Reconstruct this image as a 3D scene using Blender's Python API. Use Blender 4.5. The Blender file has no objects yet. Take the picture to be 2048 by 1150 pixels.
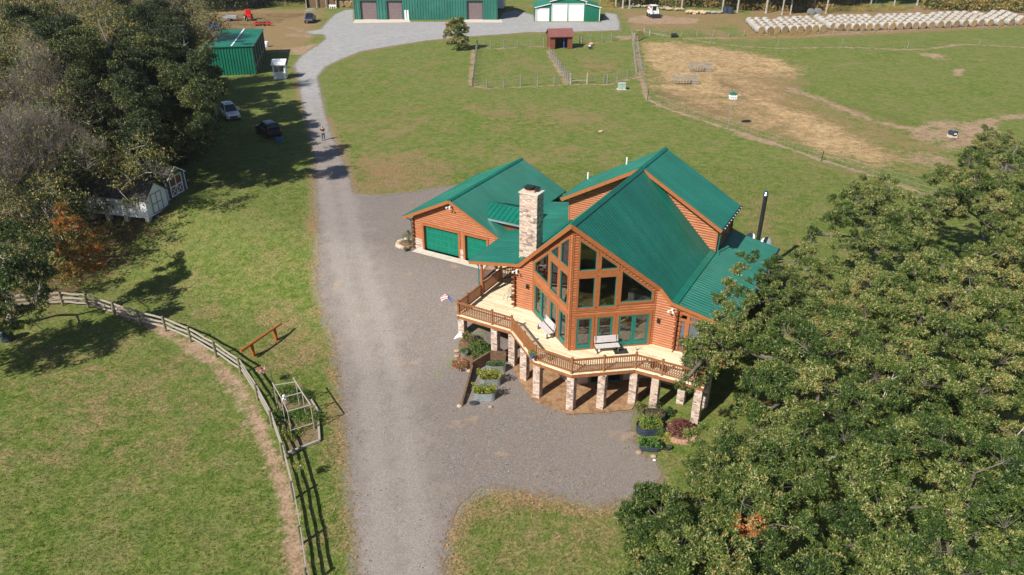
import bpy, bmesh, math, random
import numpy as np
from mathutils import Vector, Matrix
random.seed(7); rng = np.random.default_rng(7)
R_ = math.radians
sc = bpy.context.scene; COL = sc.collection

# ---------------------------------------------------------------- camera
F_PX, PITCH, ROLL, CAM_H = 1477.0, .490, .003, 25.8
cam = bpy.data.cameras.new('camera'); co = bpy.data.objects.new('camera', cam); COL.objects.link(co)
cam.sensor_width = 36; cam.lens = F_PX/2048*36; cam.clip_end = 6000; cam.clip_start = .5
co.matrix_world = Matrix.Translation((0, 0, CAM_H)) @ Matrix.Rotation(math.pi/2-PITCH, 4, 'X') @ Matrix.Rotation(ROLL, 4, 'Z')
sc.camera = co
# ---------------------------------------------------------------- sky and sun
SUN_AZ, SUN_EL = R_(223), R_(41)
w = bpy.data.worlds.new('World'); sc.world = w; w.use_nodes = True
nt = w.node_tree; nt.nodes.clear()
sky = nt.nodes.new('ShaderNodeTexSky'); sky.sky_type = 'NISHITA'; sky.sun_disc = False
sky.sun_elevation = SUN_EL; sky.sun_rotation = SUN_AZ; sky.altitude = 200; sky.air_density = 1.0; sky.dust_density = .6
bg = nt.nodes.new('ShaderNodeBackground'); bg.inputs[1].default_value = .062
ow = nt.nodes.new('ShaderNodeOutputWorld')
nt.links.new(sky.outputs[0], bg.inputs[0]); nt.links.new(bg.outputs[0], ow.inputs[0])
sl = bpy.data.lights.new('sun', 'SUN'); sl.energy = 4.9; sl.angle = R_(.53); sl.color = (1, .94, .84)
so = bpy.data.objects.new('sun', sl); COL.objects.link(so)
ldir = Vector((-math.sin(SUN_AZ)*math.cos(SUN_EL), -math.cos(SUN_AZ)*math.cos(SUN_EL), -math.sin(SUN_EL)))
so.rotation_euler = ldir.to_track_quat('-Z', 'Y').to_euler(); so.location = (-60, -60, 80)
sc.view_settings.view_transform = 'Standard'; sc.view_settings.look = 'None'
sc.view_settings.exposure = 0.54; sc.view_settings.gamma = 1.0
sc.render.engine = 'CYCLES'
sc.cycles.max_bounces = 6; sc.cycles.diffuse_bounces = 2; sc.cycles.transparent_max_bounces = 12
sc.cycles.glossy_bounces = 3; sc.cycles.transmission_bounces = 4

# ---------------------------------------------------------------- the lie of the land
YAW = .508; HO = np.array([3.435, 39.465]); CY, SY = math.cos(YAW), math.sin(YAW)
def hw(u, v): return HO[0]+u*CY+v*SY, HO[1]-u*SY+v*CY           # house axes -> world
def wh(x, y):
    dx, dy = x-HO[0], y-HO[1]; return dx*CY-dy*SY, dx*SY+dy*CY
def sstep(a, b, x):
    t = np.clip((x-a)/(b-a), 0, 1); return t*t*(3-2*t)
def terrain(x, y):
    u, v = wh(x, y)
    k = sstep(-8.2, -5.6, u)
    lo = -5+(8.3)*k; hi = 8.3+4.5*k
    return -2.85+2.58*sstep(lo, hi, v)
def tz(x, y): return float(terrain(np.float64(x), np.float64(y)))
def spot(px, py, dz=0.0):
    """ground point seen at photograph pixel (px,py)"""
    x, y = px-1024, py-575
    d = Vector((x/F_PX, math.cos(PITCH)-y/F_PX*math.sin(PITCH), -math.sin(PITCH)-y/F_PX*math.cos(PITCH)))
    z = -1.0
    for _ in range(40):
        t = (z+dz-CAM_H)/d.z; z = .5*z+.5*tz(d.x*t, d.y*t)
    t = (z+dz-CAM_H)/d.z
    return Vector((d.x*t, d.y*t, z))
def atz(px, py, z):
    x, y = px-1024, py-575
    d = Vector((x/F_PX, math.cos(PITCH)-y/F_PX*math.sin(PITCH), -math.sin(PITCH)-y/F_PX*math.cos(PITCH)))
    t = (z-CAM_H)/d.z; return Vector((d.x*t, d.y*t, z))

# ---------------------------------------------------------------- mesh helpers
class MB:
    def __init__(s): s.v = []; s.f = []; s.t = []; s.tone = .5
    def add(s, vs, fs):
        n = len(s.v); s.v += [tuple(p) for p in vs]; s.f += [tuple(i+n for i in f) for f in fs]; s.t += [s.tone]*len(vs); return s
    def box(s, x0, x1, y0, y1, z0, z1):
        return s.add([(x0,y0,z0),(x1,y0,z0),(x1,y1,z0),(x0,y1,z0),(x0,y0,z1),(x1,y0,z1),(x1,y1,z1),(x0,y1,z1)],
                     [(0,3,2,1),(4,5,6,7),(0,1,5,4),(1,2,6,5),(2,3,7,6),(3,0,4,7)])
    def frame(s, o, ax, ay, az, sx, sy, sz):    # oriented box, centred on o in x,y and starting at o in z
        o = Vector(o); ax, ay, az = Vector(ax)*sx/2, Vector(ay)*sy/2, Vector(az)*sz
        c = [o-ax-ay, o+ax-ay, o+ax+ay, o-ax+ay]; c += [p+az for p in c]
        return s.add(c, [(0,3,2,1),(4,5,6,7),(0,1,5,4),(1,2,6,5),(2,3,7,6),(3,0,4,7)])
    def beam(s, p, q, w, h, up=(0,0,1)):        # bar from p to q, w across, h tall (centred)
        p, q = Vector(p), Vector(q); d = (q-p); L = d.length
        if L < 1e-6: return s
        d /= L; x = d.cross(Vector(up))
        if x.length < 1e-4: x = d.cross(Vector((1,0,0)))
        x.normalize(); y = x.cross(d).normalized()
        return s.frame(p, x, y, d, w, h, L)
    def tube(s, p, q, r1, r2=None, n=8, cap=True):
        r2 = r1 if r2 is None else r2; p, q = Vector(p), Vector(q); d = (q-p)
        if d.length < 1e-6: return s
        d.normalize(); x = d.orthogonal().normalized(); y = d.cross(x)
        vs = []
        for c, r in ((p, r1), (q, r2)):
            for i in range(n):
                a = 2*math.pi*i/n; vs.append(c+x*(r*math.cos(a))+y*(r*math.sin(a)))
        fs = [(i, (i+1)%n, n+(i+1)%n, n+i) for i in range(n)]
        if cap: fs += [tuple(range(n-1, -1, -1)), tuple(range(n, 2*n))]
        return s.add(vs, fs)
    def path(s, pts, r, n=6):
        rs = r if isinstance(r, (list, tuple)) else [r]*len(pts)
        for i in range(len(pts)-1): s.tube(pts[i], pts[i+1], rs[i], rs[i+1], n)
        return s
    def lathe(s, c, prof, n=16, sx=1, sy=1, rz=0):
        vs = []
        for r, z in prof:
            for i in range(n):
                a = 2*math.pi*i/n; x, y = r*sx*math.cos(a), r*sy*math.sin(a)
                vs.append((c[0]+x*math.cos(rz)-y*math.sin(rz), c[1]+x*math.sin(rz)+y*math.cos(rz), c[2]+z))
        m = len(prof); fs = [(j*n+i, j*n+(i+1)%n, (j+1)*n+(i+1)%n, (j+1)*n+i) for j in range(m-1) for i in range(n)]
        if prof[0][0] > 1e-5: fs.append(tuple(range(n-1, -1, -1)))
        if prof[-1][0] > 1e-5: fs.append(tuple((m-1)*n+i for i in range(n)))
        return s.add(vs, fs)
    def prism(s, poly, off):                    # 3D polygon pushed by vector off
        n = len(poly); off = Vector(off); a = [Vector(p) for p in poly]; b = [p+off for p in a]
        return s.add(a+b, [tuple(range(n)), tuple(range(2*n-1, n-1, -1))]+[(i, n+i, n+(i+1)%n, (i+1)%n) for i in range(n)])
    def blob(s, c, r, sub=1, jit=.15, sq=(1,1,1), seed=0):
        bm = bmesh.new(); bmesh.ops.create_icosphere(bm, subdivisions=sub, radius=1)
        rr = random.Random(seed)
        vs = [(c[0]+v.co.x*r*sq[0]*(1+rr.uniform(-jit,jit)), c[1]+v.co.y*r*sq[1]*(1+rr.uniform(-jit,jit)), c[2]+v.co.z*r*sq[2]*(1+rr.uniform(-jit,jit))) for v in bm.verts]
        fs = [tuple(v.index for v in f.verts) for f in bm.faces]; bm.free()
        return s.add(vs, fs)
    def build(s, name, m, parent=None, smooth=False, tone=False, bevel=0):
        me = bpy.data.meshes.new(name); me.from_pydata(s.v, [], s.f); me.validate(); me.update()
        bm = bmesh.new(); bm.from_mesh(me); bmesh.ops.recalc_face_normals(bm, faces=bm.faces); bm.to_mesh(me); bm.free()
        if tone:
            at = me.attributes.new('tone', 'FLOAT', 'POINT'); at.data.foreach_set('value', np.array(s.t, dtype=np.float32))
        me.materials.append(m)
        if smooth: me.shade_smooth()
        o = bpy.data.objects.new(name, me); COL.objects.link(o)
        if parent: o.parent = parent
        if bevel:
            b = o.modifiers.new('bevel', 'BEVEL'); b.width = bevel; b.segments = 2; b.limit_method = 'ANGLE'
        return o
def tag(o, label, cat=None, group=None, kind=None):
    if label: o['label'] = label
    if cat: o['category'] = cat
    if group: o['group'] = group
    if kind: o['kind'] = kind
    return o
def thing(name, label, cat, loc=(0,0,0), rz=0, group=None, parent=None):
    o = bpy.data.objects.new(name, None); COL.objects.link(o); o.location = loc; o.rotation_euler = (0,0,rz)
    o.empty_display_size = .2
    if parent: o.parent = parent
    return tag(o, label, cat, group)
def kids(o): return [c for c in COL.objects if c.parent == o]
def copy_tree(o, parent=None, loc=None, rz=None, label=None, group=None, ch=None):
    ch = ch if ch is not None else {}
    c = o.copy(); COL.objects.link(c); c.parent = parent
    if loc is not None: c.location = loc
    if rz is not None: c.rotation_euler = (0,0,rz)
    if label: c['label'] = label
    if group: c['group'] = group
    for k in o.children: copy_tree(k, c)
    return c

# ---------------------------------------------------------------- materials
def mat(name, col, rough=.7, metal=0, spec=.3):
    m = bpy.data.materials.new(name); m.use_nodes = True; n = m.node_tree.nodes; b = n['Principled BSDF']
    b.inputs['Base Color'].default_value = (*col, 1); b.inputs['Roughness'].default_value = rough
    b.inputs['Metallic'].default_value = metal; b.inputs['Specular IOR Level'].default_value = spec
    return m
class N:
    """tiny node writer"""
    def __init__(s, m): s.m = m; s.t = m.node_tree; s.b = s.t.nodes['Principled BSDF']; s.c = None
    def new(s, typ, **k):
        n = s.t.nodes.new(typ)
        for a, v in k.items(): setattr(n, a, v)
        return n
    def link(s, a, b): s.t.links.new(a, b)
    def coord(s, kind='Object', scale=(1,1,1)):
        tc = s.new('ShaderNodeTexCoord'); mp = s.new('ShaderNodeMapping'); mp.inputs['Scale'].default_value = scale
        s.link(tc.outputs[kind], mp.inputs[0]); return mp.outputs[0]
    def noise(s, vec, scale, detail=4, rough=.6, dist=0):
        n = s.new('ShaderNodeTexNoise'); n.inputs['Scale'].default_value = scale; n.inputs['Detail'].default_value = detail
        n.inputs['Roughness'].default_value = rough; n.inputs['Distortion'].default_value = dist
        if vec is not None: s.link(vec, n.inputs['Vector'])
        return n.outputs['Fac']
    def vor(s, vec, scale, out='Color', feat='F1'):
        n = s.new('ShaderNodeTexVoronoi', feature=feat); n.inputs['Scale'].default_value = scale
        s.link(vec, n.inputs['Vector']); return n.outputs[out]
    def ramp(s, fac, stops, interp='LINEAR'):
        n = s.new('ShaderNodeValToRGB'); n.color_ramp.interpolation = interp; e = n.color_ramp.elements
        while len(e) < len(stops): e.new(.5)
        for i, (p, c) in enumerate(stops):
            e[i].position = p; e[i].color = (*c, 1) if len(c) == 3 else c
        s.link(fac, n.inputs[0]); return n.outputs[0]
    def mix(s, fac, a, b, mode='MIX'):
        n = s.new('ShaderNodeMix', data_type='RGBA', blend_type=mode)
        for sock, v in ((n.inputs[0], fac), (n.inputs[6], a), (n.inputs[7], b)):
            if hasattr(v, 'is_linked'): s.link(v, sock)
            elif isinstance(v, (tuple, list)): sock.default_value = (*v, 1) if len(v) == 3 else v
            else: sock.default_value = v
        return n.outputs[2]
    def math(s, op, a, b=0, clamp=False):
        n = s.new('ShaderNodeMath', operation=op, use_clamp=clamp)
        for sock, v in ((n.inputs[0], a), (n.inputs[1], b)):
            if hasattr(v, 'is_linked'): s.link(v, sock)
            else: sock.default_value = v
        return n.outputs[0]
    def map(s, v, a, b, c=0, d=1):
        n = s.new('ShaderNodeMapRange'); s.link(v, n.inputs[0])
        for i, x in enumerate((a, b, c, d)): n.inputs[i+1].default_value = x
        return n.outputs[0]
    def attr(s, name):
        n = s.new('ShaderNodeAttribute'); n.attribute_name = name; return n
    def bump(s, h, strength=.3, dist=.02):
        n = s.new('ShaderNodeBump'); n.inputs['Strength'].default_value = strength; n.inputs['Distance'].default_value = dist
        s.link(h, n.inputs['Height']); s.link(n.outputs[0], s.b.inputs['Normal'])
    def col(s, c): s.link(c, s.b.inputs['Base Color'])
    def rough(s, c): s.link(c, s.b.inputs['Roughness'])
def varied(name, c1, c2, rough=.7, scale=3, coord='Object', stretch=(1,1,1), bump=0, bscale=20, metal=0, spec=.3, extra=None):
    m = mat(name, c1, rough, metal, spec); n = N(m); v = n.coord(coord, stretch)
    f = n.noise(v, scale, 5); stops = [(.3, c1), (.7, c2)]
    if extra: stops = [(.25, c1), (.5, c2), (.75, extra)]
    n.col(n.ramp(f, stops))
    if bump: n.bump(n.noise(v, bscale, 3), bump, .02)
    return m
def stone_mat(name, stops, rough=.85):
    m = mat(name, (.4,.3,.25), rough); n = N(m); t = n.attr('tone').outputs['Fac']; v = n.coord('Object')
    c = n.ramp(t, stops); c = n.mix(n.map(n.noise(v, 14, 4), .35, .7, 0, .55), c, n.mix(.5, c, (.22,.16,.13)))
    n.col(c); n.bump(n.noise(v, 30, 4), .5, .02); return m
M = {}
def green_metal(name, c, seed=0):
    m = mat(name, c, .38, 0, .5); n = N(m); v = n.coord('Object')
    f = n.noise(v, .35, 3); g = n.noise(n.coord('Object', (3,.2,3)), 2, 4)
    d = tuple(x*.78 for x in c); e = (c[0]*1.5+.004, c[1]*1.14, c[2]*1.18)
    band = n.noise(n.coord('Object', (.02,1,.02)), 1.3, 3, .7); streak = n.noise(n.coord('Object', (.5,3.3,.5)), 1.6, 5, .7)
    cc_ = n.mix(n.map(g, .35, .7, 0, .5), n.ramp(f, [(.35, d), (.65, e)]), c); cc_ = n.mix(n.map(band, .40, .60, 0, .42), cc_, tuple(x*.62 for x in c)); n.col(n.mix(n.map(streak, .5, .72, 0, .28), cc_, (c[0]+.05, c[1]*1.12+.02, c[2]*1.2+.03)))
    n.rough(n.map(n.noise(v, 1.3, 4), .3, .7, .32, .52)); return m
M['roof'] = green_metal('green_roof_metal', (.003,.155,.105))
M['barnroof'] = green_metal('barn_roof_metal', (.006,.185,.115))
M['greenwall'] = green_metal('green_wall_metal', (.022,.165,.125))
M['barngreen'] = green_metal('barn_wall_metal', (.003,.16,.095))
M['teal'] = varied('teal_paint', (.012,.13,.11), (.02,.17,.14), .45, 5)
M['gdoor'] = varied('garage_door_green', (.003,.135,.085), (.005,.17,.115), .45, 2)
M['gline'] = mat('door_seam', (.03,.24,.2), .5)
def log_mat(name, a, b, c):
    m = mat(name, a, .5, 0, .4); n = N(m); v = n.coord('Object', (1,1,9))
    f = n.noise(v, 1.6, 6, .65); g = n.noise(n.coord('Object', (.4,.4,5.9)), 1.1, 2)
    col = n.ramp(f, [(.25, a), (.5, b), (.75, c)]); n.col(n.mix(n.map(g, .4, .62, 0, .45), col, n.mix(.5, col, a)))
    n.bump(f, .25, .01); return m
M['log'] = log_mat('stained_log', (.23,.074,.028), (.36,.126,.050), (.52,.215,.10))
M['trim'] = varied('orange_brown_trim', (.27,.092,.032), (.37,.135,.050), .5, 4, stretch=(1,1,3), bump=.1)
M['logend'] = varied('dark_log_end', (.10,.03,.012), (.24,.075,.025), .6, 6)
M['rail'] = varied('brown_rail_stain', (.21,.083,.032), (.32,.135,.055), .55, 5, bump=.1)
def deck_mat():
    m = mat('pale_deck_boards', (.7,.5,.3), .6); n = N(m); tc = n.coord('Object'); sp = n.new('ShaderNodeSeparateXYZ'); n.link(tc, sp.inputs[0])
    y = n.math('MULTIPLY', sp.outputs[1], 1/.14); fr = n.math('FRACT', y); fl = n.math('FLOOR', y)
    x = n.math('ADD', n.math('MULTIPLY', sp.outputs[0], .3), n.math('MULTIPLY', fl, .37)); bx = n.math('FLOOR', x); fx = n.math('FRACT', x)
    cmb = n.new('ShaderNodeCombineXYZ'); n.link(fl, cmb.inputs[0]); n.link(bx, cmb.inputs[1])
    wn = n.new('ShaderNodeTexWhiteNoise', noise_dimensions='3D'); n.link(cmb.outputs[0], wn.inputs[0])
    c = n.ramp(wn.outputs[0], [(0, (.66,.53,.34)), (.45, (.80,.68,.48)), (.8, (.86,.76,.58)), (1, (.72,.60,.40))])
    g = n.noise(n.coord('Object', (2,18,1)), 2, 5); c = n.mix(n.map(g, .45, .75, 0, .5), c, (.50,.32,.15))
    seam = n.math('LESS_THAN', fr, .07); seam2 = n.math('LESS_THAN', fx, .006); sm = n.math('MAXIMUM', seam, seam2)
    c = n.mix(n.math('MULTIPLY', sm, .75), c, (.12,.07,.03)); n.col(c); return m
M['deck'] = deck_mat()
M['stone'] = stone_mat('stacked_stone', [(0,(.20,.14,.12)),(.25,(.42,.32,.28)),(.5,(.55,.42,.36)),(.7,(.62,.52,.44)),(.85,(.48,.34,.24)),(1,(.70,.64,.58))])
M['rock'] = stone_mat('field_rock', [(0,(.30,.22,.15)),(.5,(.42,.32,.22)),(1,(.55,.48,.40))])
M['conc'] = varied('concrete', (.50,.44,.37), (.62,.56,.48), .85, 1.5, bump=.1)
M['gold'] = mat('frame_gold', (.4,.3,.12), .4)
def glass_mat(name, tint, lo=.06, hi=1.0, tr=.55):
    m = bpy.data.materials.new(name); m.use_nodes = True; t = m.node_tree; t.nodes.clear()
    o = t.nodes.new('ShaderNodeOutputMaterial'); g = t.nodes.new('ShaderNodeBsdfGlossy'); g.inputs[1].default_value = .02
    tr_ = t.nodes.new('ShaderNodeBsdfTransparent'); tr_.inputs[0].default_value = (*tint, 1); mx = t.nodes.new('ShaderNodeMixShader')
    fr = t.nodes.new('ShaderNodeFresnel'); fr.inputs[0].default_value = 1.55
    mr = t.nodes.new('ShaderNodeMapRange'); mr.inputs[1].default_value = 0; mr.inputs[2].default_value = 1; mr.inputs[3].default_value = lo; mr.inputs[4].default_value = hi
    t.links.new(fr.outputs[0], mr.inputs[0]); t.links.new(mr.outputs[0], mx.inputs[0]); t.links.new(tr_.outputs[0], mx.inputs[1]); t.links.new(g.outputs[0], mx.inputs[2]); t.links.new(mx.outputs[0], o.inputs[0])
    return m
M['glass'] = glass_mat('window_glass', (.96,.975,.97), .05, .9)
M['darkglass'] = mat('dark_glass', (.01,.014,.02), .06, 0, .9)
M['screen'] = mat('insect_screen', (.10,.11,.13), .7)
M['black'] = varied('black_metal', (.012,.012,.014), (.03,.03,.034), .4, 6)
M['chrome'] = mat('bare_metal', (.6,.6,.62), .25, 1)
M['galv'] = varied('galvanised_steel', (.42,.48,.54), (.58,.64,.68), .38, 4, metal=.75)
M['bluegalv'] = varied('dark_blue_steel', (.03,.045,.075), (.07,.09,.13), .4, 4, metal=.4)
M['soil'] = varied('soil', (.07,.045,.03), (.14,.09,.06), .95, 9, bump=.5)
M['mulch'] = varied('mulch', (.13,.075,.045), (.24,.15,.10), .95, 7, bump=.6)
M['white'] = varied('white_paint', (.74,.76,.78), (.82,.83,.84), .5, 3)
M['whitedoor'] = varied('white_door', (.78,.76,.76), (.84,.82,.83), .5, 1)
M['greywood'] = varied('weathered_wood', (.20,.18,.15), (.35,.32,.28), .85, 4, stretch=(6,6,1), bump=.3, extra=(.40,.34,.27))
M['postgrey'] = varied('grey_post', (.15,.145,.13), (.27,.26,.235), .9, 3)
M['postwood'] = varied('mossy_post_wood', (.16,.14,.09), (.28,.24,.16), .9, 6, stretch=(3,3,1), bump=.3)
M['brownwood'] = varied('brown_timber', (.10,.06,.035), (.20,.12,.07), .85, 5, bump=.3)
M['orangelog'] = varied('varnished_orange_log', (.30,.075,.018), (.45,.13,.035), .45, 5, stretch=(2,2,2), bump=.2)
M['benchgrey'] = varied('grey_composite', (.46,.42,.42), (.56,.53,.52), .6, 5)
M['benchleg'] = mat('bench_leg', (.09,.085,.085), .6)
M['black_cloth'] = varied('black_cover', (.015,.017,.02), (.045,.048,.055), .55, 3, bump=.3)
M['brick'] = varied('red_brick_edging', (.38,.20,.13), (.52,.32,.22), .85, 8, bump=.3)
M['bark'] = varied('grey_bark', (.16,.13,.10), (.34,.30,.25), .9, 5, stretch=(1,1,.3), bump=.5, extra=(.22,.18,.14))
M['palebark'] = varied('pale_bark', (.24,.215,.185), (.42,.39,.35), .85, 4, stretch=(1,1,.4), bump=.3)
M['deadwood'] = varied('bleached_twig', (.38,.34,.32), (.60,.56,.54), .85, 4)
M['red'] = varied('red_enamel', (.55,.012,.010), (.65,.03,.02), .4, 4)
M['tyre'] = mat('rubber', (.02,.02,.02), .85)
M['blueplastic'] = mat('blue_plastic', (.04,.13,.45), .4)
M['terracotta'] = varied('terracotta', (.45,.2,.12), (.55,.3,.2), .8, 6)
M['barnred'] = varied('red_brown_boards', (.13,.042,.025), (.25,.085,.048), .8, 4, stretch=(8,8,.7), bump=.3)
M['redroof'] = varied('maroon_metal_roof', (.17,.065,.058), (.23,.095,.085), .5, 2)
M['taupe'] = varied('taupe_door', (.145,.110,.115), (.18,.14,.145), .6, 2)
M['interior'] = varied('pine_board', (.55,.34,.18), (.70,.48,.28), .6, 4, stretch=(1,1,6))
M['floor'] = varied('wood_floor', (.38,.23,.11), (.52,.34,.18), .4, 3)
# ================================================================ GROUND
# ground masks: each is (points in photograph pixels, half width in metres, strength) laid on the land as real patches
PL = lambda pts: np.array([spot(*p)[:2] for p in pts])
def poly_sdf(P, X, Y):
    """signed distance to a closed polygon, negative inside"""
    d = np.full(X.shape, 1e9); ins = np.zeros(X.shape, bool); n = len(P)
    for i in range(n):
        ax, ay = P[i]; bx, by = P[(i+1) % n]; ex, ey = bx-ax, by-ay; L = ex*ex+ey*ey+1e-12
        t = np.clip(((X-ax)*ex+(Y-ay)*ey)/L, 0, 1); d = np.minimum(d, np.hypot(X-ax-t*ex, Y-ay-t*ey))
        c = ((ay > Y) != (by > Y)); xx = ax+(Y-ay)/(by-ay+1e-12)*ex; ins ^= c & (X < xx)
    return np.where(ins, -d, d)
def line_d(P, X, Y):
    d = np.full(X.shape, 1e9)
    for i in range(len(P)-1):
        ax, ay = P[i]; bx, by = P[i+1]; ex, ey = bx-ax, by-ay; L = ex*ex+ey*ey+1e-12
        t = np.clip(((X-ax)*ex+(Y-ay)*ey)/L, 0, 1); d = np.minimum(d, np.hypot(X-ax-t*ex, Y-ay-t*ey))
    return d
DRIVE = [(722,1190),(716,1150),(712,1080),(702,1010),(697,950),(690,880),(684,800),(674,740),(668,680),(652,640),(640,600),(632,560),(636,500),(634,440),(632,390),(628,330),(620,285),(610,240),(599,190),(594,150),(586,132),(596,118),(612,105),(634,92),(650,78),(645,70),(625,70),(606,65),(640,60),(652,45),(668,30),(688,21),(706,20),(706,44),(994,44),(1003,26),(1030,20),(1066,30),(1068,44),(1200,44),(1210,24),(1232,28),(1238,45),(1238,60),(1150,63),(1050,65),(1000,69),(930,74),(850,82),(780,93),(720,104),(680,120),(650,135),(634,155),(641,190),(650,230),(662,270),(678,300),(690,330),(702,360),(708,388),(760,391),(830,384),(880,374),(915,371),(960,390),(1010,430)]
DR2 = [(1100,600),(1100,740),(1100,810),(1140,826),(1210,822),(1268,820),(1266,860),(1278,895),(1312,925),(1330,955),(1318,990),(1240,1003),(1190,1012),(1150,1002),(1050,984),(985,978),(945,990),(922,1012),(906,1050),(892,1090),(888,1150),(888,1190)]
TRACK = [(800,1200),(798,1050),(785,900),(765,760),(735,640),(700,520),(680,430),(660,340),(640,250),(620,170),(625,130),(665,95),(750,75),(900,62),(1100,52),(1220,50)]
PDRIVE = PL(DRIVE+DR2)
def bar(ctr, L): return ctr
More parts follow.
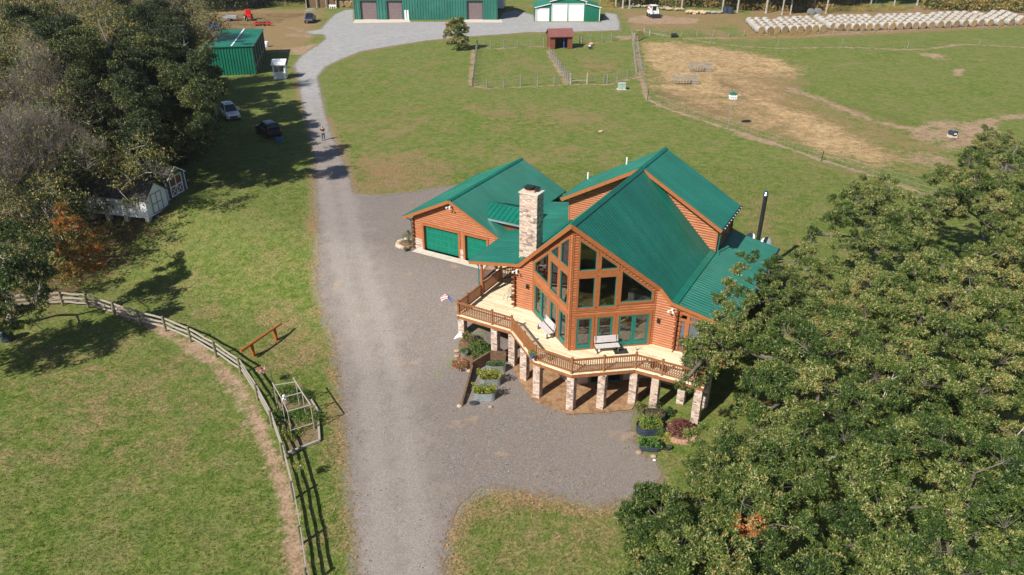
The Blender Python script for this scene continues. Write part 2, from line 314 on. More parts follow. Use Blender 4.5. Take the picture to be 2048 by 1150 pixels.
# channel 0 bare tan soil, 1 straw, 2 dry brown grass, 3 leaf litter
FEAT = [
 (0,'l',[(60,612),(130,600),(200,612),(260,634),(320,660),(380,690),(430,724),(470,765),(505,820),(530,880),(556,940),(575,1010),(588,1080),(598,1160)],.48,.85),
 (0,'l',[(330,672),(385,702),(430,735),(470,790),(500,845)],.5,.65),
 (0,'l',[(972,177),(940,170),(945,95),(990,97),(1093,92)],.5,.75),(0,'l',[(972,177),(1060,173),(1140,167),(1205,169),(1282,152)],.5,.8),
 (0,'l',[(1135,166),(1118,140),(1102,112),(1095,100)],.7,.8),(0,'l',[(1145,98),(1180,86),(1222,82)],.5,.6),(0,'l',[(1268,66),(1272,100),(1282,152)],.5,.7),
 (0,'l',[(1282,158),(1288,180),(1294,198),(1330,215),(1400,238),(1455,256),(1560,290),(1645,319),(1750,352),(1850,386),(1910,400)],.42,.95),
 (0,'l',[(1275,60),(1340,72),(1420,84),(1480,91),(1560,95),(1680,92),(1800,97),(1850,96),(1920,86),(2060,92)],.7,.7),
 (0,'l',[(1570,139),(1650,132),(1720,124),(1830,117),(1880,115),(1990,118)],.22,.6),
 (0,'l',[(1360,76),(1480,74),(1600,70),(1740,62),(1900,52),(2060,46)],.8,.7),
 (0,'p',[(1838,105),(1870,104),(1900,110),(1880,114),(1850,110)],0,.95),(0,'p',[(1902,136),(1925,134),(1922,150),(1910,148)],0,.9),
 (0,'l',[(1582,176),(1640,196),(1700,222),(1760,242),(1840,262),(1900,268)],.9,.75),(0,'l',[(1570,180),(1620,190),(1660,205)],.5,.8),
 (0,'p',[(1800,252),(1870,240),(1905,235),(1960,240),(2010,262),(1960,290),(1900,300),(1830,280)],1,.7),(0,'l',[(1950,262),(1990,236),(2040,228)],1.2,.7),
 (0,'p',[(1860,300),(1900,310),(1920,340),(1850,335),(1780,300)],1,.5),
 (0,'l',[(1470,268),(1500,275),(1540,285)],.8,.6),
 (0,'p',[(1255,34),(1300,28),(1345,32),(1400,36),(1390,46),(1300,48),(1250,44)],.6,.85),(0,'p',[(1225,72),(1262,70),(1266,78),(1240,80)],0,.8),
 (0,'p',[(1222,177),(1262,175),(1268,184),(1230,185)],0,.5),
 (0,'p',[(556,100),(610,92),(640,86),(600,112),(575,110)],.8,.75),(0,'p',[(560,68),(630,66),(620,76),(570,74)],.6,.6),(0,'p',[(560,55),(620,58),(600,66)],.5,.5),
 (0,'p',[(1290,918),(1330,925),(1345,950),(1320,980),(1290,960)],.8,.35),
 (1,'p',[(1283,84),(1330,80),(1440,93),(1510,103),(1590,130),(1600,150),(1545,160),(1560,195),(1620,225),(1700,262),(1800,312),(1820,330),(1740,328),(1650,306),(1560,272),(1470,245),(1380,220),(1330,205),(1305,185),(1290,150)],5,.50),
 (1,'p',[(1283,85),(1330,82),(1440,95),(1510,105),(1580,130),(1590,142),(1545,150),(1490,142),(1445,150),(1452,180),(1380,175),(1330,160),(1290,130)],2.5,.78),
 (1,'p',[(1500,112),(1560,116),(1595,140),(1540,148)],1,.9),(1,'l',[(1300,120),(1350,112),(1420,118)],1.2,.95),(1,'l',[(1330,172),(1400,178),(1440,188)],1.5,.95),
 (1,'p',[(1520,205),(1580,215),(1650,240),(1700,265),(1760,300),(1800,320),(1740,324),(1680,307),(1620,290),(1580,262),(1535,232)],2.5,.85),
 (1,'l',[(1440,175),(1480,185),(1540,212)],1.5,.7),
 (3,'p',[(1392,114),(1425,116),(1445,128),(1470,140),(1440,140),(1405,128)],1.2,.95),(3,'p',[(1430,152),(1480,165),(1500,190),(1530,205),(1480,200),(1440,185),(1420,165)],2,.7),(3,'l',[(1320,185),(1380,205),(1440,225)],1.8,.55),
 (3,'p',[(1880,268),(1925,272),(1935,285),(1895,282)],.8,1.0),(3,'l',[(1660,200),(1760,225),(1800,240)],1.5,.35),
 (2,'p',[(1283,84),(1330,80),(1440,93),(1510,103),(1590,130),(1600,150),(1600,190),(1640,215),(1720,255),(1810,312),(1820,330),(1740,328),(1650,306),(1560,280),(1470,252),(1380,228),(1330,210),(1305,190),(1290,150)],5,1.0),
 (2,'p',[(1300,150),(1450,178),(1600,190),(1720,260),(1800,320),(1780,330),(1600,300),(1460,250),(1340,210),(1310,195)],4,.7),
 (2,'p',[(1560,165),(1640,190),(1800,245),(1900,250),(1900,340),(1780,330),(1650,280),(1540,200)],2,.55),
 (2,'p',[(1560,300),(1700,330),(1850,375),(1900,395),(1700,345),(1560,300)],2,.6),
 (2,'p',[(690,305),(760,310),(840,300),(900,330),(880,372),(800,385),(715,390)],4,.85),
 (2,'p',[(900,200),(1200,215),(1240,260),(1000,260)],5,.5),(2,'p',[(700,250),(830,200),(900,260),(760,290)],4,.42),(2,'p',[(1000,280),(1250,300),(1260,330),(1050,330),(900,320)],4,.4),(2,'p',[(640,140),(900,110),(930,160),(760,190)],6,.22),(2,'p',[(330,560),(600,480),(620,560),(560,640),(420,620)],5,.35),
 (2,'p',[(1010,100),(1130,130),(1110,160),(960,150)],2,.3),(2,'p',[(1150,110),(1240,120),(1240,145),(1160,150)],2,.55),
 (2,'p',[(1440,400),(1540,400),(1600,480),(1560,560),(1500,470)],2,.45),
 (2,'l',[(632,480),(630,560),(648,640),(664,690),(672,760),(684,850),(694,950),(706,1050),(716,1160)],.8,.6),
 (2,'l',[(622,330),(628,400),(630,480)],.7,.7),(2,'l',[(606,240),(590,160),(588,130)],.6,.6),
 (2,'l',[(655,240),(672,285),(690,325),(705,380)],.8,.8),(2,'l',[(660,128),(720,105),(850,82),(1000,70),(1240,60)],.8,.7),
 (2,'p',[(540,590),(650,650),(670,720),(600,760),(500,700)],1.5,.55),(2,'p',[(360,560),(480,600),(470,660),(380,640)],2,.3),
 (2,'p',[(650,880),(700,960),(716,1150),(640,1150),(620,960)],1,.4),
 (2,'l',[(888,1150),(892,1090),(908,1045),(940,992),(1000,980),(1100,1000),(1190,1012),(1270,1000)],1.1,.8),
 (2,'p',[(930,1000),(1100,1005),(1240,1020),(1280,1090),(1200,1150),(900,1150)],2,.45),(2,'p',[(915,1030),(960,995),(1040,995),(1010,1040),(930,1080)],2,.8),(2,'p',[(1330,940),(1420,900),(1440,850),(1340,880)],1,.35),
 (2,'p',[(0,690),(260,660),(420,760),(500,900),(400,1000),(0,900)],5,.38),(2,'p',[(0,720),(300,700),(420,800),(300,860),(0,850)],6,.45),
 (2,'p',[(400,20),(650,20),(640,60),(600,110),(520,100),(440,90),(400,60)],3,.95),
 (2,'p',[(994,10),(1200,10),(1300,20),(1480,25),(1500,45),(1400,60),(1260,60),(1230,20)],2,.8),
 (2,'p',[(1470,55),(1500,20),(2060,0),(2060,50),(1700,70),(1500,78)],1.5,.95),(2,'p',[(1380,55),(1440,58),(1490,78),(1440,80)],1,.8),
 (3,'p',[(0,300),(250,430),(330,420),(250,520),(140,590),(60,640),(-200,700),(-300,400)],3,.9),
 (3,'p',[(400,30),(640,25),(560,45),(480,70),(400,90)],2,.5),(3,'l',[(200,480),(160,560),(100,600),(40,620)],1.5,.8),
 (3,'p',[(1420,800),(1700,700),(2048,500),(2400,800),(2048,1300),(1400,1300),(1350,950)],3,.35),
 (3,'p',[(-400,0),(380,0),(420,180),(400,300),(330,400),(0,420),(-400,400)],2,.9),
]
def axis(a, b, fine, lo, hi, mid, ml, mh):
    """coordinates: fine step in [a,b], mid step out to [lo,hi], growing to [ml,mh]"""
    v = list(np.arange(a, b+1e-6, fine)); x = v[-1]
    while x < hi: x += mid; v.append(x)
    s = mid
    while x < mh: s *= 1.35; x += s; v.append(x)
    x = v[0]; pre = []
    while x > lo: x -= mid; pre.append(x)
    s = mid
    while x > ml: s *= 1.35; x -= s; pre.append(x)
    return np.array(pre[::-1]+v)
xs = axis(-52, 44, .42, -125, 140, 1.0, -4000, 4000); ys = axis(12, 104, .42, 10, 232, .8, -1500, 5000)
GX, GY = np.meshgrid(xs, ys)
MK = np.zeros((4,)+GX.shape, dtype=np.float32)
for ch, kind, pts, wd, st in FEAT:
    P = PL(pts)
    if kind == 'l':
        d = line_d(P, GX, GY); m = 1-sstep(wd*.35, wd*1.5, d)
    else:
        d = poly_sdf(P, GX, GY); m = 1-sstep(-wd-.3, wd+.3, d)
    MK[ch] = np.maximum(MK[ch], st*m)
DS = poly_sdf(PDRIVE, GX, GY)
GZ = terrain(GX, GY)
far = sstep(235, 330, GY)+sstep(150, 260, np.abs(GX)); GZ = GZ+far*0
nx, ny = len(xs), len(ys)
V = np.stack([GX, GY, GZ], -1).reshape(-1, 3)
ii = (np.arange(ny-1)[:, None]*nx+np.arange(nx-1)[None]).ravel()
Fq = np.stack([ii, ii+1, ii+1+nx, ii+nx], -1)
def np_mesh(name, V, Fq, m, attrs=None, smooth=False):
    me = bpy.data.meshes.new(name); k = Fq.shape[1]
    me.vertices.add(len(V)); me.vertices.foreach_set('co', np.asarray(V, np.float32).ravel())
    me.loops.add(Fq.size); me.loops.foreach_set('vertex_index', np.asarray(Fq, np.int32).ravel())
    me.polygons.add(len(Fq)); me.polygons.foreach_set('loop_start', np.arange(0, Fq.size, k, dtype=np.int32))
    me.update(calc_edges=True)
    for a, d in (attrs or {}).items():
        if d.ndim == 1:
            at = me.attributes.new(a, 'FLOAT', 'POINT'); at.data.foreach_set('value', d.astype(np.float32))
        else:
            at = me.attributes.new(a, 'FLOAT_COLOR', 'POINT'); at.data.foreach_set('color', d.astype(np.float32).ravel())
    me.materials.append(m)
    if smooth: me.shade_smooth()
    o = bpy.data.objects.new(name, me); COL.objects.link(o); return o
def ground_mat():
    m = mat('meadow_ground', (.1,.12,.04), .95, 0, .1); n = N(m); v = n.coord('Object')
    a = n.attr('mask'); sp = n.new('ShaderNodeSeparateColor'); n.link(a.outputs['Color'], sp.inputs[0])
    lit = a.outputs['Alpha']; dirt, straw, dry = sp.outputs[0], sp.outputs[1], sp.outputs[2]
    big = n.noise(v, .06, 4, .6); med = n.noise(v, .32, 5, .65); sm = n.noise(v, 1.6, 5, .7); fine = n.noise(v, 7.5, 4, .75); blade = n.noise(n.coord('Object', (1,1,1)), 26, 2, .6)
    g = n.ramp(n.math('ADD', n.math('MULTIPLY', fine, .55), n.math('MULTIPLY', sm, .45)), [(.36, (.038,.070,.010)), (.46, (.082,.134,.018)), (.53, (.130,.190,.028)), (.62, (.215,.260,.055))])
    g = n.mix(n.map(big, .38, .60, 0, .7), g, n.mix(.5, g, (.175,.180,.060)))
    tan = n.ramp(n.math('ADD', n.math('MULTIPLY', fine, .6), n.math('MULTIPLY', blade, .4)), [(.32, (.105,.082,.036)), (.5, (.235,.185,.088)), (.66, (.40,.33,.18))])
    patch = n.math('ADD', n.math('MULTIPLY', n.map(sm, .44, .60), .62), n.math('MULTIPLY', n.map(med, .44, .60), .42))
    g = n.mix(n.math('MULTIPLY', patch, .66, True), g, tan)
    # mown stripes
    wv = n.new('ShaderNodeTexWave', wave_type='BANDS', bands_direction='DIAGONAL'); wv.inputs['Scale'].default_value = .16; wv.inputs['Distortion'].default_value = 1.6; wv.inputs['Detail'].default_value = 2; wv.inputs['Detail Scale'].default_value = .6
    n.link(v, wv.inputs['Vector']); g = n.mix(n.map(wv.outputs['Fac'], 0, 1, 0, .26), g, (.11,.17,.04))
    nz = n.math('ADD', n.math('MULTIPLY', n.math('SUBTRACT', sm, .5), 2.0), n.math('MULTIPLY', n.math('ADD', n.math('SUBTRACT', fine, .5), n.math('MULTIPLY', n.math('SUBTRACT', med, .5), 1.6)), 1.3))
    def msk(ch, lo=.3, hi=.62): return n.map(n.math('ADD', ch, n.math('MULTIPLY', nz, n.math('MINIMUM', n.math('MULTIPLY', ch, 4), .75))), lo, hi)
    drycol = n.ramp(fine, [(.34, (.13,.078,.040)), (.5, (.265,.168,.092)), (.64, (.42,.29,.17))])
    litc = n.ramp(n.math('ADD', n.math('MULTIPLY', fine, .5), n.math('MULTIPLY', blade, .5)), [(.35, (.045,.036,.020)), (.52, (.13,.080,.042)), (.68, (.26,.16,.085))])
    dirtc = n.ramp(n.math('ADD', n.math('MULTIPLY', sm, .4), n.math('MULTIPLY', fine, .6)), [(.34, (.19,.115,.068)), (.5, (.33,.225,.15)), (.66, (.47,.36,.26))])
    strc = n.ramp(n.math('ADD', n.math('MULTIPLY', sm, .5), n.math('MULTIPLY', fine, .5)), [(.38, (.19,.115,.065)), (.47, (.41,.275,.140)), (.60, (.60,.44,.25))])
    c = n.mix(n.math('MULTIPLY', msk(dry, .22, .92), .88), g, drycol); c = n.mix(n.math('MULTIPLY', msk(lit, .3, .7), .9), c, litc)
    c = n.mix(n.math('MULTIPLY', msk(straw, .25, 1.0), .9), c, strc); c = n.mix(msk(dirt, .3, .8), c, dirtc)
    # gravel and dry grass mingle at the drive's edge
    e = n.attr('edge').outputs['Fac']; em = n.map(n.math('ADD', e, n.math('MULTIPLY', nz, .9)), .35, -.1); c = n.mix(n.math('MULTIPLY', em, .6), c, n.mix(fine, (.14,.12,.11), (.36,.33,.31)))
    n.col(c); n.bump(n.math('ADD', n.math('MULTIPLY', fine, .7), n.math('MULTIPLY', blade, .5)), .75, .10)
    return m
ground = np_mesh('ground', V, Fq, ground_mat(), {'mask': np.stack(list(MK), -1).reshape(-1, 4), 'edge': np.clip(DS, -3, 6).ravel()}, True)
tag(ground, None, kind='structure')

# sheets laid a few centimetres over the ground, following it, with ragged rims
from mathutils.geometry import delaunay_2d_cdt
def sheet(name, P, m, dz, step, jag=0, attrs=None, seed=3):
    P = np.asarray(P, float); rr = np.random.default_rng(seed); out = []
    for i in range(len(P)):
        a, b = P[i], P[(i+1) % len(P)]; L = np.hypot(*(b-a)); k = max(1, int(L/(step*.45)))
        nrm = np.array([b[1]-a[1], a[0]-b[0]])/max(L, 1e-6)
        for j in range(k):
            q = a+(b-a)*j/k
            if jag: q = q+nrm*rr.normal(0, jag)*min(1, 4*min(j+.2, k-j)/k)
            out.append(q)
    out = np.array(out); lo, hi = out.min(0), out.max(0)
    gx, gy = np.meshgrid(np.arange(lo[0], hi[0], step), np.arange(lo[1], hi[1], step)); d = poly_sdf(P, gx, gy)
    k = d < -step*.6-jag*2; pts = [Vector(p) for p in out]+[Vector((a, b)) for a, b in zip(gx[k], gy[k])]
    r = delaunay_2d_cdt(pts, [], [list(range(len(out)))], 2, 1e-5)
    vv = np.array([(p.x, p.y) for p in r[0]]); z = terrain(vv[:, 0], vv[:, 1])+dz
    f = np.array([t for t in r[2] if len(t) == 3])
    a = {'edge': -poly_sdf(P, vv[:, 0], vv[:, 1])}
    if attrs: a.update(attrs(vv))
    a_, b_, c_ = vv[f[:, 0]], vv[f[:, 1]], vv[f[:, 2]]
    cr = (b_[:, 0]-a_[:, 0])*(c_[:, 1]-a_[:, 1])-(b_[:, 1]-a_[:, 1])*(c_[:, 0]-a_[:, 0]); f[cr < 0] = f[cr < 0][:, ::-1]
    return tag(np_mesh(name, np.column_stack([vv, z]), f, m, a, True), None, kind='structure')
def gravel_mat():
    m = mat('gravel', (.25,.22,.21), .92, 0, .15); n = N(m); v = n.coord('Object')
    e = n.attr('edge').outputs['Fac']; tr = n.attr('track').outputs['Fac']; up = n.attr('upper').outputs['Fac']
    big = n.noise(v, .16, 4, .6); med = n.noise(v, .9, 5, .7); fine = n.noise(v, 9, 3, .8); peb = n.vor(v, 26, 'Color'); ps = n.new('ShaderNodeSeparateColor'); n.link(peb, ps.inputs[0])
    base = n.ramp(n.math('ADD', n.math('MULTIPLY', ps.outputs[0], .6), n.math('MULTIPLY', fine, .4)), [(.10, (.125,.106,.094)), (.38, (.182,.158,.144)), (.62, (.228,.199,.183)), (.90, (.345,.315,.295))])
    base = n.mix(n.map(med, .45, .75, 0, .42), base, (.235,.165,.118))
    base = n.mix(n.map(big, .42, .66, 0, .35), base, (.24,.205,.185))
    lane = n.ramp(n.math('ADD', n.math('MULTIPLY', ps.outputs[1], .35), n.math('MULTIPLY', fine, .65)), [(.2, (.195,.175,.160)), (.5, (.285,.252,.232)), (.8, (.39,.355,.33))])
    nz = n.math('MULTIPLY', n.math('SUBTRACT', med, .5), 1.3)
    c = n.mix(n.map(n.math('ADD', tr, nz), .35, .85, 0, .85), base, lane)
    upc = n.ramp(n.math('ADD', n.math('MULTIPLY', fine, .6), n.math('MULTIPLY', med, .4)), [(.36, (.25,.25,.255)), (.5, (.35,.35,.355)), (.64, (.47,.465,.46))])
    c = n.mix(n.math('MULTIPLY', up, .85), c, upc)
    spots = n.map(n.noise(v, .55, 3, .5), .66, .74); c = n.mix(n.math('MULTIPLY', spots, .45), c, (.42,.29,.18))
    rim = n.map(n.math('ADD', e, n.math('MULTIPLY', n.math('SUBTRACT', n.noise(v, 2.6, 6, .8), .5), 3.2)), .30, .0); c = n.mix(n.math('MULTIPLY', rim, .75), c, n.ramp(fine, [(.3, (.11,.082,.042)), (.7, (.27,.19,.11))]))
    n.col(c); n.bump(n.math('ADD', ps.outputs[0], fine), .6, .03); return m
tp = PL(TRACK)
def gattr(vv):
    d = line_d(tp, vv[:, 0], vv[:, 1]); y = vv[:, 1]
    tr = np.exp(-((d-.0)/3.0)**2)*.50+.50*np.exp(-((d-.95)/.38)**2)+.16
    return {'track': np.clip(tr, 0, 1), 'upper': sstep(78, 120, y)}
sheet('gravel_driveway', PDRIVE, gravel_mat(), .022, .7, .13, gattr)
# stamped patio under the deck
def patio_mat():
    m = mat('stamped_patio', (.3,.2,.12), .75); n = N(m); v = n.coord('Object')
    f = n.noise(v, 2.4, 6, .7); c = n.ramp(f, [(.3, (.15,.085,.045)), (.46, (.27,.155,.082)), (.58, (.36,.225,.125)), (.72, (.20,.115,.065))])
    ed = n.vor(v, 1.1, 'Distance', 'DISTANCE_TO_EDGE') ; c = n.mix(n.map(ed, 0, .03, .5, 0), c, (.16,.10,.06)); n.col(c); n.bump(f, .3, .02); return m
pat = [hw(*p) for p in [(-4.6,1.0),(-3.05,-.62),(-1.15,-2.15),(1.35,-2.25),(3.0,-1.15),(4.6,.15),(4.9,3.6),(4.9,4.2),(-4.6,4.2)]]
sheet('patio', pat, patio_mat(), .075, .8)
sheet('garage_apron', [hw(*p) for p in [(-17.76,7.9),(-11.2,7.9),(-10.0,8.35),(-10.0,9.2),(-17.76,9.2)]], M['conc'], .07, .8)
def wp(*pts): return [spot(*p)[:2] for p in pts]
sheet('workshop_apron', wp((704,48),(708,40),(816,39),(820,46)), M['conc'], .06, 1.0)
sheet('workshop_apron', wp((926,46),(928,39),(1001,39),(1004,46)), M['conc'], .06, 1.0)
# ================================================================ THE LOG HOUSE (axes: u right, v back, z up from the main floor)
house = thing('log_house', 'large orange log house with a green metal roof, glazed prow front and raised deck', 'house', (HO[0], HO[1], 0), -YAW)
def cross_xs(polys, z):
    r = []
    for P in polys:
        for i in range(len(P)):
            (x1, z1), (x2, z2) = P[i], P[(i+1) % len(P)]
            if (z1 > z) != (z2 > z): r.append(x1+(z-z1)*(x2-x1)/(z2-z1))
    return sorted(r)
def log_wall(b, p0, d, nrm, outer, holes=(), h=.178, amp=.062, inner=.12):
    """courses of half-round siding on the plane p0 + s*d, cut to outline and openings"""
    p0, d, nrm = Vector((*p0, 0)), Vector((*d, 0)).normalized(), Vector((*nrm, 0)).normalized()
    polys = [outer]+list(holes); zs = [z for P in polys for _, z in P]; z0, z1 = min(zs), max(zs)
    fr = [0, .06, .2, .5, .8, .94, 1]; lv = set(round(z, 4) for z in zs); k = math.floor(z0/h)
    while k*h < z1:
        for f in fr[:-1]:
            z = (k+f)*h
            if z0 < z < z1: lv.add(round(z, 4))
        k += 1
    lv = sorted(lv)
    def out(z):
        t = (z/h) % 1.0; return amp*max(0, math.sin(math.pi*t))**.55
    for a, c in zip(lv[:-1], lv[1:]):
        if c-a < 1e-3: continue
        xa, xc = cross_xs(polys, a+2e-5), cross_xs(polys, c-2e-5)
        if len(xa) != len(xc): continue
        oa, oc = out(a+1e-4), out(c-1e-4)
        for i in range(0, len(xa)-1, 2):
            A = [p0+d*xa[i]+nrm*oa+Vector((0,0,a)), p0+d*xa[i+1]+nrm*oa+Vector((0,0,a)), p0+d*xc[i+1]+nrm*oc+Vector((0,0,c)), p0+d*xc[i]+nrm*oc+Vector((0,0,c))]
            b.add(A, [(0,1,2,3)])
            if inner:
                Bq = [p0+d*x-nrm*inner+Vector((0,0,z)) for x, z in ((xa[i], a), (xa[i+1], a), (xc[i+1], c), (xc[i], c))]
                b.add(Bq, [(3,2,1,0)])
    return b
def inset(P, d):
    """move each side of a convex (counter-clockwise) outline inwards by d (negative: outwards)"""
    n = len(P); L = []
    for i in range(n):
        x1, z1 = P[i]; x2, z2 = P[(i+1) % n]; ex, ez = x2-x1, z2-z1; l = math.hypot(ex, ez); nx_, nz_ = -ez/l, ex/l
        L.append((x1+nx_*d, z1+nz_*d, ex, ez))
    r = []
    for i in range(n):
        x1, z1, a, b_ = L[i-1]; x2, z2, c, d2 = L[i]; det = a*d2-b_*c
        t = ((x2-x1)*d2-(z2-z1)*c)/det if abs(det) > 1e-9 else 0; r.append((x1+a*t, z1+b_*t))
    return r
class Pl:
    def __init__(s, p0, d, nrm): s.p = Vector((*p0, 0)); s.d = Vector((*d, 0)).normalized(); s.n = Vector((*nrm, 0)).normalized()
    def at(s, x, z, o=0): return s.p+s.d*x+s.n*o+Vector((0,0,z))
    def ring(s, b, A, B, o0, o1):
        n = len(A); v = [s.at(x, z, o) for P, o in ((A, o1), (B, o1), (A, o0), (B, o0)) for x, z in P]
        for i in range(n):
            j = (i+1) % n; b.add([v[i], v[j], v[n+j], v[n+i]], [(0,1,2,3)]); b.add([v[n+i], v[n+j], v[3*n+j], v[3*n+i]], [(0,1,2,3)]); b.add([v[2*n+i], v[2*n+j], v[j], v[i]], [(0,1,2,3)])
    def slab(s, b, A, o0, o1): b.prism([s.at(x, z, o0) for x, z in A], s.n*(o1-o0)); return b
def ccw(P):
    a = sum(P[i][0]*P[(i+1) % len(P)][1]-P[(i+1) % len(P)][0]*P[i][1] for i in range(len(P))); return P if a > 0 else P[::-1]
def window(pl, P, trim=.14, parent=None, name='window', frame=.045, muntin=None, trimmat=None, label=None, glass=None):
    P = ccw(P); t = MB(); pl.ring(t, inset(P, -trim), P, -.05, .085); w_ = t.build(name, trimmat or M['trim'], parent)
    f = MB(); pl.ring(f, P, inset(P, frame), -.04, .05); f.build('frame', M['teal'], w_)
    g = MB(); pl.slab(g, inset(P, frame*.7), -.012, -.002); g.build('pane', glass or M['glass'], w_)
    if label: w_['label'] = label
    return w_
def glazed_door(pl, P, trim, parent, leaves=1, label=None):
    P = ccw(P); t = MB(); pl.ring(t, inset(P, -trim), P, -.05, .085); w_ = t.build('glazed_door', M['trim'], parent)
    x0, x1 = min(p[0] for p in P), max(p[0] for p in P); z0, z1 = min(p[1] for p in P), max(p[1] for p in P); W = (x1-x0)/leaves
    for k in range(leaves):
        a, b_ = x0+W*k+.008, x0+W*(k+1)-.008; Q = [(a, z0), (b_, z0), (b_, z1), (a, z1)]; I = [(a+.13, z0+.30), (b_-.13, z0+.30), (b_-.13, z1-.09), (a+.13, z1-.09)]
        f = MB(); pl.ring(f, Q, I, -.03, .055); f.build('door_leaf', M['teal'], w_)
        g = MB(); pl.slab(g, inset(I, -.01), -.012, -.002); g.build('pane', M['glass'], w_)
    if leaves > 1:
        h = MB(); xm = (x0+x1)/2-.09; h.tube(pl.at(xm, 1.0, .05), pl.at(xm, 1.0, .12), .015); h.tube(pl.at(xm, .93, .12), pl.at(xm, 1.1, .12), .016); h.blob(pl.at(xm+.14, 1.02, .09), .03); h.build('handle', M['chrome'], w_)
    if label: w_['label'] = label
    return w_
def part(name, b, m, label=None, **k):
    o = b.build(name, m, house, **k)
    if label: o['label'] = label
    return o
# ---- walls
TIP, PE = (0, .44), (4.35, 3.78); PL_ = math.hypot(4.35, 3.34); dr = (4.35/PL_, 3.34/PL_)
RZ = lambda u: 8.93-.998*abs(u)-.16                     # underside of the steep roof
zt0, zt1 = RZ(0)-.35, RZ(4.35)-.005
W = dict(W1=[(.42,5.68),(1.46,5.68),(1.46,6.9),(.42,7.68)], W2=[(1.77,5.68),(2.78,5.68),(2.80,5.84),(1.77,6.62)], W3=[(.42,3.09),(1.43,3.09),(1.43,5.16),(.42,5.16)], W4=[(1.77,3.09),(2.8,3.09),(2.8,5.16),(1.77,5.16)], W5=[(3.14,3.29),(5.18,3.29),(5.18,3.88),(3.14,5.50)],
         D1=[(.42,.08),(1.39,.08),(1.39,2.33),(.42,2.33)], D2=[(1.76,.08),(2.76,.08),(2.76,2.33),(1.76,2.33)], D3=[(3.14,.08),(5.15,.08),(5.15,2.33),(3.14,2.33)])
prow_out = [(0,-.3),(PL_,-.3),(PL_,zt1),(0,RZ(0))]
for side in (1, -1):
    d = (dr[0]*side, dr[1]); nn = (dr[1]*side, -dr[0]); pl = Pl(TIP, d, nn)
    b = MB(); log_wall(b, TIP, d, nn, prow_out, [ccw(p) for p in W.values()]); part('prow_wall', b, M['log'])
    for k in ('W1','W2','W3','W4','W5'): window(pl, W[k], .14, house)
    glazed_door(pl, W['D1'], .155, house); glazed_door(pl, W['D2'], .155, house); glazed_door(pl, W['D3'], .16, house, 2)
    b = MB()
    def brd(x0, x1, z0, z1, o=.083): pl.slab(b, [(x0,z0),(x1,z0),(x1,z1),(x0,z1)], -.02, o)
    brd(.28, 2.94, 5.303, 5.537); brd(2.943, 2.997, 3.152, 5.5); brd(1.60, 1.63, .08, 2.33, .07); brd(.26, 5.31, 2.492, 2.60); brd(.28, 3.0, 2.86, 2.947)
    brd(1.573, 1.628, 5.69, 6.6); brd(1.573, 1.628, 3.1, 5.16); brd(2.918, 2.978, .08, 2.33, .07); brd(1.548, 1.603, .08, 2.33, .07) if 0 else None
    # boards along the rake
    for (x0, x1) in ((.28, 3.0),(3.0, 5.34)):
        z_ = lambda x: RZ(x*dr[0])+.0; pl.slab(b, [(x0, z_(x0)-.42), (x1, z_(x1)-.36), (x1, z_(x1)-.02), (x0, z_(x0)-.02)], -.02, .078)
    part('trim_boards', b, M['trim'])
    # corner boards at the prow and where the prow meets the flat wall
    b = MB(); pl.slab(b, [(.0,-.3),(.045,-.3),(.045,RZ(0)-.1),(.0,RZ(0)-.1)], 0, .075); part('corner_board', b, M['trim']); b = MB(); pl.slab(b, [(5.44,-.3),(5.475,-.3),(5.475,zt1),(5.44,zt1)], 0, .075); part('corner_board', b, M['trim'])
# flat front walls beside the prow
for side, ue in ((1, 5.84), (-1, 5.77)):
    top = lambda u: (RZ(u) if u < 5.41 else 3.53-.184*(u-5.41)-.14)
    b = MB(); L0 = ue-4.35
    log_wall(b, (4.35*side, 3.78), (side, 0), (0, -1), [(0,-.3),(L0,-.3),(L0,top(ue)),(5.41-4.35,top(5.41)),(0,RZ(4.35))]); part('front_wall', b, M['log'])
    b = MB(); k = 0; z = -.25
    while z < 2.85:
        z += .178
        if k % 2: b.tube((side*(ue-.1), 3.78-.0, z), (side*(ue+.28), 3.78, z), .088, n=10)
        else: b.tube((side*ue, 3.9, z), (side*ue, 3.78-.30, z), .088, n=10)
        k += 1
    part('log_corner', b, M['logend'])
# side, back and inner walls
b = MB(); log_wall(b, (-5.77, 3.78), (0, 1), (-1, 0), [(0,-.3),(12.6,-.3),(12.6,3.3),(0,3.3)]); part('side_wall', b, M['log'])
b = MB(); log_wall(b, (5.84, 3.78), (0, 1), (1, 0), [(0,-.3),(12.6,-.3),(12.6,3.3),(0,3.3)]); part('side_wall', b, M['log'])
b = MB(); log_wall(b, (-5.77, 16.38), (1, 0), (0, 1), [(0,-.3),(11.6,-.3),(11.6,5.55),(5.77,8.75),(0,5.5)]); part('back_wall', b, M['log'])
DZ = lambda u: 8.93-.562*abs(u)-.14
for side in (1, -1):
    b = MB(); log_wall(b, (0, 12.25), (side, 0), (0, -1), [(0, DZ(0)-.1),(5.41, 3.30),(5.70, 3.28),(5.70, DZ(5.7)),(0, DZ(0))]); part('dormer_wall', b, M['log'])
    b = MB(); b.box(*sorted((side*5.66, side*5.76)), 12.17, 12.28, 3.3, DZ(5.7)+.02); part('corner_board', b, M['trim'])
    b = MB(); log_wall(b, (side*5.70, 12.25), (0, 1), (side, 0), [(0,3.2),(4.13,3.2),(4.13,DZ(5.7)),(0,DZ(5.7))]); part('dormer_side_wall', b, M['log'])
    pls = Pl((side*5.70, 12.25), (0, 1), (side, 0))
    window(pls, [(.7,3.75),(1.7,3.75),(1.7,4.95),(.7,4.95)], .1, house, glass=M['darkglass']); window(pls, [(2.4,3.75),(3.4,3.75),(3.4,4.95),(2.4,4.95)], .1, house, glass=M['darkglass'])
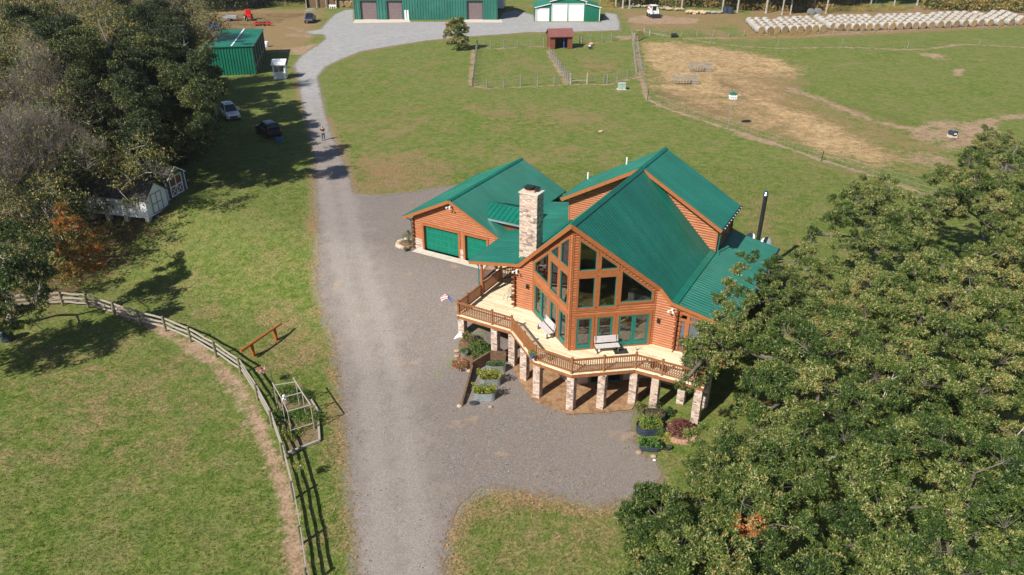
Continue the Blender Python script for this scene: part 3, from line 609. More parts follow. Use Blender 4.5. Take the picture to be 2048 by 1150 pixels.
# basement
b = MB(); bw = [(-5.8,.9+3.2),(-4.35,3.9),(-.3,.9),(.3,.9),(4.35,4.0),(5.9,4.0),(5.9,16.3),(-5.8,16.3)]
for i in range(len(bw)):
    a, c = bw[i], bw[(i+1) % len(bw)]; b.beam((a[0],a[1],-1.75), (c[0],c[1],-1.75), .16, 2.9)
part('basement_wall', b, M['stone'], tone=True)
dbn = Vector((3.1, -4.05, 0)).normalized()
pb = Pl((.3,.9), (4.05,3.1), (3.1,-4.05))
def dark_door(P):
    t = MB(); pb.ring(t, inset(P, -.13), P, .0, .14); w_ = t.build('basement_door', M['trim'], house)
    f = MB(); pb.ring(f, P, inset(P, .1), .0, .12); f.build('frame', M['teal'], w_); g = MB(); pb.slab(g, inset(P, .09), .09, .1); g.build('pane', M['darkglass'], w_)
dark_door([(1.0,-2.78),(2.0,-2.78),(2.0,-.7),(1.0,-.7)]); dark_door([(2.15,-2.78),(3.15,-2.78),(3.15,-.7),(2.15,-.7)])
# ---- interior seen through the glass
b = MB(); b.prism([(-4.3,3.9,-.02),(-.0,.7,-.02),(4.3,3.9,-.02),(5.7,3.9,-.02),(5.7,12,-.02),(-5.7,12,-.02),(-5.7,3.9,-.02)], (0,0,-.2)); part('floor', b, M['floor'])
b = MB(); b.box(-5.6,5.6,9.2,12.1,2.65,2.85); part('loft_floor', b, M['interior'])
b = MB(); b.beam((-4.7,9.25,3.8),(4.7,9.25,3.8),.08,.08); b.beam((-4.7,9.25,3.0),(4.7,9.25,3.0),.06,.06)
for i in range(47): b.tube((-4.6+i*.2,9.25,3.0),(-4.6+i*.2,9.25,3.8),.018,n=5)
for i in range(5): b.beam((-4.6+i*2.3,9.25,2.8),(-4.6+i*2.3,9.25,3.95),.13,.13)
part('loft_railing', b, M['rail'])
b = MB(); b.prism([(-5.6,11.9,0),(5.6,11.9,0),(5.6,11.9,3.2),(0,11.9,8.5),(-5.6,11.9,3.2)], (0,.1,0)); part('partition_wall', b, M['interior'])
b = MB(); [b.beam((-.999*(8.3-z), 4.6+dv, z),( .999*(8.3-z), 4.6+dv, z), .18, .22) for z, dv in ((5.3,1.2),(5.3,4.0))]; part('ceiling_beam', b, M['interior'])
# furniture inside, seen through the prow glass
def inhouse(u, v, z=0): x, y = hw(u, v); return (x, y, z)
def furn(name, label, cat, u, v, z, rz, parts):
    t = thing(name, label, cat, inhouse(u, v, z), -YAW+rz)
    for nm, m, fn in parts: b = MB(); fn(b); b.build(nm, m, t, bevel=.02)
    return t
M['cloth'] = varied('light_upholstery', (.50,.48,.45), (.62,.60,.56), .9, 3); M['orange'] = varied('orange_shade', (.65,.30,.06), (.75,.40,.10), .7, 3)
furn('sofa', 'pale sofa behind the left pane of the prow, on the main floor', 'sofa', 2.0, 3.4, 0, .6, [('seat', M['cloth'], lambda b: b.box(-.9,.9,-.4,.4,.15,.45)), ('backrest', M['cloth'], lambda b: b.box(-.9,.9,.3,.5,.45,.9)), ('armrest', M['cloth'], lambda b: b.box(-1.05,-.9,-.4,.5,.15,.65)), ('armrest', M['cloth'], lambda b: b.box(.9,1.05,-.4,.5,.15,.65))])
furn('side_table', 'low wooden table with white papers on it behind the prow glass', 'table', 1.1, 2.3, 0, .5, [('table_top', M['interior'], lambda b: b.box(-.35,.35,-.3,.3,.5,.54)), ('shelf', M['interior'], lambda b: b.box(-.35,.35,-.3,.3,.2,.23)), ('papers', M['white'], lambda b: b.box(-.2,.15,-.2,.1,.545,.57))]+[('leg', M['interior'], (lambda x, y: (lambda b: b.box(x-.03,x+.03,y-.03,y+.03,0,.5)))(x, y)) for x in (-.3,.3) for y in (-.25,.25)])
furn('table_lamp', 'orange shaded lamp on a stand behind the middle glazed door', 'lamp', 2.75, 3.5, 0, 0, [('shade', M['orange'], lambda b: b.lathe((0,0,1.35), [(.42,0),(.40,.05),(.08,.42)], 16)), ('stand', M['black'], lambda b: b.tube((0,0,0),(0,0,1.4),.04))])
furn('dining_table', 'large wooden table in the middle of the great room', 'table', -.6, 5.6, 0, 0, [('table_top', M['interior'], lambda b: b.box(-1.1,1.1,-.6,.6,.72,.77))]+[('leg', M['interior'], (lambda x, y: (lambda b: b.box(x-.05,x+.05,y-.05,y+.05,0,.72)))(x, y)) for x in (-1,1) for y in (-.5,.5)])
furn('armchair', 'pink armchair behind the left wing of glazed doors', 'armchair', -2.6, 3.6, 0, -.6, [('seat', M['terracotta'], lambda b: b.box(-.4,.4,-.4,.4,.2,.48)), ('backrest', M['terracotta'], lambda b: b.box(-.4,.4,.3,.48,.48,1.0)), ('armrest', M['terracotta'], lambda b: b.box(-.52,-.4,-.4,.45,.2,.62)), ('armrest', M['terracotta'], lambda b: b.box(.4,.52,-.4,.45,.2,.62))])
furn('kitchen_counter', 'pale counter and cabinet standing against the back wall of the great room', 'cabinet', 2.6, 8.4, 0, 0, [('cabinet', M['cloth'], lambda b: b.box(-1.6,1.6,-.3,.3,0,.9)), ('counter_top', M['conc'], lambda b: b.box(-1.65,1.65,-.35,.35,.9,.95))])
furn('indoor_bench', 'long pale wooden bench inside the double doors right of the prow', 'bench', 4.3, 4.9, 0, .7, [('seat', M['deck'], lambda b: b.box(-.8,.8,-.2,.2,.42,.47)), ('leg', M['interior'], lambda b: b.box(-.7,-.62,-.18,.18,0,.42)), ('leg', M['interior'], lambda b: b.box(.62,.7,-.18,.18,0,.42))])
# ---- roofs
def roof(name, P, th=.12, rib=.30, m=None, ribm=None, phase=0.0, ribw=.024, ribh=.010, label=None, parent=None):
    """metal roof plane: slab plus raised seams running down the slope, cut to the outline"""
    P = [Vector(p) for p in P]; nrm = Vector((0,0,0))
    for i in range(len(P)): nrm += P[i].cross(P[(i+1) % len(P)])
    nrm.normalize(); nrm = nrm if nrm.z > 0 else -nrm
    dn = Vector((nrm.x, nrm.y, 0)); dn = (dn - nrm*dn.dot(nrm)).normalized(); al = nrm.cross(dn).normalized()
    b = MB(); b.prism(P, (0,0,-th)); Q = [((p-P[0]).dot(dn), (p-P[0]).dot(al)) for p in P]
    a0, a1 = min(q[1] for q in Q), max(q[1] for q in Q); a = a0+rib*.5
    while a < a1:
        xs_ = cross_xs([Q], a)
        for i in range(0, len(xs_)-1, 2):
            if xs_[i+1]-xs_[i] > .05:
                p, q = P[0]+dn*(xs_[i]+.01)+al*a, P[0]+dn*(xs_[i+1]-.01)+al*a; w2 = al*ribw/2; w3 = al*ribw*.22; h = nrm*ribh
                b.add([p-w2, p+w2, p+w3+h, p-w3+h, q-w2, q+w2, q+w3+h, q-w3+h], [(0,1,2,3),(7,6,5,4),(1,5,6,2),(2,6,7,3),(3,7,4,0)])
        a += rib
    o = b.build(name, m or M['roof'], parent or house)
    if label: o['label'] = label
    return o
R_L = 16.69
for s in (1, -1):
    roof('roof_plane', [(0,0,8.93),(s*4.6,3.6,4.33),(s*5.41,3.59,3.53),(s*5.41,12.25,3.53),(0,12.25,8.93)], rib=.305)
    e = 9.33 if s > 0 else -9.43
    roof('porch_roof', [(s*5.36,3.59,3.52),(e,3.59,2.80),(e,16.62,2.80),(s*5.36,16.62,3.52)], th=.10, rib=.305)
    roof('dormer_roof', [(0,11.57,8.95),(s*6.12,11.57,5.49),(s*6.12,R_L,5.49),(0,R_L,8.95)], rib=.235, ribw=.022, ribh=.010)
    b = MB(); b.beam((s*5.62,3.6,3.525),(s*5.62,12.2,3.525),.42,.05,(s*.184,0,1)); part('flashing', b, M['roof'])
    b = MB(); b.prism([(0,-.02,8.965),(s*.21,.12,8.765),(s*.21,12.1,8.765),(0,12.1,8.965)], (0,0,.035)); b.prism([(0,11.55,8.985),(s*.2,11.55,8.875),(s*.2,R_L+.02,8.875),(0,R_L+.02,8.985)], (0,0,.035)); part('ridge_cap', b, M['roof'])
    # fascias, orange, and the drip edge above them
    def fas(p, q, h=.26, t=.05, dz=-.15): fb = MB(); fb.beam((p[0],p[1],p[2]+dz), (q[0],q[1],q[2]+dz), t, h); part('fascia', fb, M['trim'])
    fas((0,-.03,8.93),(s*4.62,3.58,4.31)); fas((s*4.6,3.56,4.34),(s*5.43,3.56,3.50)); fas((s*5.40,3.555,3.53),(e,3.555,2.80),.22)
    fas((0,11.54,8.93),(s*6.12,11.54,5.49),.24); fas((s*6.15,11.55,5.49),(s*6.15,R_L,5.49),.16,.04,-.1) if s < 0 else None
    fas((0,R_L+.03,8.93),(s*6.12,R_L+.03,5.49),.24)
    for ga, gb_ in (((s*6.2,11.6,5.42),(s*6.2,R_L,5.42)), ((s*(abs(e)+.06),3.6,2.73),(s*(abs(e)+.06),16.6,2.73))): b = MB(); b.beam(ga, gb_, .12, .11); part('gutter', b, M['black'] if s > 0 else M['teal'])
    b = MB()
    for i in range(9): b.box(*sorted((s*6.19, s*6.27)), 11.9+i*.55, 11.99+i*.55, 5.4, 5.48)
    if s > 0: part('gutter_clips', b, M['white'])
# chimney of stacked stone
def stack(b, x0, x1, y0, y1, z0, z1, ch=(.07,.13), lw=(.16,.42), jut=.022, seed=1, rr=None):
    rr = rr or random.Random(seed); z = z0
    while z < z1-.01:
        h = min(rr.uniform(*ch), z1-z)
        for fx in (0, 1):
            for sd in (0, 1):
                a, c = (x0, x1) if fx == 0 else (y0, y1); p = a
                while p < c-.01:
                    L = min(rr.uniform(*lw), c-p); L = c-p if c-p-L < .08 else L; o = rr.uniform(0, jut); b.tone = rr.random()
                    if fx == 0:
                        (b.box(p, p+L-.008, y0-o, y0+.1, z, z+h-.008) if sd == 0 else b.box(p, p+L-.008, y1-.1, y1+o, z, z+h-.008))
                    else:
                        (b.box(x0-o, x0+.1, p, p+L-.008, z, z+h-.008) if sd == 0 else b.box(x1-.1, x1+o, p, p+L-.008, z, z+h-.008))
                    p += L
        z += h
    b.tone = .05; b.box(x0+.03, x1-.03, y0+.03, y1-.03, z0, z1-.01)
b = MB(); stack(b, -5.93, -4.62, 4.62, 5.55, 2.6, 8.22, seed=5); ch = part('chimney', b, M['stone'], tone=True)
b = MB(); b.box(-6.0,-4.55,4.55,5.62,8.22,8.30); b.build('chimney_cap', M['conc'], ch)
b = MB(); b.box(-5.6,-4.95,4.85,5.4,8.30,8.44); b.build('flue_surround', M['brick'], ch)
b = MB(); b.box(-5.68,-5.2,4.78,5.3,8.46,8.60); b.box(-5.3,-4.85,4.95,5.5,8.44,8.56); b.box(-5.72,-5.1,4.74,5.34,8.6,8.64); b.build('flue_cover', M['black'], ch)
# porch posts, stone columns, stovepipe, vents, dishes
def col_stone(u, v, z1, w_=.46, seed=0):
    x, y = hw(u, v); zb = tz(x, y)-.1; b = MB(); stack(b, u-w_/2, u+w_/2, v-w_/2, v+w_/2, zb, z1, ch=(.06,.11), lw=(.12,.3), jut=.02, seed=seed+11); return part('stone_column', b, M['stone'], tone=True)
COLS = [(-8.42,.98),(-5.75,.98),(-4.35,.92),(-2.85,-.18),(-1.2,-1.48),(1.22,-1.62),(2.82,-.55),(4.40,.80),(5.75,.95),(8.42,.98),(7.05,2.45),(-8.42,3.2),(8.42,2.8),(-7.2,3.3)]
for i, (u, v) in enumerate(COLS): col_stone(u, v, -.30, seed=i)
b = MB(); b.tube((7.72,16.95,2.2),(7.72,16.95,6.5),.15,n=16); b.tube((7.72,16.95,4.6),(7.72,16.95,4.66),.165,n=16); pp = part('stovepipe', b, M['black'], smooth=False)
b = MB(); b.lathe((7.72,16.95,6.45), [(.17,0),(.2,.02),(.2,.12),(.15,.15),(.15,.2),(.22,.23),(.22,.3),(.12,.38),(0,.4)], 16); b.build('pipe_cap', M['chrome'], pp, smooth=True)
for u, v in ((-6.2,16.2),(-2.75,16.0)):
    b = MB(); z = 8.95-.565*abs(min(u,6.12)); z = 8.95-.565*min(abs(u), 6.0); b.tube((max(u,-6.0),v,z-.1),(max(u,-6.0),v,z+.55),.06,n=10); part('vent_pipe', b, M['white'])
# satellite dishes on the lawn side of the porch
for (u, v, z, r, tone_) in ((8.15,18.2,2.35,.42,'galv'),(6.9,18.4,2.4,.38,'white')):
    b = MB(); b.tube((u,v,-.4),(u,v,z),.035); dd = part('satellite_dish_mast', b, M['black'])
    b = MB(); ax = Vector((-.35,-.75,.55)).normalized(); x_ = ax.orthogonal().normalized(); y_ = ax.cross(x_); prof = [(0,0),(.4,.02),(.75,.07),(1,.13)]; vs = []; n_ = 20
    for rr_, h_ in prof[1:]:
        for i in range(n_): a = 2*math.pi*i/n_; vs.append(Vector((u,v,z))+x_*(rr_*r*math.cos(a))+y_*(rr_*r*math.sin(a))+ax*(h_*r))
    vs.append(Vector((u,v,z))); fs = [(j*n_+i, j*n_+(i+1)%n_, (j+1)*n_+(i+1)%n_, (j+1)*n_+i) for j in range(2) for i in range(n_)]+[(len(vs)-1,(i+1)%n_,i) for i in range(n_)]
    b.add(vs, fs); b.add([p-ax*.02 for p in vs], fs); b.build('dish', M[tone_], dd)
    b = MB(); b.tube(Vector((u,v,z))-y_*r*.9, Vector((u,v,z))+ax*r*1.1, .015); b.blob(Vector((u,v,z))+ax*r*1.15, .06); b.build('feed_arm', M['galv'], dd)
# left porch posts and garden post
for u, v in ((-8.55,3.85),(-8.55,6.6),(-8.55,9.6)):
    b = MB(); b.tube((u,v,0),(u,v,2.7),.10,n=12); part('porch_post', b, M['trim'])
b = MB(); b.path([(-9.15,3.75,2.7),(-8.75,3.8,2.45),(-8.72,3.72,2.3),(-8.72,3.72,-.9)], .045); part('downspout', b, M['teal'])
b = MB(); b.path([(6.25,11.9,5.4),(5.95,12.1,5.1),(5.9,12.1,3.6),(6.1,11.9,3.45)], .04); part('downspout', b, M['teal'])
# screened porch on the right
ps = Pl((5.84, 3.78), (1, 0), (0, -1)); b = MB()
ps.slab(b, [(.60,-.1),(.80,-.1),(.80,2.95),(.60,2.95)], -.1, .06); ps.slab(b, [(1.80,-.1),(2.02,-.1),(2.02,2.75),(1.80,2.75)], -.1, .06)
ps.slab(b, [(.16,2.32),(.6,2.32),(.6,2.42),(.16,2.42)], -.05, .05); ps.slab(b, [(.8,2.22),(1.8,2.22),(1.8,2.42),(.8,2.42)], -.05, .05)
ps.slab(b, [(.16,2.72),(1.8,2.62),(1.8,2.8),(.16,2.98)], -.05, .05); ps.slab(b, [(.8,.85),(1.8,.85),(1.8,.98),(.8,.98)], -.05, .05); ps.slab(b, [(.12,-.1),(.18,-.1),(.18,2.95),(.12,2.95)], -.05, .05)
ps.slab(b, [(.8,-.1),(1.8,-.1),(1.8,.06),(.8,.06)], -.05, .05)
b.beam((7.86,3.9,2.7),(7.86,12,2.7),.14,.2); b.beam((7.86,3.9,.9),(7.86,12,.9),.1,.12); [b.beam((7.86,3.9+1.6*i,0),(7.86,3.9+1.6*i,2.7),.12,.12) for i in range(6)]
part('screened_porch_frame', b, M['trim'])
b = MB(); ps.slab(b, [(.8,.98),(1.8,.98),(1.8,2.22),(.8,2.22)], -.02, -.01); ps.slab(b, [(.8,2.42),(1.8,2.42),(1.8,2.62),(.8,2.7)], -.02, -.01); ps.slab(b, [(.8,.06),(1.8,.06),(1.8,.85),(.8,.85)], -.02, -.01); b.box(7.82,7.83,4,12,0,2.6); part('insect_screens', b, M['screen'])
b = MB(); P_ = [(.18,.02),(.6,.02),(.6,2.32),(.18,2.32)]; ps.ring(b, P_, inset(P_, .06), -.04, .05); ps.slab(b, [(.22,.82),(.56,.82),(.56,.92),(.22,.92)], -.03, .045); ps.slab(b, [(.22,1.95),(.56,1.95),(.56,2.02),(.22,2.02)], -.03, .045)
for i in range(3): ps.slab(b, [(.31+i*.08,.08),(.325+i*.08,.08),(.325+i*.08,.82),(.31+i*.08,.82)], -.01, .03)
sd = part('screen_door', b, M['trim']); b = MB(); ps.slab(b, [(.22,.06),(.56,.06),(.56,2.28),(.22,2.28)], -.02, -.01); b.build('insect_screen', M['screen'], sd)
# wall lamps and floodlights
for u, v, z, lab in ((-4.75,3.66,2.0,None),(4.68,3.66,2.0,None)):
    b = MB(); b.tube((u,v+.08,z),(u,v-.1,z+.05),.02); b.lathe((u,v-.1,z-.22), [(.03,0),(.07,.03),(.09,.22),(.05,.3),(.015,.36),(0,.4)], 8); b.path([(u-.12,v,z-.2),(u-.05,v-.05,z+.15),(u+.08,v-.05,z-.1),(u+.14,v,z+.15)], .012); part('wall_lantern', b, M['black'])
for u, v, z in ((-5.55,3.5,2.98),(5.5,3.5,2.98),(-14.2,8.4,4.25)):
    b = MB(); b.box(u-.06,u+.06,v,v+.16,z-.05,z+.05)
    for q in (-1,1): b.tube((u,v,z),(u+q*.12,v-.16,z-.02),.025); b.tube((u+q*.12,v-.14,z),(u+q*.16,v-.26,z-.05),.05,.085,10)
    part('floodlight', b, M['white'])
# ---- deck
DK = [(-8.7,.7),(-4.41,.68),(-1.35,-1.79),(1.31,-1.94),(4.48,.51),(8.71,.68)]
deckP = DK+[(8.71,4.4),(-5.6,4.4),(-5.6,9.0),(-8.7,9.0)]
b = MB(); b.prism([(x,y,0) for x,y in deckP], (0,0,-.045)); deck = part('deck', b, M['deck'])
b = MB()
edge = [(-8.7,9.0)]+DK+[(8.71,4.3)]
for i in range(len(edge)-1):
    (x0,y0),(x1,y1) = edge[i], edge[i+1]; L = math.hypot(x1-x0,y1-y0); nx_, ny_ = (y1-y0)/L, -(x1-x0)/L
    b.beam((x0-nx_*.07,y0-ny_*.07,-.175),(x1-nx_*.07,y1-ny_*.07,-.175),.05,.255)
for i in range(15): u = -8.3+i*1.18; b.beam((u,max(.9 if abs(u)>4.4 else .9-abs(4.4-abs(u))*.75, -1.7)+.25,-.17),(u,4.0,-.17),.05,.22)
b.build('rim_joist', M['rail'], deck)
def railing(p, q, skip=()):
    (x0,y0),(x1,y1) = p, q; L = math.hypot(x1-x0,y1-y0); d = ((x1-x0)/L,(y1-y0)/L); b = MB(); at = lambda s: (x0+d[0]*s, y0+d[1]*s)
    b.beam((*at(.07),1.0),(*at(L-.07),1.0),.10,.045); b.beam((*at(.07),.94),(*at(L-.07),.94),.04,.075); b.beam((*at(.07),.14),(*at(L-.07),.14),.045,.085)
    n = int((L-.2)/.135)
    for i in range(n):
        x, y = at(.1+(L-.2)*(i+.5)/n); b.box(x-.025,x+.025,y-.025,y+.025,.17,.92)
    return b.build('railing', M['rail'], deck)
def rpost(p, h=1.12):
    b = MB(); x, y = p; b.box(x-.062,x+.062,y-.062,y+.062,-.18,h); b.box(x-.078,x+.078,y-.078,y+.078,h,h+.03); return b.build('railing_post', M['rail'], deck)
ins = [(-8.6,.8),(-4.37,.78),(-1.3,-1.68),(1.27,-1.83),(4.45,.62),(8.6,.79)]
mid = lambda a, b_, t=.5: (a[0]+(b_[0]-a[0])*t, a[1]+(b_[1]-a[1])*t)
run = [(-8.6,6.6),(-8.6,3.85),(-8.6,2.0),ins[0],mid(ins[0],ins[1],.64),ins[1],mid(ins[1],ins[2],.55),ins[2],ins[3],mid(ins[3],ins[4],.5),ins[4],mid(ins[4],ins[5],.40),ins[5],(8.6,2.6)]
for p in run: rpost(p)
for a, c in zip(run[:-1], run[1:]): railing(a, c)
railing((-8.6,6.6),(-7.2,8.9))
# porch steps down to the gravel
b = MB()
for i in range(6): b.box(-10.2,-8.85, 8.6-.30*i-.31, 8.6-.30*i, -.16*(i+1)-.05, -.16*(i+1))
b.box(-10.25,-8.7,8.6,9.9,-.05,-.001)
for u in (-10.15,-8.9): b.beam((u,8.7,-.2),(u,6.7,-1.15),.05,.22)
part('porch_steps', b, M['deck'])
b = MB(); b.box(-10.32,-10.18,6.55,6.69,-1.2,.35); b.box(-10.32,-10.18,8.6,8.74,-.6,1.1); b.beam((-10.25,6.62,.3),(-10.25,8.67,1.05),.08,.05)
for i in range(12): t=i/12+.04; b.box(-10.27,-10.23,6.7+1.95*t,6.74+1.95*t,-1.0+.95*t,.28+.75*t)
part('stair_railing', b, M['rail'])
# ---- garage
GW, GE = -18.04, -10.15; gz = lambda u: 4.85-.498*abs(u+14.2)-.13
pg = Pl((GW, 8.79), (1, 0), (0, -1)); X = lambda u: u-GW
gd1, gd2 = [(X(-17.05),-.2),(X(-13.69),-.2),(X(-13.69),1.98),(X(-17.05),1.98)], [(X(-13.07),-.2),(X(-11.07),-.2),(X(-11.07),1.98),(X(-13.07),1.98)]
b = MB(); log_wall(b, (GW,8.79), (1,0), (0,-1), [(0,-.5),(X(GE),-.5),(X(GE),gz(GE)),(X(-14.2),gz(-14.2)),(0,gz(GW))], [gd1, gd2]); part('garage_front_wall', b, M['log'])
b = MB(); log_wall(b, (GW,8.79), (0,1), (-1,0), [(0,-.5),(10.9,-.5),(10.9,gz(GW)),(0,gz(GW))]); part('garage_side_wall', b, M['log'])
b = MB(); log_wall(b, (GW,19.69), (1,0), (0,1), [(0,-.5),(X(GE),-.5),(X(GE),gz(GE)),(X(-14.2),gz(-14.2)),(0,gz(GW))]); part('garage_back_wall', b, M['log'])
for G in (gd1, gd2):
    b = MB(); pg.ring(b, [(G[0][0]-.17,-.2),(G[1][0]+.17,-.2),(G[1][0]+.17,2.14),(G[0][0]-.17,2.14)], G, -.3, .1); g_ = part('garage_door', b, M['trim'])
    b = MB(); x0, x1 = G[0][0], G[1][0]; n_ = 4; h_ = 2.18/n_
    k_ = 8 if x1-x0 > 3 else 5
    for r in range(n_):
        z_ = -.2+r*h_; pg.slab(b, [(x0,z_+.006),(x1,z_+.006),(x1,z_+h_-.006),(x0,z_+h_-.006)], -.22, -.18)
        for j in range(k_): a = x0+(x1-x0)*(j+.1)/k_; c = x0+(x1-x0)*(j+.9)/k_; pg.slab(b, [(a,z_+.1),(c,z_+.1),(c,z_+h_-.1),(a,z_+h_-.1)], -.18, -.165)
    b.build('door_panel', M['gdoor'], g_)
    b = MB(); [pg.slab(b, [(x0,-.2+r*h_-.008),(x1,-.2+r*h_-.008),(x1,-.2+r*h_+.008),(x0,-.2+r*h_+.008)], -.21, -.172) for r in range(1, n_)]; b.build('seam', M['gline'], g_)
b = MB(); rr = random.Random(3)
for x0, x1 in ((0,X(-17.22)),(X(-13.52),X(-13.24)),(X(-10.9),X(GE))):
    z = -.5
    while z < .62:
        h_ = rr.uniform(.06,.11); x = x0
        while x < x1-.01:
            L = min(rr.uniform(.15,.35), x1-x); b.tone = rr.random(); pg.slab(b, [(x,z),(x+L-.008,z),(x+L-.008,z+h_-.008),(x,z+h_-.008)], 0, .09+rr.uniform(0,.02)); x += L
        z += h_
part('stone_wainscot', b, M['stone'], tone=True)
b = MB(); z = -.3; k = 0
while z < 2.35:
    z += .178
    if k % 2: b.tube((GW+.1,8.79,z),(GW-.30,8.79,z),.088,n=10)
    else: b.tube((GW,8.9,z),(GW,8.50,z),.088,n=10)
    k += 1
part('log_corner', b, M['logend'])
g0, g1 = 8.32, 20.1
for s in (1, -1):
    roof('garage_roof', [(-14.2,g0,4.85),(-14.2+s*4.52,g0,2.60),(-14.2+s*4.52,g1,2.60),(-14.2,g1,4.85)], rib=.235, ribw=.022, ribh=.010)
    b = MB(); b.prism([(-14.2,g0-.02,4.885),(-14.2+s*.2,g0-.02,4.785),(-14.2+s*.2,g1+.02,4.785),(-14.2,g1+.02,4.885)], (0,0,.035)); part('ridge_cap', b, M['roof'])
    for gy_ in (g0-.03, g1+.03): b = MB(); b.beam((-14.2,gy_,4.70),(-14.2+s*4.52,gy_,2.45),.05,.24); part('fascia', b, M['trim'])
b = MB(); b.beam((-18.78,g0,2.54),(-18.78,g1,2.54),.12,.11); b.path([(-18.78,8.4,2.5),(-18.3,8.65,2.25),(-18.2,8.65,2.0),(-18.2,8.65,-.2)], .04); part('gutter', b, M['teal'])
# raised link roof between garage and house
for s in (1, -1):
    roof('link_roof', [(-12.5,11.3,4.02),(-8.3,11.3,4.02),(-8.3,11.3-s*1.75,3.45),(-11.9,11.3-s*1.75,3.45)] if s > 0 else [(-12.5,11.3,4.02),(-8.3,11.3,4.02),(-8.3,13.1,3.45),(-11.4,13.1,3.45)], rib=.42, ribw=.05, ribh=.05, th=.06)
b = MB(); b.beam((-12.5,11.3,4.05),(-8.3,11.3,4.05),.14,.05); part('ridge_cap', b, M['roof'])
b = MB(); b.beam((-11.95,9.5,3.40),(-8.35,9.5,3.40),.12,.12); part('gutter', b, M['galv'])
b = MB(); b.box(-11.4,-8.35,9.95,10.0,2.55,3.45); b.box(-8.4,-8.35,9.95,13,2.4,3.5); part('link_wall', b, M['logend'])
# ================================================================ THINGS ON AND ROUND THE HOUSE
def onhouse(u, v, z=0): x, y = hw(u, v); return (x, y, z)
def ghouse(u, v, dz=0): x, y = hw(u, v); return (x, y, tz(x, y)+dz)
def rng_leaves(C, n, L, Wd, up=.3, seed=0, tone=.5, tvar=.18, curl=.25, lvar=.25, tones=None):
    r = np.random.default_rng(seed); C = np.asarray(C, np.float32); N_ = len(C)
    D = r.normal(size=(N_, n, 3)); D[..., 2] += up*1.4; D /= np.linalg.norm(D, axis=-1, keepdims=True)
    A = r.normal(size=(N_, n, 3)); S = np.cross(D, A); S /= np.linalg.norm(S, axis=-1, keepdims=True)+1e-6; K = np.cross(S, D)
    l = L*(1+r.uniform(-lvar, lvar, (N_, n, 1))); Cc = C[:, None, :]+r.normal(size=(N_, n, 3))*L*.12
    p0 = Cc; m1 = Cc+D*l*.5+S*Wd/2+K*L*curl*.12; p1 = Cc+D*l-K*L*curl*.1; m2 = Cc+D*l*.5-S*Wd/2+K*L*curl*.12
    V = np.stack([p0, m1, p1, m2], 2).reshape(-1, 3); F_ = np.arange(len(V)).reshape(-1, 4)
    t = (np.full(N_, tone) if tones is None else np.asarray(tones))[:, None]+r.normal(size=(N_, 1))*tvar*.7+r.normal(size=(N_, n))*tvar*.5
    return V, F_, np.repeat(np.clip(t, 0, 1).reshape(-1), 4)
def leaf_obj(name, parts, m, parent=None, center=(0,0,0)):
    V = np.concatenate([p[0] for p in parts])-np.array(center); n = 0; Fs = []
    for p in parts: Fs.append(p[1]+n); n += len(p[0])
    o = np_mesh(name, V, np.concatenate(Fs), m, {'tone': np.concatenate([p[2] for p in parts])})
    if parent: o.parent = parent
    return o
def leaf_mat(name, stops, rough=.42, trans=.22, spec=.5):
    m = mat(name, (.1,.15,.04), rough, 0, spec); n = N(m); t = n.attr('tone').outputs['Fac']
    c = n.ramp(t, stops); n.col(c); o = [x for x in n.t.nodes if x.type == 'OUTPUT_MATERIAL'][0]
    tr = n.new('ShaderNodeBsdfTranslucent'); n.link(n.mix(.4, c, (.20,.26,.03)), tr.inputs[0]); mx = n.new('ShaderNodeMixShader'); mx.inputs[0].default_value = trans
    n.link(n.b.outputs[0], mx.inputs[1]); n.link(tr.outputs[0], mx.inputs[2]); n.link(mx.outputs[0], o.inputs[0]); return m
L_oak = leaf_mat('oak_leaves', [(0,(.014,.032,.008)),(.24,(.034,.072,.012)),(.46,(.092,.140,.024)),(.62,(.205,.235,.058)),(.78,(.40,.36,.16)),(.92,(.36,.20,.07)),(.96,(.50,.22,.05)),(1,(.50,.13,.04))], .48, .14)
L_wood = leaf_mat('woodland_leaves', [(0,(.010,.022,.009)),(.28,(.034,.056,.016)),(.46,(.100,.120,.032)),(.62,(.22,.225,.060)),(.80,(.38,.33,.10)),(.92,(.42,.27,.08)),(1,(.45,.20,.06))], .55)
L_fall = leaf_mat('autumn_leaves', [(0,(.03,.06,.015)),(.3,(.12,.14,.03)),(.5,(.38,.22,.03)),(.75,(.48,.13,.03)),(1,(.50,.06,.03))], .6, .3)
L_green = leaf_mat('garden_leaves', [(0,(.02,.06,.015)),(.35,(.06,.15,.03)),(.6,(.16,.27,.05)),(.8,(.42,.40,.05)),(1,(.60,.45,.06))], .5, .3)
L_burg = leaf_mat('burgundy_leaves', [(0,(.03,.012,.012)),(.4,(.13,.035,.03)),(.75,(.22,.07,.05)),(1,(.28,.16,.12))], .6)
L_flower = leaf_mat('flower_petals', [(0,(.05,.15,.03)),(.3,(.08,.22,.04)),(.45,(.55,.03,.05)),(.6,(.6,.1,.12)),(.75,(.75,.45,.04)),(.9,(.8,.4,.5)),(1,(.8,.8,.8))], .5)
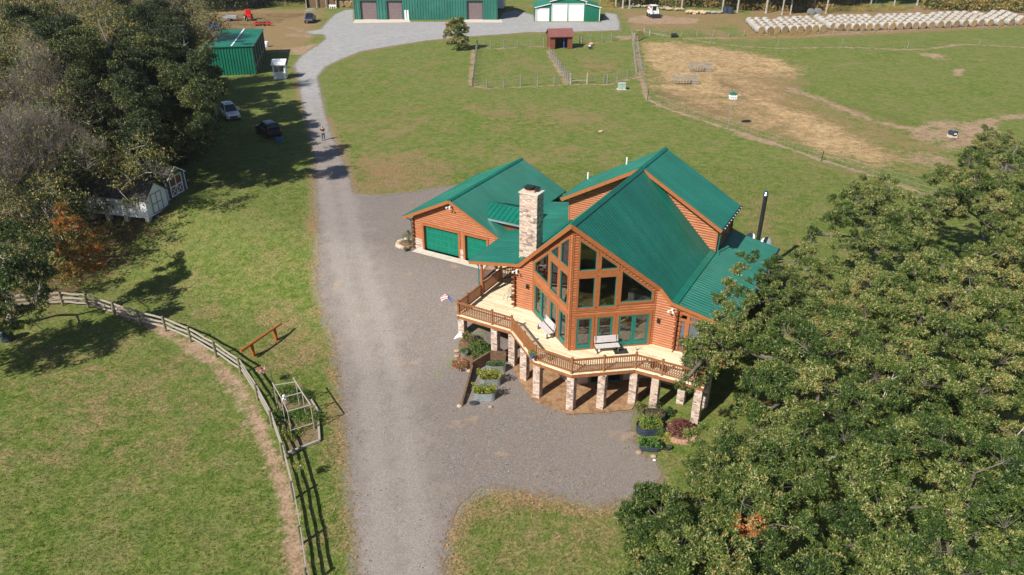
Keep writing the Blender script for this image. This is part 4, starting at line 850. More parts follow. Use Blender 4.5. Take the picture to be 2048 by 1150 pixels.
def shrub(name, label, cat, c, r, h, m=None, n=260, L=.07, tone=.4, seed=1, twigs=True, tvar=.2, group=None, up=.4, base=0):
    """small plant: thin stems and a cloud of leaves"""
    root = thing(name, label, cat, c, 0, group); rr = np.random.default_rng(seed)
    a = rr.uniform(0, 2*math.pi, n); q = np.sqrt(rr.uniform(0, 1, n)); zz = rr.uniform(.15, 1, n); w_ = np.sin(np.clip(zz*.8+.25, 0, 1)*math.pi)**.5
    P = np.stack([q*r*w_*np.cos(a), q*r*w_*np.sin(a), zz*h+base], 1)
    leaf_obj('foliage', [rng_leaves(P, 5, L, L*.42, up, seed, tone, tvar)], m or L_green, root)
    b = MB()
    for i in range(min(14, n//12+4)): p = P[i*7 % n]; b.path([(0,0,base), (p[0]*.45, p[1]*.45, base+(p[2]-base)*.55), tuple(p)], [.012,.009,.004], 4)
    b.build('stems', M['brownwood'], root); return root
# benches
def bench(loc, rz, label):
    t = thing('bench', label, 'bench', loc, rz, 'grey slatted benches on the deck')
    b = MB(); [b.box(-.78,.78,-.24+.165*i,-.24+.165*i+.15,.42,.45) for i in range(3)]; b.build('seat', M['benchgrey'], t)
    b = MB(); [b.frame((0,.30+.035*i,.52+.15*i),(1,0,0),(0,1,-.15),(0,.15,1),1.56,.03,.14) for i in range(3)]; b.build('backrest', M['benchgrey'], t)
    for s in (-1, 1):
        b = MB(); x = .68*s; b.box(x-.035,x+.035,-.22,-.15,0,.42); b.beam((x,.20,0),(x,.40,.95),.07,.06,(0,1,0)); b.box(x-.03,x+.03,-.22,.25,.36,.42); b.beam((x,-.2,.1),(x,.24,.1),.04,.05); b.build('leg', M['benchleg'], t)
    return t
a1 = math.atan2(-.61*1, .79)
def hrot(du, dv): x, y = du*CY+dv*SY, -du*SY+dv*CY; return math.atan2(y, x)
bench(onhouse(-2.25,1.52), hrot(.79,-.61), 'grey slatted bench on the deck before the glazed doors left of the prow corner')
bench(onhouse(2.18,1.52), hrot(.79,.61), 'grey slatted bench on the deck right of the prow corner, facing the railing')
# round black chair on the left deck
t = thing('garden_chair', 'small metal garden chair with a pinkish seat on the deck beside the log corner', 'chair', onhouse(-6.7,4.35), hrot(.9,-.4))
b = MB(); b.lathe((0,0,.44), [(.2,0),(.22,.02),(.2,.04)], 14); b.build('seat', M['benchgrey'], t)
b = MB(); b.path([(-.2,.18,.44),(-.19,.27,.8),(0,.29,.9),(.19,.27,.8),(.2,.18,.44)], .012); [b.tube((x,.25,.46),(x,.29,.86),.008) for x in (-.1,0,.1)]; b.build('backrest', M['black'], t)
for x in (-.17,.17):
    for y in (-.17,.17): b = MB(); b.tube((x,y,.44),(x*1.25,y*1.25,0),.012); b.build('leg', M['black'], t)
# covered grill at the right end of the deck
t = thing('covered_grill', 'bulky black covered grill at the right end of the deck under the oak branches', 'grill', onhouse(7.75,1.9), hrot(1,0))
b = MB(); b.lathe((0,0,0), [(.62,0),(.60,.3),(.55,.8),(.50,1.0),(.36,1.12),(0,1.16)], 14, 1.15, .6); b.build('cover', M['black_cloth'], t, smooth=True)
b = MB(); b.lathe((.75,-.35,0), [(.3,0),(.28,.5),(.2,.66),(0,.7)], 12); b.build('side_cover', M['black_cloth'], t, smooth=True)
b = MB(); b.box(-.45,.45,-.3,.3,0,.012); o = b.build('door_mat', M['black_cloth']); o.location = onhouse(2.95,1.95,.004); o.rotation_euler[2] = hrot(.79,.61); tag(o, 'dark door mat lying right of the bench before the double doors', 'mat')
# planters on the deck rail
def pot(c, r, h, m, name='pot', parent=None):
    b = MB(); b.lathe(c, [(r*.72,0),(r,h*.92),(r*1.08,h*.94),(r*1.08,h),(r*.9,h),(r*.86,h*.86),(0,h*.86)], 16); return b.build(name, m, parent, smooth=False)
def potted(name, label, loc, r, h, m, lm, ph, pr, tone, n=90, L=.06, seed=2, group=None, tvar=.2):
    root = thing(name, label, 'potted plant', loc, 0, group); pot((0,0,0), r, h, m, 'pot', root); rr = np.random.default_rng(seed)
    a = rr.uniform(0, 6.28, n); q = np.sqrt(rr.uniform(0, 1, n)); P = np.stack([q*pr*np.cos(a), q*pr*np.sin(a), h*.9+rr.uniform(0, 1, n)*ph*(1-.5*q)], 1)
    leaf_obj('foliage', [rng_leaves(P, 5, L, L*.5, .5, seed, tone, tvar)], lm, root); return root
potted('hanging_planter', 'blue pot of leafy green flowers hung outside the deck railing', onhouse(-1.42,-1.92,.32), .17, .26, M['blueplastic'], L_green, .38, .26, .55, 90, .07, 4, tvar=.25)
potted('potted_plant', 'small pale leafy plant on the deck inside the railing left of the prow', onhouse(-.55,-1.2,0), .14, .2, M['greywood'], L_green, .35, .26, .35, 60, .06, 5)
potted('flower_pot', 'pot of red flowers behind the deck railing near the right posts', onhouse(5.35,1.25,0), .2, .28, M['bluegalv'], L_flower, .3, .3, .35, 120, .055, 6, tvar=.4)
potted('flower_pot', 'dark blue pot beside the pot of red flowers behind the railing', onhouse(6.0,1.2,0), .2, .26, M['bluegalv'], L_green, .25, .2, .3, 60, .05, 7)
def twig_tree(loc, label, h=.8, base=1.15):
    t = thing('wire_ornament', label, 'ornament', loc); b = MB(); b.tube((0,0,0),(0,0,h*.6),.02); rr = random.Random(4)
    for i in range(9):
        a = i*2.4; r = rr.uniform(.25,.5); b.path([(0,0,h*.45),(r*.5*math.cos(a),r*.5*math.sin(a),h*.7),(r*math.cos(a),r*math.sin(a),h*rr.uniform(.75,1.05))], [.012,.009,.006], 4)
    b.build('branches', M['brownwood'], t); return t
twig_tree(onhouse(4.45,.62,1.16), 'small bare wire tree ornament standing on the deck corner post', .42)
twig_tree(onhouse(-4.3,1.0,0), 'thin bare wire stake on the deck left of the railing angle', .9)
# flags
def flag(name, label, pole0, pole1, cloth, m, m2=None):
    t = thing(name, label, 'flag', pole0); P0 = Vector(pole0); b = MB(); b.tube((0,0,0), Vector(pole1)-P0, .014); b.build('pole', M['brownwood'], t)
    b = MB(); n = len(cloth)//2; vs = [Vector(c)-P0 for c in cloth]; b.add(vs, [(i, i+1, n+i+1, n+i) for i in range(n-1)]); b.add([v+Vector((.006,.006,.004)) for v in vs], [(n+i, n+i+1, i+1, i) for i in range(n-1)])
    b.build('cloth', m, t, smooth=True); return t
def flag_mat():
    m = mat('striped_flag', (.7,.7,.7), .7); n = N(m); v = n.coord('Generated'); sp = n.new('ShaderNodeSeparateXYZ'); n.link(v, sp.inputs[0])
    st = n.math('GREATER_THAN', n.math('FRACT', n.math('MULTIPLY', sp.outputs[1], 6.5)), .5); c = n.mix(st, (.75,.73,.75), (.55,.03,.05)); c = n.mix(n.math('GREATER_THAN', sp.outputs[0], .55), c, (.04,.06,.22)); n.col(c); return m
A_ = Vector(onhouse(-8.72,.75,1.0)); tip_ = atz(882,594,1.1)
q0, q1 = atz(903,603,1.25), atz(878,600,1.05)
arc = [atz(903,600,1.35), atz(897,592,1.45), atz(889,589,1.5), atz(880,596,1.4)]
flag('striped_flag', 'small red white and blue flag flying from a pole off the left deck corner', A_, atz(896,591,1.5), [p for p in arc]+[p+Vector((.12,-.28,-.16)) for p in arc], flag_mat())
B_ = Vector(onhouse(-8.6,.9,-1.2)); t1 = atz(917,668,-1.3)
flag('white_pennant', 'white pointed pennant hanging off the leftmost stone column', B_, atz(921,664,-1.25), [atz(922,662,-1.1), atz(914,670,-1.3), atz(908,678,-1.5), atz(923,671,-1.25), atz(917,675,-1.4), atz(908.5,678.5,-1.5)], M['white'])
# raised bed at the left: timber walls, stones, shrubs
t = thing('raised_bed', 'stone edged raised bed with a brown timber wall under the left deck corner', 'garden bed', ghouse(-7.0,-.3)); r0 = Vector(t.location)
loc_ = lambda u, v, z: Vector((*hw(u, v), z))-r0
b = MB(); b.beam(loc_(-5.84,.35,-2.25), loc_(-6.35,-1.3,-2.4), .14, .75); b.beam(loc_(-5.84,.35,-2.2), loc_(-4.9,.9,-2.3), .14, .7); b.build('timber_wall', M['brownwood'], t)
b = MB(); b.beam(loc_(-6.28,-1.25,-2.48), loc_(-4.9,-4.7,-2.82), .12, .5); b.beam(loc_(-6.3,-1.3,-2.3), loc_(-6.3,-1.31,-2.3), .14, .6); b.build('timber_edging', M['brownwood'], t)
b = MB(); b.box(*sorted((0,.16)), 0, .16, 0, 0); rr = random.Random(8)
b = MB()
edgep = [(-8.0,-.45),(-7.8,-.8),(-7.5,-1.0),(-7.1,-1.1),(-6.8,-1.2),(-6.5,-1.3),(-6.9,-.75),(-6.5,-.9),(-6.2,-.75),(-7.4,-.6)]
for i, (u, v) in enumerate(edgep): b.tone = rr.random(); x, y = hw(u, v); b.blob((x-r0.x, y-r0.y, tz(x,y)-r0.z+.1), rr.uniform(.13,.2), 2, .12, (1.2,.9,.7), seed=i)
b.build('edging_stones', M['rock'], t, tone=True)
b = MB(); P_ = [(-8.3,.9),(-8.2,0),(-7.7,-.8),(-6.5,-1.2),(-6.0,.3),(-6.0,1.3)]; b.prism([loc_(u, v, tz(*hw(u, v))+.12) for u, v in P_], (0,0,-.4)); b.build('soil', M['mulch'], t)
shrub('leafy_shrub', 'grey green leafy shrub filling the raised bed beside the second column', 'shrub', ghouse(-6.85,.55,.1), .95, 1.15, L_green, 900, .09, .34, 3, tvar=.3)
shrub('leafy_shrub', 'low green shrub at the back of the raised bed under the deck', 'shrub', ghouse(-6.3,1.1,.1), .7, .8, L_green, 420, .085, .3, 4)
shrub('dry_shrub', 'brown seedy shrub beside the leftmost stone column', 'shrub', ghouse(-7.75,.55,.1), .5, 1.0, L_wood, 300, .07, .6, 5)
potted('flower_pot', 'galvanised pot with a leafy plant in the raised bed', ghouse(-7.45,-.35,.1), .24, .34, M['galv'], L_green, .3, .3, .3, 90, .07, 8)
potted('flower_pot', 'pale pot overflowing with red and yellow flowers at the front of the raised bed', ghouse(-7.25,-1.35,0), .22, .28, M['terracotta'], L_flower, .5, .55, .42, 560, .07, 9, tvar=.33)
# galvanised tubs
def tub(label, a, c, w_, m, grp, h=.60, ribs=4):
    """oval stock tank from a to c (world ground points)"""
    a, c = Vector(a), Vector(c); d = (c-a); L = d.length; mid_ = (a+c)/2; rz = math.atan2(d.y, d.x); x, y = mid_.x, mid_.y
    t = thing('oval_tub', label, 'planter', (x, y, tz(x, y)+.02), rz, grp); n_ = 28
    def outline(s, z):
        r = w_/2*s; hx = (L/2-w_/2); o = []
        for i in range(n_):
            an = 2*math.pi*i/n_; cx = hx if math.cos(an) > 1e-6 else -hx; cx = 0 if abs(math.cos(an)) < 1e-6 else cx; o.append((cx+r*math.cos(an), r*math.sin(an), z))
        return o
    pr = [(0.97,0)]
    for i in range(ribs):
        z = h*(i+.5)/ribs; pr += [(1,z-.05),(1.035,z),(1,z+.05)]
    pr += [(1.0,h-.02),(1.06,h-.01),(1.06,h+.015),(.98,h+.015),(.96,h-.1),(.96,h-.14)]
    b = MB(); vs = [p for s_, z in pr for p in outline(s_, z)]; k = len(pr); b.add(vs, [(j*n_+i, j*n_+(i+1)%n_, (j+1)*n_+(i+1)%n_, (j+1)*n_+i) for j in range(k-1) for i in range(n_)]); b.build('tank', m, t, smooth=False)
    b = MB(); b.add(outline(.955, h-.11), [tuple(range(n_))]); b.build('soil', M['soil'], t); return t
GT = 'galvanised oval tubs along the timber edging'
g3 = lambda u, v: Vector((*hw(u, v), 0))
tubs = [('galvanised oval tub nearest the gravel lot, planted with yellow green herbs', (-4.62,-3.72),(-3.45,-3.05), .62), ('galvanised oval tub in the middle of three, with bushy yellow green plants', (-5.1,-2.2),(-3.95,-1.5), .62), ('galvanised oval tub with bare soil beside the stone columns', (-5.55,-.62),(-4.4,.0), .66)]
for i, (lb, a, c, w_) in enumerate(tubs):
    tb = tub(lb, g3(*a), g3(*c), w_, M['galv'], GT, .58)
    rr = np.random.default_rng(20+i); n_ = (480, 560, 130)[i]; P = np.stack([rr.uniform(-.58, .58, n_), rr.uniform(-.24, .24, n_), .5+rr.uniform(0, (.55,.6,.2)[i], n_)], 1); P[:, :2] *= 1+(P[:, 2:3]-.5)*.85
    pl_ = thing('herb_plants', ['yellow green herbs growing in the tub nearest the gravel lot','bushy yellow green plants growing in the middle tub','sparse low seedlings in the back tub'][i], 'plants', tb.location, tb.rotation_euler[2], None); pl_.location = tb.location
    leaf_obj('foliage', [rng_leaves(P, 5, .085, .05, .6, 30+i, (.68,.72,.35)[i], .22)], L_green, pl_)
GD = 'dark oval tubs in the right bed'
dt = [('dark steel tub full of bright green leafy plants beside the gravel', (5.65,-1.75),(6.95,-.75), 1.0, .5), ('dark tub half hidden behind the bright green plants, with dry stalks', (5.55,-.35),(6.75,.2), .9, .5), ('small dark tub with broad cabbage leaves nearest the camera', (6.3,-3.0),(7.45,-2.55), .62, .36)]
for i, (lb, a, c, w_, h_) in enumerate(dt):
    tb = tub(lb, g3(*a), g3(*c), w_, M['bluegalv'], GD, h_, 2); rr = np.random.default_rng(40+i); n_ = (420, 260, 130)[i]; W2 = (.42,.36,.3)[i]
    P = np.stack([rr.uniform(-.62, .62, n_), rr.uniform(-W2, W2, n_), h_*.8+rr.uniform(0, (.6,.75,.3)[i], n_)], 1)
    pl_ = thing('bed_plants', ['bright green leafy peppers in the dark tub','thin dry stalks and weeds in the back dark tub','broad blue green cabbages in the small dark tub'][i], 'plants', tb.location, tb.rotation_euler[2])
    leaf_obj('foliage', [rng_leaves(P, 5, (.085,.06,.16)[i], (.05,.02,.12)[i], .6, 50+i, (.58,.30,.40)[i], (.16,.3,.1)[i])], L_green if i != 1 else L_wood, pl_)
# brick ring with burgundy shrub
cx, cy, cz = ghouse(8.02,-.62); t = thing('brick_planter', 'round red brick edging ring with soil before the right stone column', 'planter', (cx, cy, cz)); b = MB(); nb = 26
for i in range(nb):
    a = 2*math.pi*i/nb
    for k in range(2): b.frame((.86*math.cos(a+k*.12), .86*math.sin(a+k*.12), .0+.14*k-.05), (-math.sin(a),math.cos(a),0), (math.cos(a),math.sin(a),0), (0,0,1), .20, .2, .125)
b.build('brick_ring', M['brick'], t); b = MB(); b.lathe((0,0,0), [(.8,.0),(.8,.12),(0,.16)], 20); b.build('soil', M['mulch'], t)
shrub('burgundy_shrub', 'round burgundy leaved shrub growing inside the brick ring', 'shrub', (cx, cy, cz+.1), .80, .95, L_burg, 1000, .085, .52, 6, tvar=.35)
shrub('yellow_shrub', 'small yellow green plant at the front of the brick ring', 'shrub', ghouse(7.5,-1.5), .3, .45, L_green, 130, .075, .85, 7)
shrub('leafy_shrub', 'green plant between the dark tubs and the brick ring', 'shrub', ghouse(7.05,-1.35), .38, .6, L_green, 180, .08, .45, 8)
shrub('leafy_shrub', 'dark green plant at the foot of the column behind the tubs', 'shrub', ghouse(6.85,.75), .3, .7, L_green, 150, .08, .12, 9)
shrub('leafy_shrub', 'wispy tall weeds at the foot of the seventh column by the gravel edge', 'shrub', ghouse(5.0,.25), .45, .75, L_wood, 170, .06, .55, 10)
potted('flower_pot', 'small dark blue pot beside the cabbage tub', ghouse(7.85,-2.3), .17, .26, M['bluegalv'], L_wood, .15, .14, .5, 40, .05, 11)
for i, (u, v, r, lb) in enumerate([(6.45,-3.45,.17,'reddish rock against the left end of the cabbage tub'),(7.3,-3.35,.15,'pale rock before the cabbage tub'),(7.45,-3.6,.08,'small white stone before the cabbage tub'),(-3.25,-3.95,.13,'tan rock at the right foot of the front galvanised tub'),(-3.45,-2.35,.13,'tan rock between the two front galvanised tubs'),(-3.9,-.7,.15,'tan rock beside the back galvanised tub'),(-5.25,-3.6,.14,'brown rock left of the front galvanised tub'),(-5.0,-4.85,.15,'pale round rock at the end of the timber edging')]):
    b = MB(); b.tone = (i*.37) % 1; b.blob((0,0,r*.4), r, 2, .12, (1.2,.9,.75), seed=60+i); o = b.build('rock', M['white'] if 'white' in lb else M['rock'], tone=True); o.location = ghouse(u, v); tag(o, lb, 'rock')
b = MB(); b.blob((0,0,.08), .2, 2, .2, (1.6,1,.6), 3); o = b.build('black_bag', M['black_cloth']); o.location = ghouse(-4.35,-4.15); tag(o, 'crumpled black bag before the front galvanised tub', 'bag')
b = MB(); b.blob((0,0,.12), .3, 2, .25, (1.1,.8,.5), 5); o = b.build('lawn_rock', M['rock'], tone=True); o.location = spot(1201,264); tag(o, 'lone grey rock on the lawn behind the house', 'rock')
# garage corner bed
t = thing('stone_planter', 'curved tan stone planter at the left corner of the garage', 'planter', ghouse(-18.9,8.9)); b = MB(); rr = random.Random(2)
for i in range(11):
    a = 1.2+i*.36; b.tone = rr.random(); b.blob((.85*math.cos(a), .85*math.sin(a), .12), rr.uniform(.18,.27), 2, .12, (1.1,.9,.8), seed=80+i)
b.build('edging_stones', M['rock'], t, tone=True); b = MB(); b.lathe((0,0,0), [(.75,0),(.75,.15),(0,.25)], 16); b.build('soil', M['mulch'], t)
shrub('rose_bush', 'sparse green bush in the stone planter by the garage corner', 'shrub', ghouse(-18.85,8.95,.15), .6, 1.15, L_green, 150, .085, .25, 12)
potted('garden_ornament', 'small teal and rust pot beside the garage apron', ghouse(-18.3,7.75), .14, .3, M['teal'], L_fall, .2, .2, .8, 40, .06, 13)
# log beam on two posts
def log_post_bench():
    a, c = spot(508,714), spot(553,682); a = Vector((a.x,a.y,tz(a.x,a.y))); c = Vector((c.x,c.y,tz(c.x,c.y)))
    t = thing('log_beam_frame', 'varnished orange log beam resting on two log posts beside the rail fence', 'log frame', a)
    d = (c-a); d.z = 0; d.normalize(); L = (c-a).length; b = MB(); z = 1.02
    b.tube(Vector((0,0,z))-d*1.05, Vector((0,0,z))+d*(L+.75), .105, .085, 12); b.build('beam', M['orangelog'], t)
    for p in (Vector((0,0,0)), c-a):
        q = MB(); p0 = Vector((p.x,p.y,-.05)); q.tube(p0, Vector((p.x,p.y,z-.03)), .13, .12, 12); q.build('post', M['orangelog'], t)
log_post_bench()
# garden frame, bed and hanging baskets beside the fence
pw = lambda px, py, h=0: Vector((*atz(px, py, tz(*spot(px, py)[:2])+h)[:2], tz(*spot(px, py)[:2])+h))
t = thing('timber_bed', 'weathered timber framed vegetable bed against the rail fence', 'garden bed', spot(600,840)); r0 = t.location.copy()
def cc(px, py, h=0): return atz(px, py, -2.85+h)-r0
b = MB(); qs = [cc(554,792,.1), cc(546,800,.1)]
b.beam(cc(574,909,.1), cc(640,882,.1), .13, .16); b.beam(cc(640,882,.1), cc(636,822,.1), .13, .16); b.beam(cc(636,822,.1), cc(622,800,.1), .12, .14); b.build('timber_edging', M['greywood'], t)
b = MB(); b.prism([cc(574,909,.05), cc(640,882,.05), cc(636,822,.05), cc(602,766,.05), cc(555,792,.05)], (0,0,-.3)); b.build('soil', varied('weedy_soil', (.09,.075,.035), (.20,.14,.08), .95, 2.2, bump=.5, extra=(.10,.13,.035)), t)
HT = 1.9; T = lambda px, py: atz(px, py, -2.85+HT)-r0
tl, tr_, ml, mr_, nl, nr_ = T(548,772), T(592,765), T(563,797), T(605,786), T(576,824), T(622,811)
t = thing('pergola_frame', 'pale bare pole pergola frame standing over the vegetable bed', 'pergola', r0)
b = MB(); ex = (nl-tl).normalized(); b.path([tl-ex*.3, ml, nl], .035); b.path([tr_-ex*.5, mr_, nr_], .04); b.build('side_rail', M['greywood'], t)
b = MB(); [b.tube(p, q, .035) for p, q in ((tl, tr_), (ml, mr_), (nl, nr_))]; b.build('cross_rail', M['greywood'], t)
for p in (tl, tr_, ml, mr_, nl, nr_): b = MB(); b.tube(p, (p.x, p.y, -2.9-r0.z), .032); b.build('post', M['greywood'], t)
b = MB(); b.tube((nl.x,nl.y,-2.35-r0.z),(nr_.x,nr_.y,-2.3-r0.z), .03); b.build('low_rail', M['greywood'], t)
rr = np.random.default_rng(5)
for k, (px, py, n_, h_, tn, lb) in enumerate([(570,790,220,.5,.4,'weedy green plants at the back left of the vegetable bed'),(600,800,260,.7,.3,'tall green vines inside the pergola frame'),(600,835,320,.45,.35,'low green plants in the middle of the vegetable bed'),(625,845,200,.6,.45,'bright green clump at the right rim of the vegetable bed'),(560,840,240,.4,.3,'weeds along the fence side of the vegetable bed'),(585,870,200,.25,.5,'thin dry weeds at the near end of the vegetable bed')]):
    g = spot(px, py); shrub('bed_plants', lb, 'plants', g, .85, h_, L_green, int(n_*1.9), .085, tn+.08, 70+k)
b = MB(); b.blob((0,0,.0), .16, 2, .05); b.blob((0,0,.22), .11, 2, .05); b.tube((0,0,-.5),(0,0,0),.02); o = b.build('garden_ornament', M['white'], smooth=True); g = spot(572,812); o.location = (g.x, g.y, g.z+.5); tag(o, 'white figure ornament standing inside the pergola frame', 'ornament')
def hanger(lb, px, py, h, hx, hy, lm, tone, seed, m):
    g = spot(px, py); g.z = tz(g.x, g.y); t = thing('hanging_basket', lb, 'hanging basket', g); top = atz(hx, hy, g.z+h)-g
    b = MB(); b.path([(0,0,0),(0,0,h+.25),(top.x*.5,top.y*.5,h+.42),(top.x,top.y,h+.28),(top.x,top.y,h+.05)], .012, 6); b.build('hook_stand', M['black'], t)
    pot((top.x, top.y, h-.28), .15, .2, m, 'basket', t); rr = np.random.default_rng(seed); n_ = 130; a = rr.uniform(0, 6.28, n_); q = np.sqrt(rr.uniform(0, 1, n_))*.33
    leaf_obj('flowers', [rng_leaves(np.stack([top.x+q*np.cos(a), top.y+q*np.sin(a), h-.08+rr.uniform(-.05, .2, n_)], 1), 5, .06, .04, .3, seed, tone, .22)], lm, t)
hanger('hanging basket of yellow and pink flowers on a hook beside the rail fence', 549,782,1.35, 524,741, L_flower, .78, 3, M['blueplastic'])
hanger('hanging basket of green leaves on a hook over the lower rail fence', 606,966,1.2, 600,932, L_green, .7, 4, M['galv'])

# ================================================================ FENCES
def wood_fence(name, label, pts, hpost=1.3, rails=(.35,.72,1.1)):
    P = [spot(*p) for p in pts]; P = [Vector((p.x, p.y, tz(p.x, p.y))) for p in P]; t = thing(name, label, 'fence', P[0]); r0 = P[0]; rr = random.Random(5)
    for i, p in enumerate(P):
        b = MB(); q = p-r0; b.tube(q+Vector((0,0,-.1)), q+Vector((rr.uniform(-.02,.02),rr.uniform(-.02,.02),hpost)), .085, .075, 8); b.build('post', M['postwood'], t)
        if i:
            a = P[i-1]-r0; d = (q-a).normalized(); nn = Vector((d.y,-d.x,0))*-.095
            for z in rails:
                b = MB(); n_ = 5; w_ = [a+(q-a)*k/n_+nn+Vector((0,0,z+.02*math.sin(k*1.7+i+z*9)-.025*math.sin(math.pi*k/n_))) for k in range(n_+1)]
                for k in range(n_): b.beam(w_[k], w_[k+1], .045, .14)
                b.build('rail', M['greywood'], t)
    return t
FP = [(30,621),(78,616),(126,614),(178,618),(231,636),(281,652),(332,665),(382,686),(433,716),(482,750),(516,802),(545,856),(568,922),(588,1000),(604,1090),(616,1175)]
wood_fence('rail_fence', 'weathered three rail wooden fence curving round the left pasture', FP)
def wire_fence(label, pts, h=1.5, m=None, posts=True, leaning=0, r=.095, mesh=True, n_wires=5, name='wire_fence', start=0):
    P = [spot(*p) for p in pts]; P = [Vector((p.x, p.y, tz(p.x, p.y))) for p in P]; t = thing(name, label, 'fence', P[0]); r0 = P[0]; rr = random.Random(int(P[0].x*7)%97)
    for i, p in enumerate(P):
        b = MB(); q = p-r0; hh = h*rr.uniform(.92,1.1); b.tube(q-Vector((0,0,.1)), q+Vector((rr.uniform(-.05,.05)+leaning,rr.uniform(-.04,.04),hh)), r, r*.9, 8); b.build('post', m or M['postgrey'], t)
    if mesh:
        b = MB()
        for a, c in zip(P[:-1], P[1:]):
            for k in range(n_wires): z = .15+k*(h-.3)/(n_wires-1); b.tube(a-r0+Vector((0,0,z)), c-r0+Vector((0,0,z)), .006, n=3, cap=False)
            L = (c-a).length; nv = int(L/.6)
            for k in range(nv): p = a-r0+(c-a)*k/nv; b.tube(p+Vector((0,0,.1)), p+Vector((0,0,h-.1)), .004, n=3, cap=False)
        b.build('wire_mesh', M['galv'], t)
    return t
ip = lambda a, c, n: [(a[0]+(c[0]-a[0])*i/n, a[1]+(c[1]-a[1])*i/n) for i in range(n+1)]
wire_fence('wire paddock fence along the near side of the small paddocks, left half', [(944,173),(972,177),(1006,175),(1040,172.5),(1074,171),(1107,170),(1140,168.5)])
wire_fence('wire paddock fence on the left side of the left paddock', ip((944,173),(953,97),11))
wire_fence('wire paddock fence between the single tree and the red shed', [(953,97),(980,97.5),(1007,95.5),(1034,94.5),(1061,94.5),(1086,93)])
wire_fence('wire fence dividing the two small paddocks', ip((1138,167),(1098,110),11))
wire_fence('wire paddock fence from the paddock gate to the far right corner, near side', [(1173,167),(1206,168),(1213,167),(1233,163),(1253,158),(1282,151)])
wire_fence('double post wire fence on the right side of the right paddock', ip((1271,152),(1262,70),9), 1.5, r=.09)
wire_fence('outer wire fence beside the straw yard right of the paddocks', ip((1282,151),(1273,88),4), 1.5)
wire_fence('wire fence behind the red shed at the back of the right paddock', [(1158,88),(1162,84),(1180,84),(1202,83),(1221,82),(1262,70)])
wire_fence('wire fence with leaning grey posts along the back of the pasture before the hay bales', [(1297,69),(1326,74),(1360,72),(1392,71),(1424,71),(1455,73),(1486,71),(1517,71.5),(1547,69.5),(1578,69),(1608,67.5),(1636,67),(1664,66.5),(1692,65),(1720,63.5),(1746,62.5),(1774,61),(1802,59.5),(1832,57.5),(1865,58),(1898,55.5),(1930,55),(1963,54),(1995,52.5),(2028,50.5),(2060,49)], 1.25, leaning=.12)
wire_fence('sparse thin wire fence across the upper pasture', [(1419,85),(1554,91),(1682,88),(1813,95),(1957,87),(2080,88)], 1.2, M['galv'], r=.05, n_wires=2)
wire_fence('thin wire fence with dark steel posts between the lawn and the straw yard', [(1282,151),(1294,199),(1642,320),(1910,400)], 1.25, M['black'], r=.05, n_wires=3)
t = thing('paddock_gate', 'low wooden rail gate in the near paddock fence', 'gate', spot(1140,168.5)); r0 = t.location.copy(); q = spot(1173,167)-r0; b = MB(); b.tube((0,0,.55), q+Vector((0,0,.55)), .05); b.tube((0,0,1.0), q+Vector((0,0,.4)), .02); b.build('rail', M['greywood'], t)
for p in (Vector((0,0,0)), q): b = MB(); b.tube(p, p+Vector((0,0,1.7)), .12, .11); b.build('post', M['greywood'], t)
t = thing('farm_gate', 'rusty brown tubular farm gate standing open at the corner of the straw yard', 'gate', spot(1269,83)); r0 = t.location.copy(); q = spot(1284,75)-r0; b = MB()
for z in (.2,.45,.7,.95,1.2,1.45): b.tube((0,0,z), q+Vector((0,0,z)), .035, n=6)
for k in (0,.25,.5,.75,1): b.tube(q*k+Vector((0,0,.2)), q*k+Vector((0,0,1.45)), .035, n=6)
b.build('gate_bars', mat('rusty_gate', (.26,.10,.04), .7), t)
for p, h in ((Vector((-.3,0,0)),1.7), (q+Vector((.2,0,0)),1.9)): b = MB(); b.tube(p, p+Vector((0,0,h)), .13, .12); b.build('post', M['greywood'], t)
b = MB(); q2 = spot(1298,71)-r0; b.tube(q+Vector((.2,0,1.8)), q2+Vector((0,0,1.8)), .05); b.tube(q2, q2+Vector((0,0,1.85)), .09); b.build('brace_rail', M['greywood'], t)
# ================================================================ OUTBUILDINGS
def heading(p, q): d = Vector(q)-Vector(p); return math.atan2(d.y, d.x)
def ribbed(b, a, c, z0, z1a, z1c, rib=.30, out=None, dep=.035, w_=.06):
    """upright sheet wall from a to c (xy), top height running z1a..z1c, with raised ribs on side out"""
    a, c = Vector((*a[:2], 0)), Vector((*c[:2], 0)); d = c-a; L = d.length; d /= L; n = Vector((d.y, -d.x, 0)) if out is None else Vector(out)
    b.prism([a+Vector((0,0,z0)), c+Vector((0,0,z0)), c+Vector((0,0,z1c)), a+Vector((0,0,z1a))], -n*.08); k = int(L/rib)
    for i in range(k):
        s = (i+.5)/k; p = a+d*(L*s); z1 = z1a+(z1c-z1a)*s; b.prism([p-d*w_/2+Vector((0,0,z0)), p+d*w_/2+Vector((0,0,z0)), p+d*w_/2+Vector((0,0,z1-.02)), p-d*w_/2+Vector((0,0,z1-.02))], n*dep)
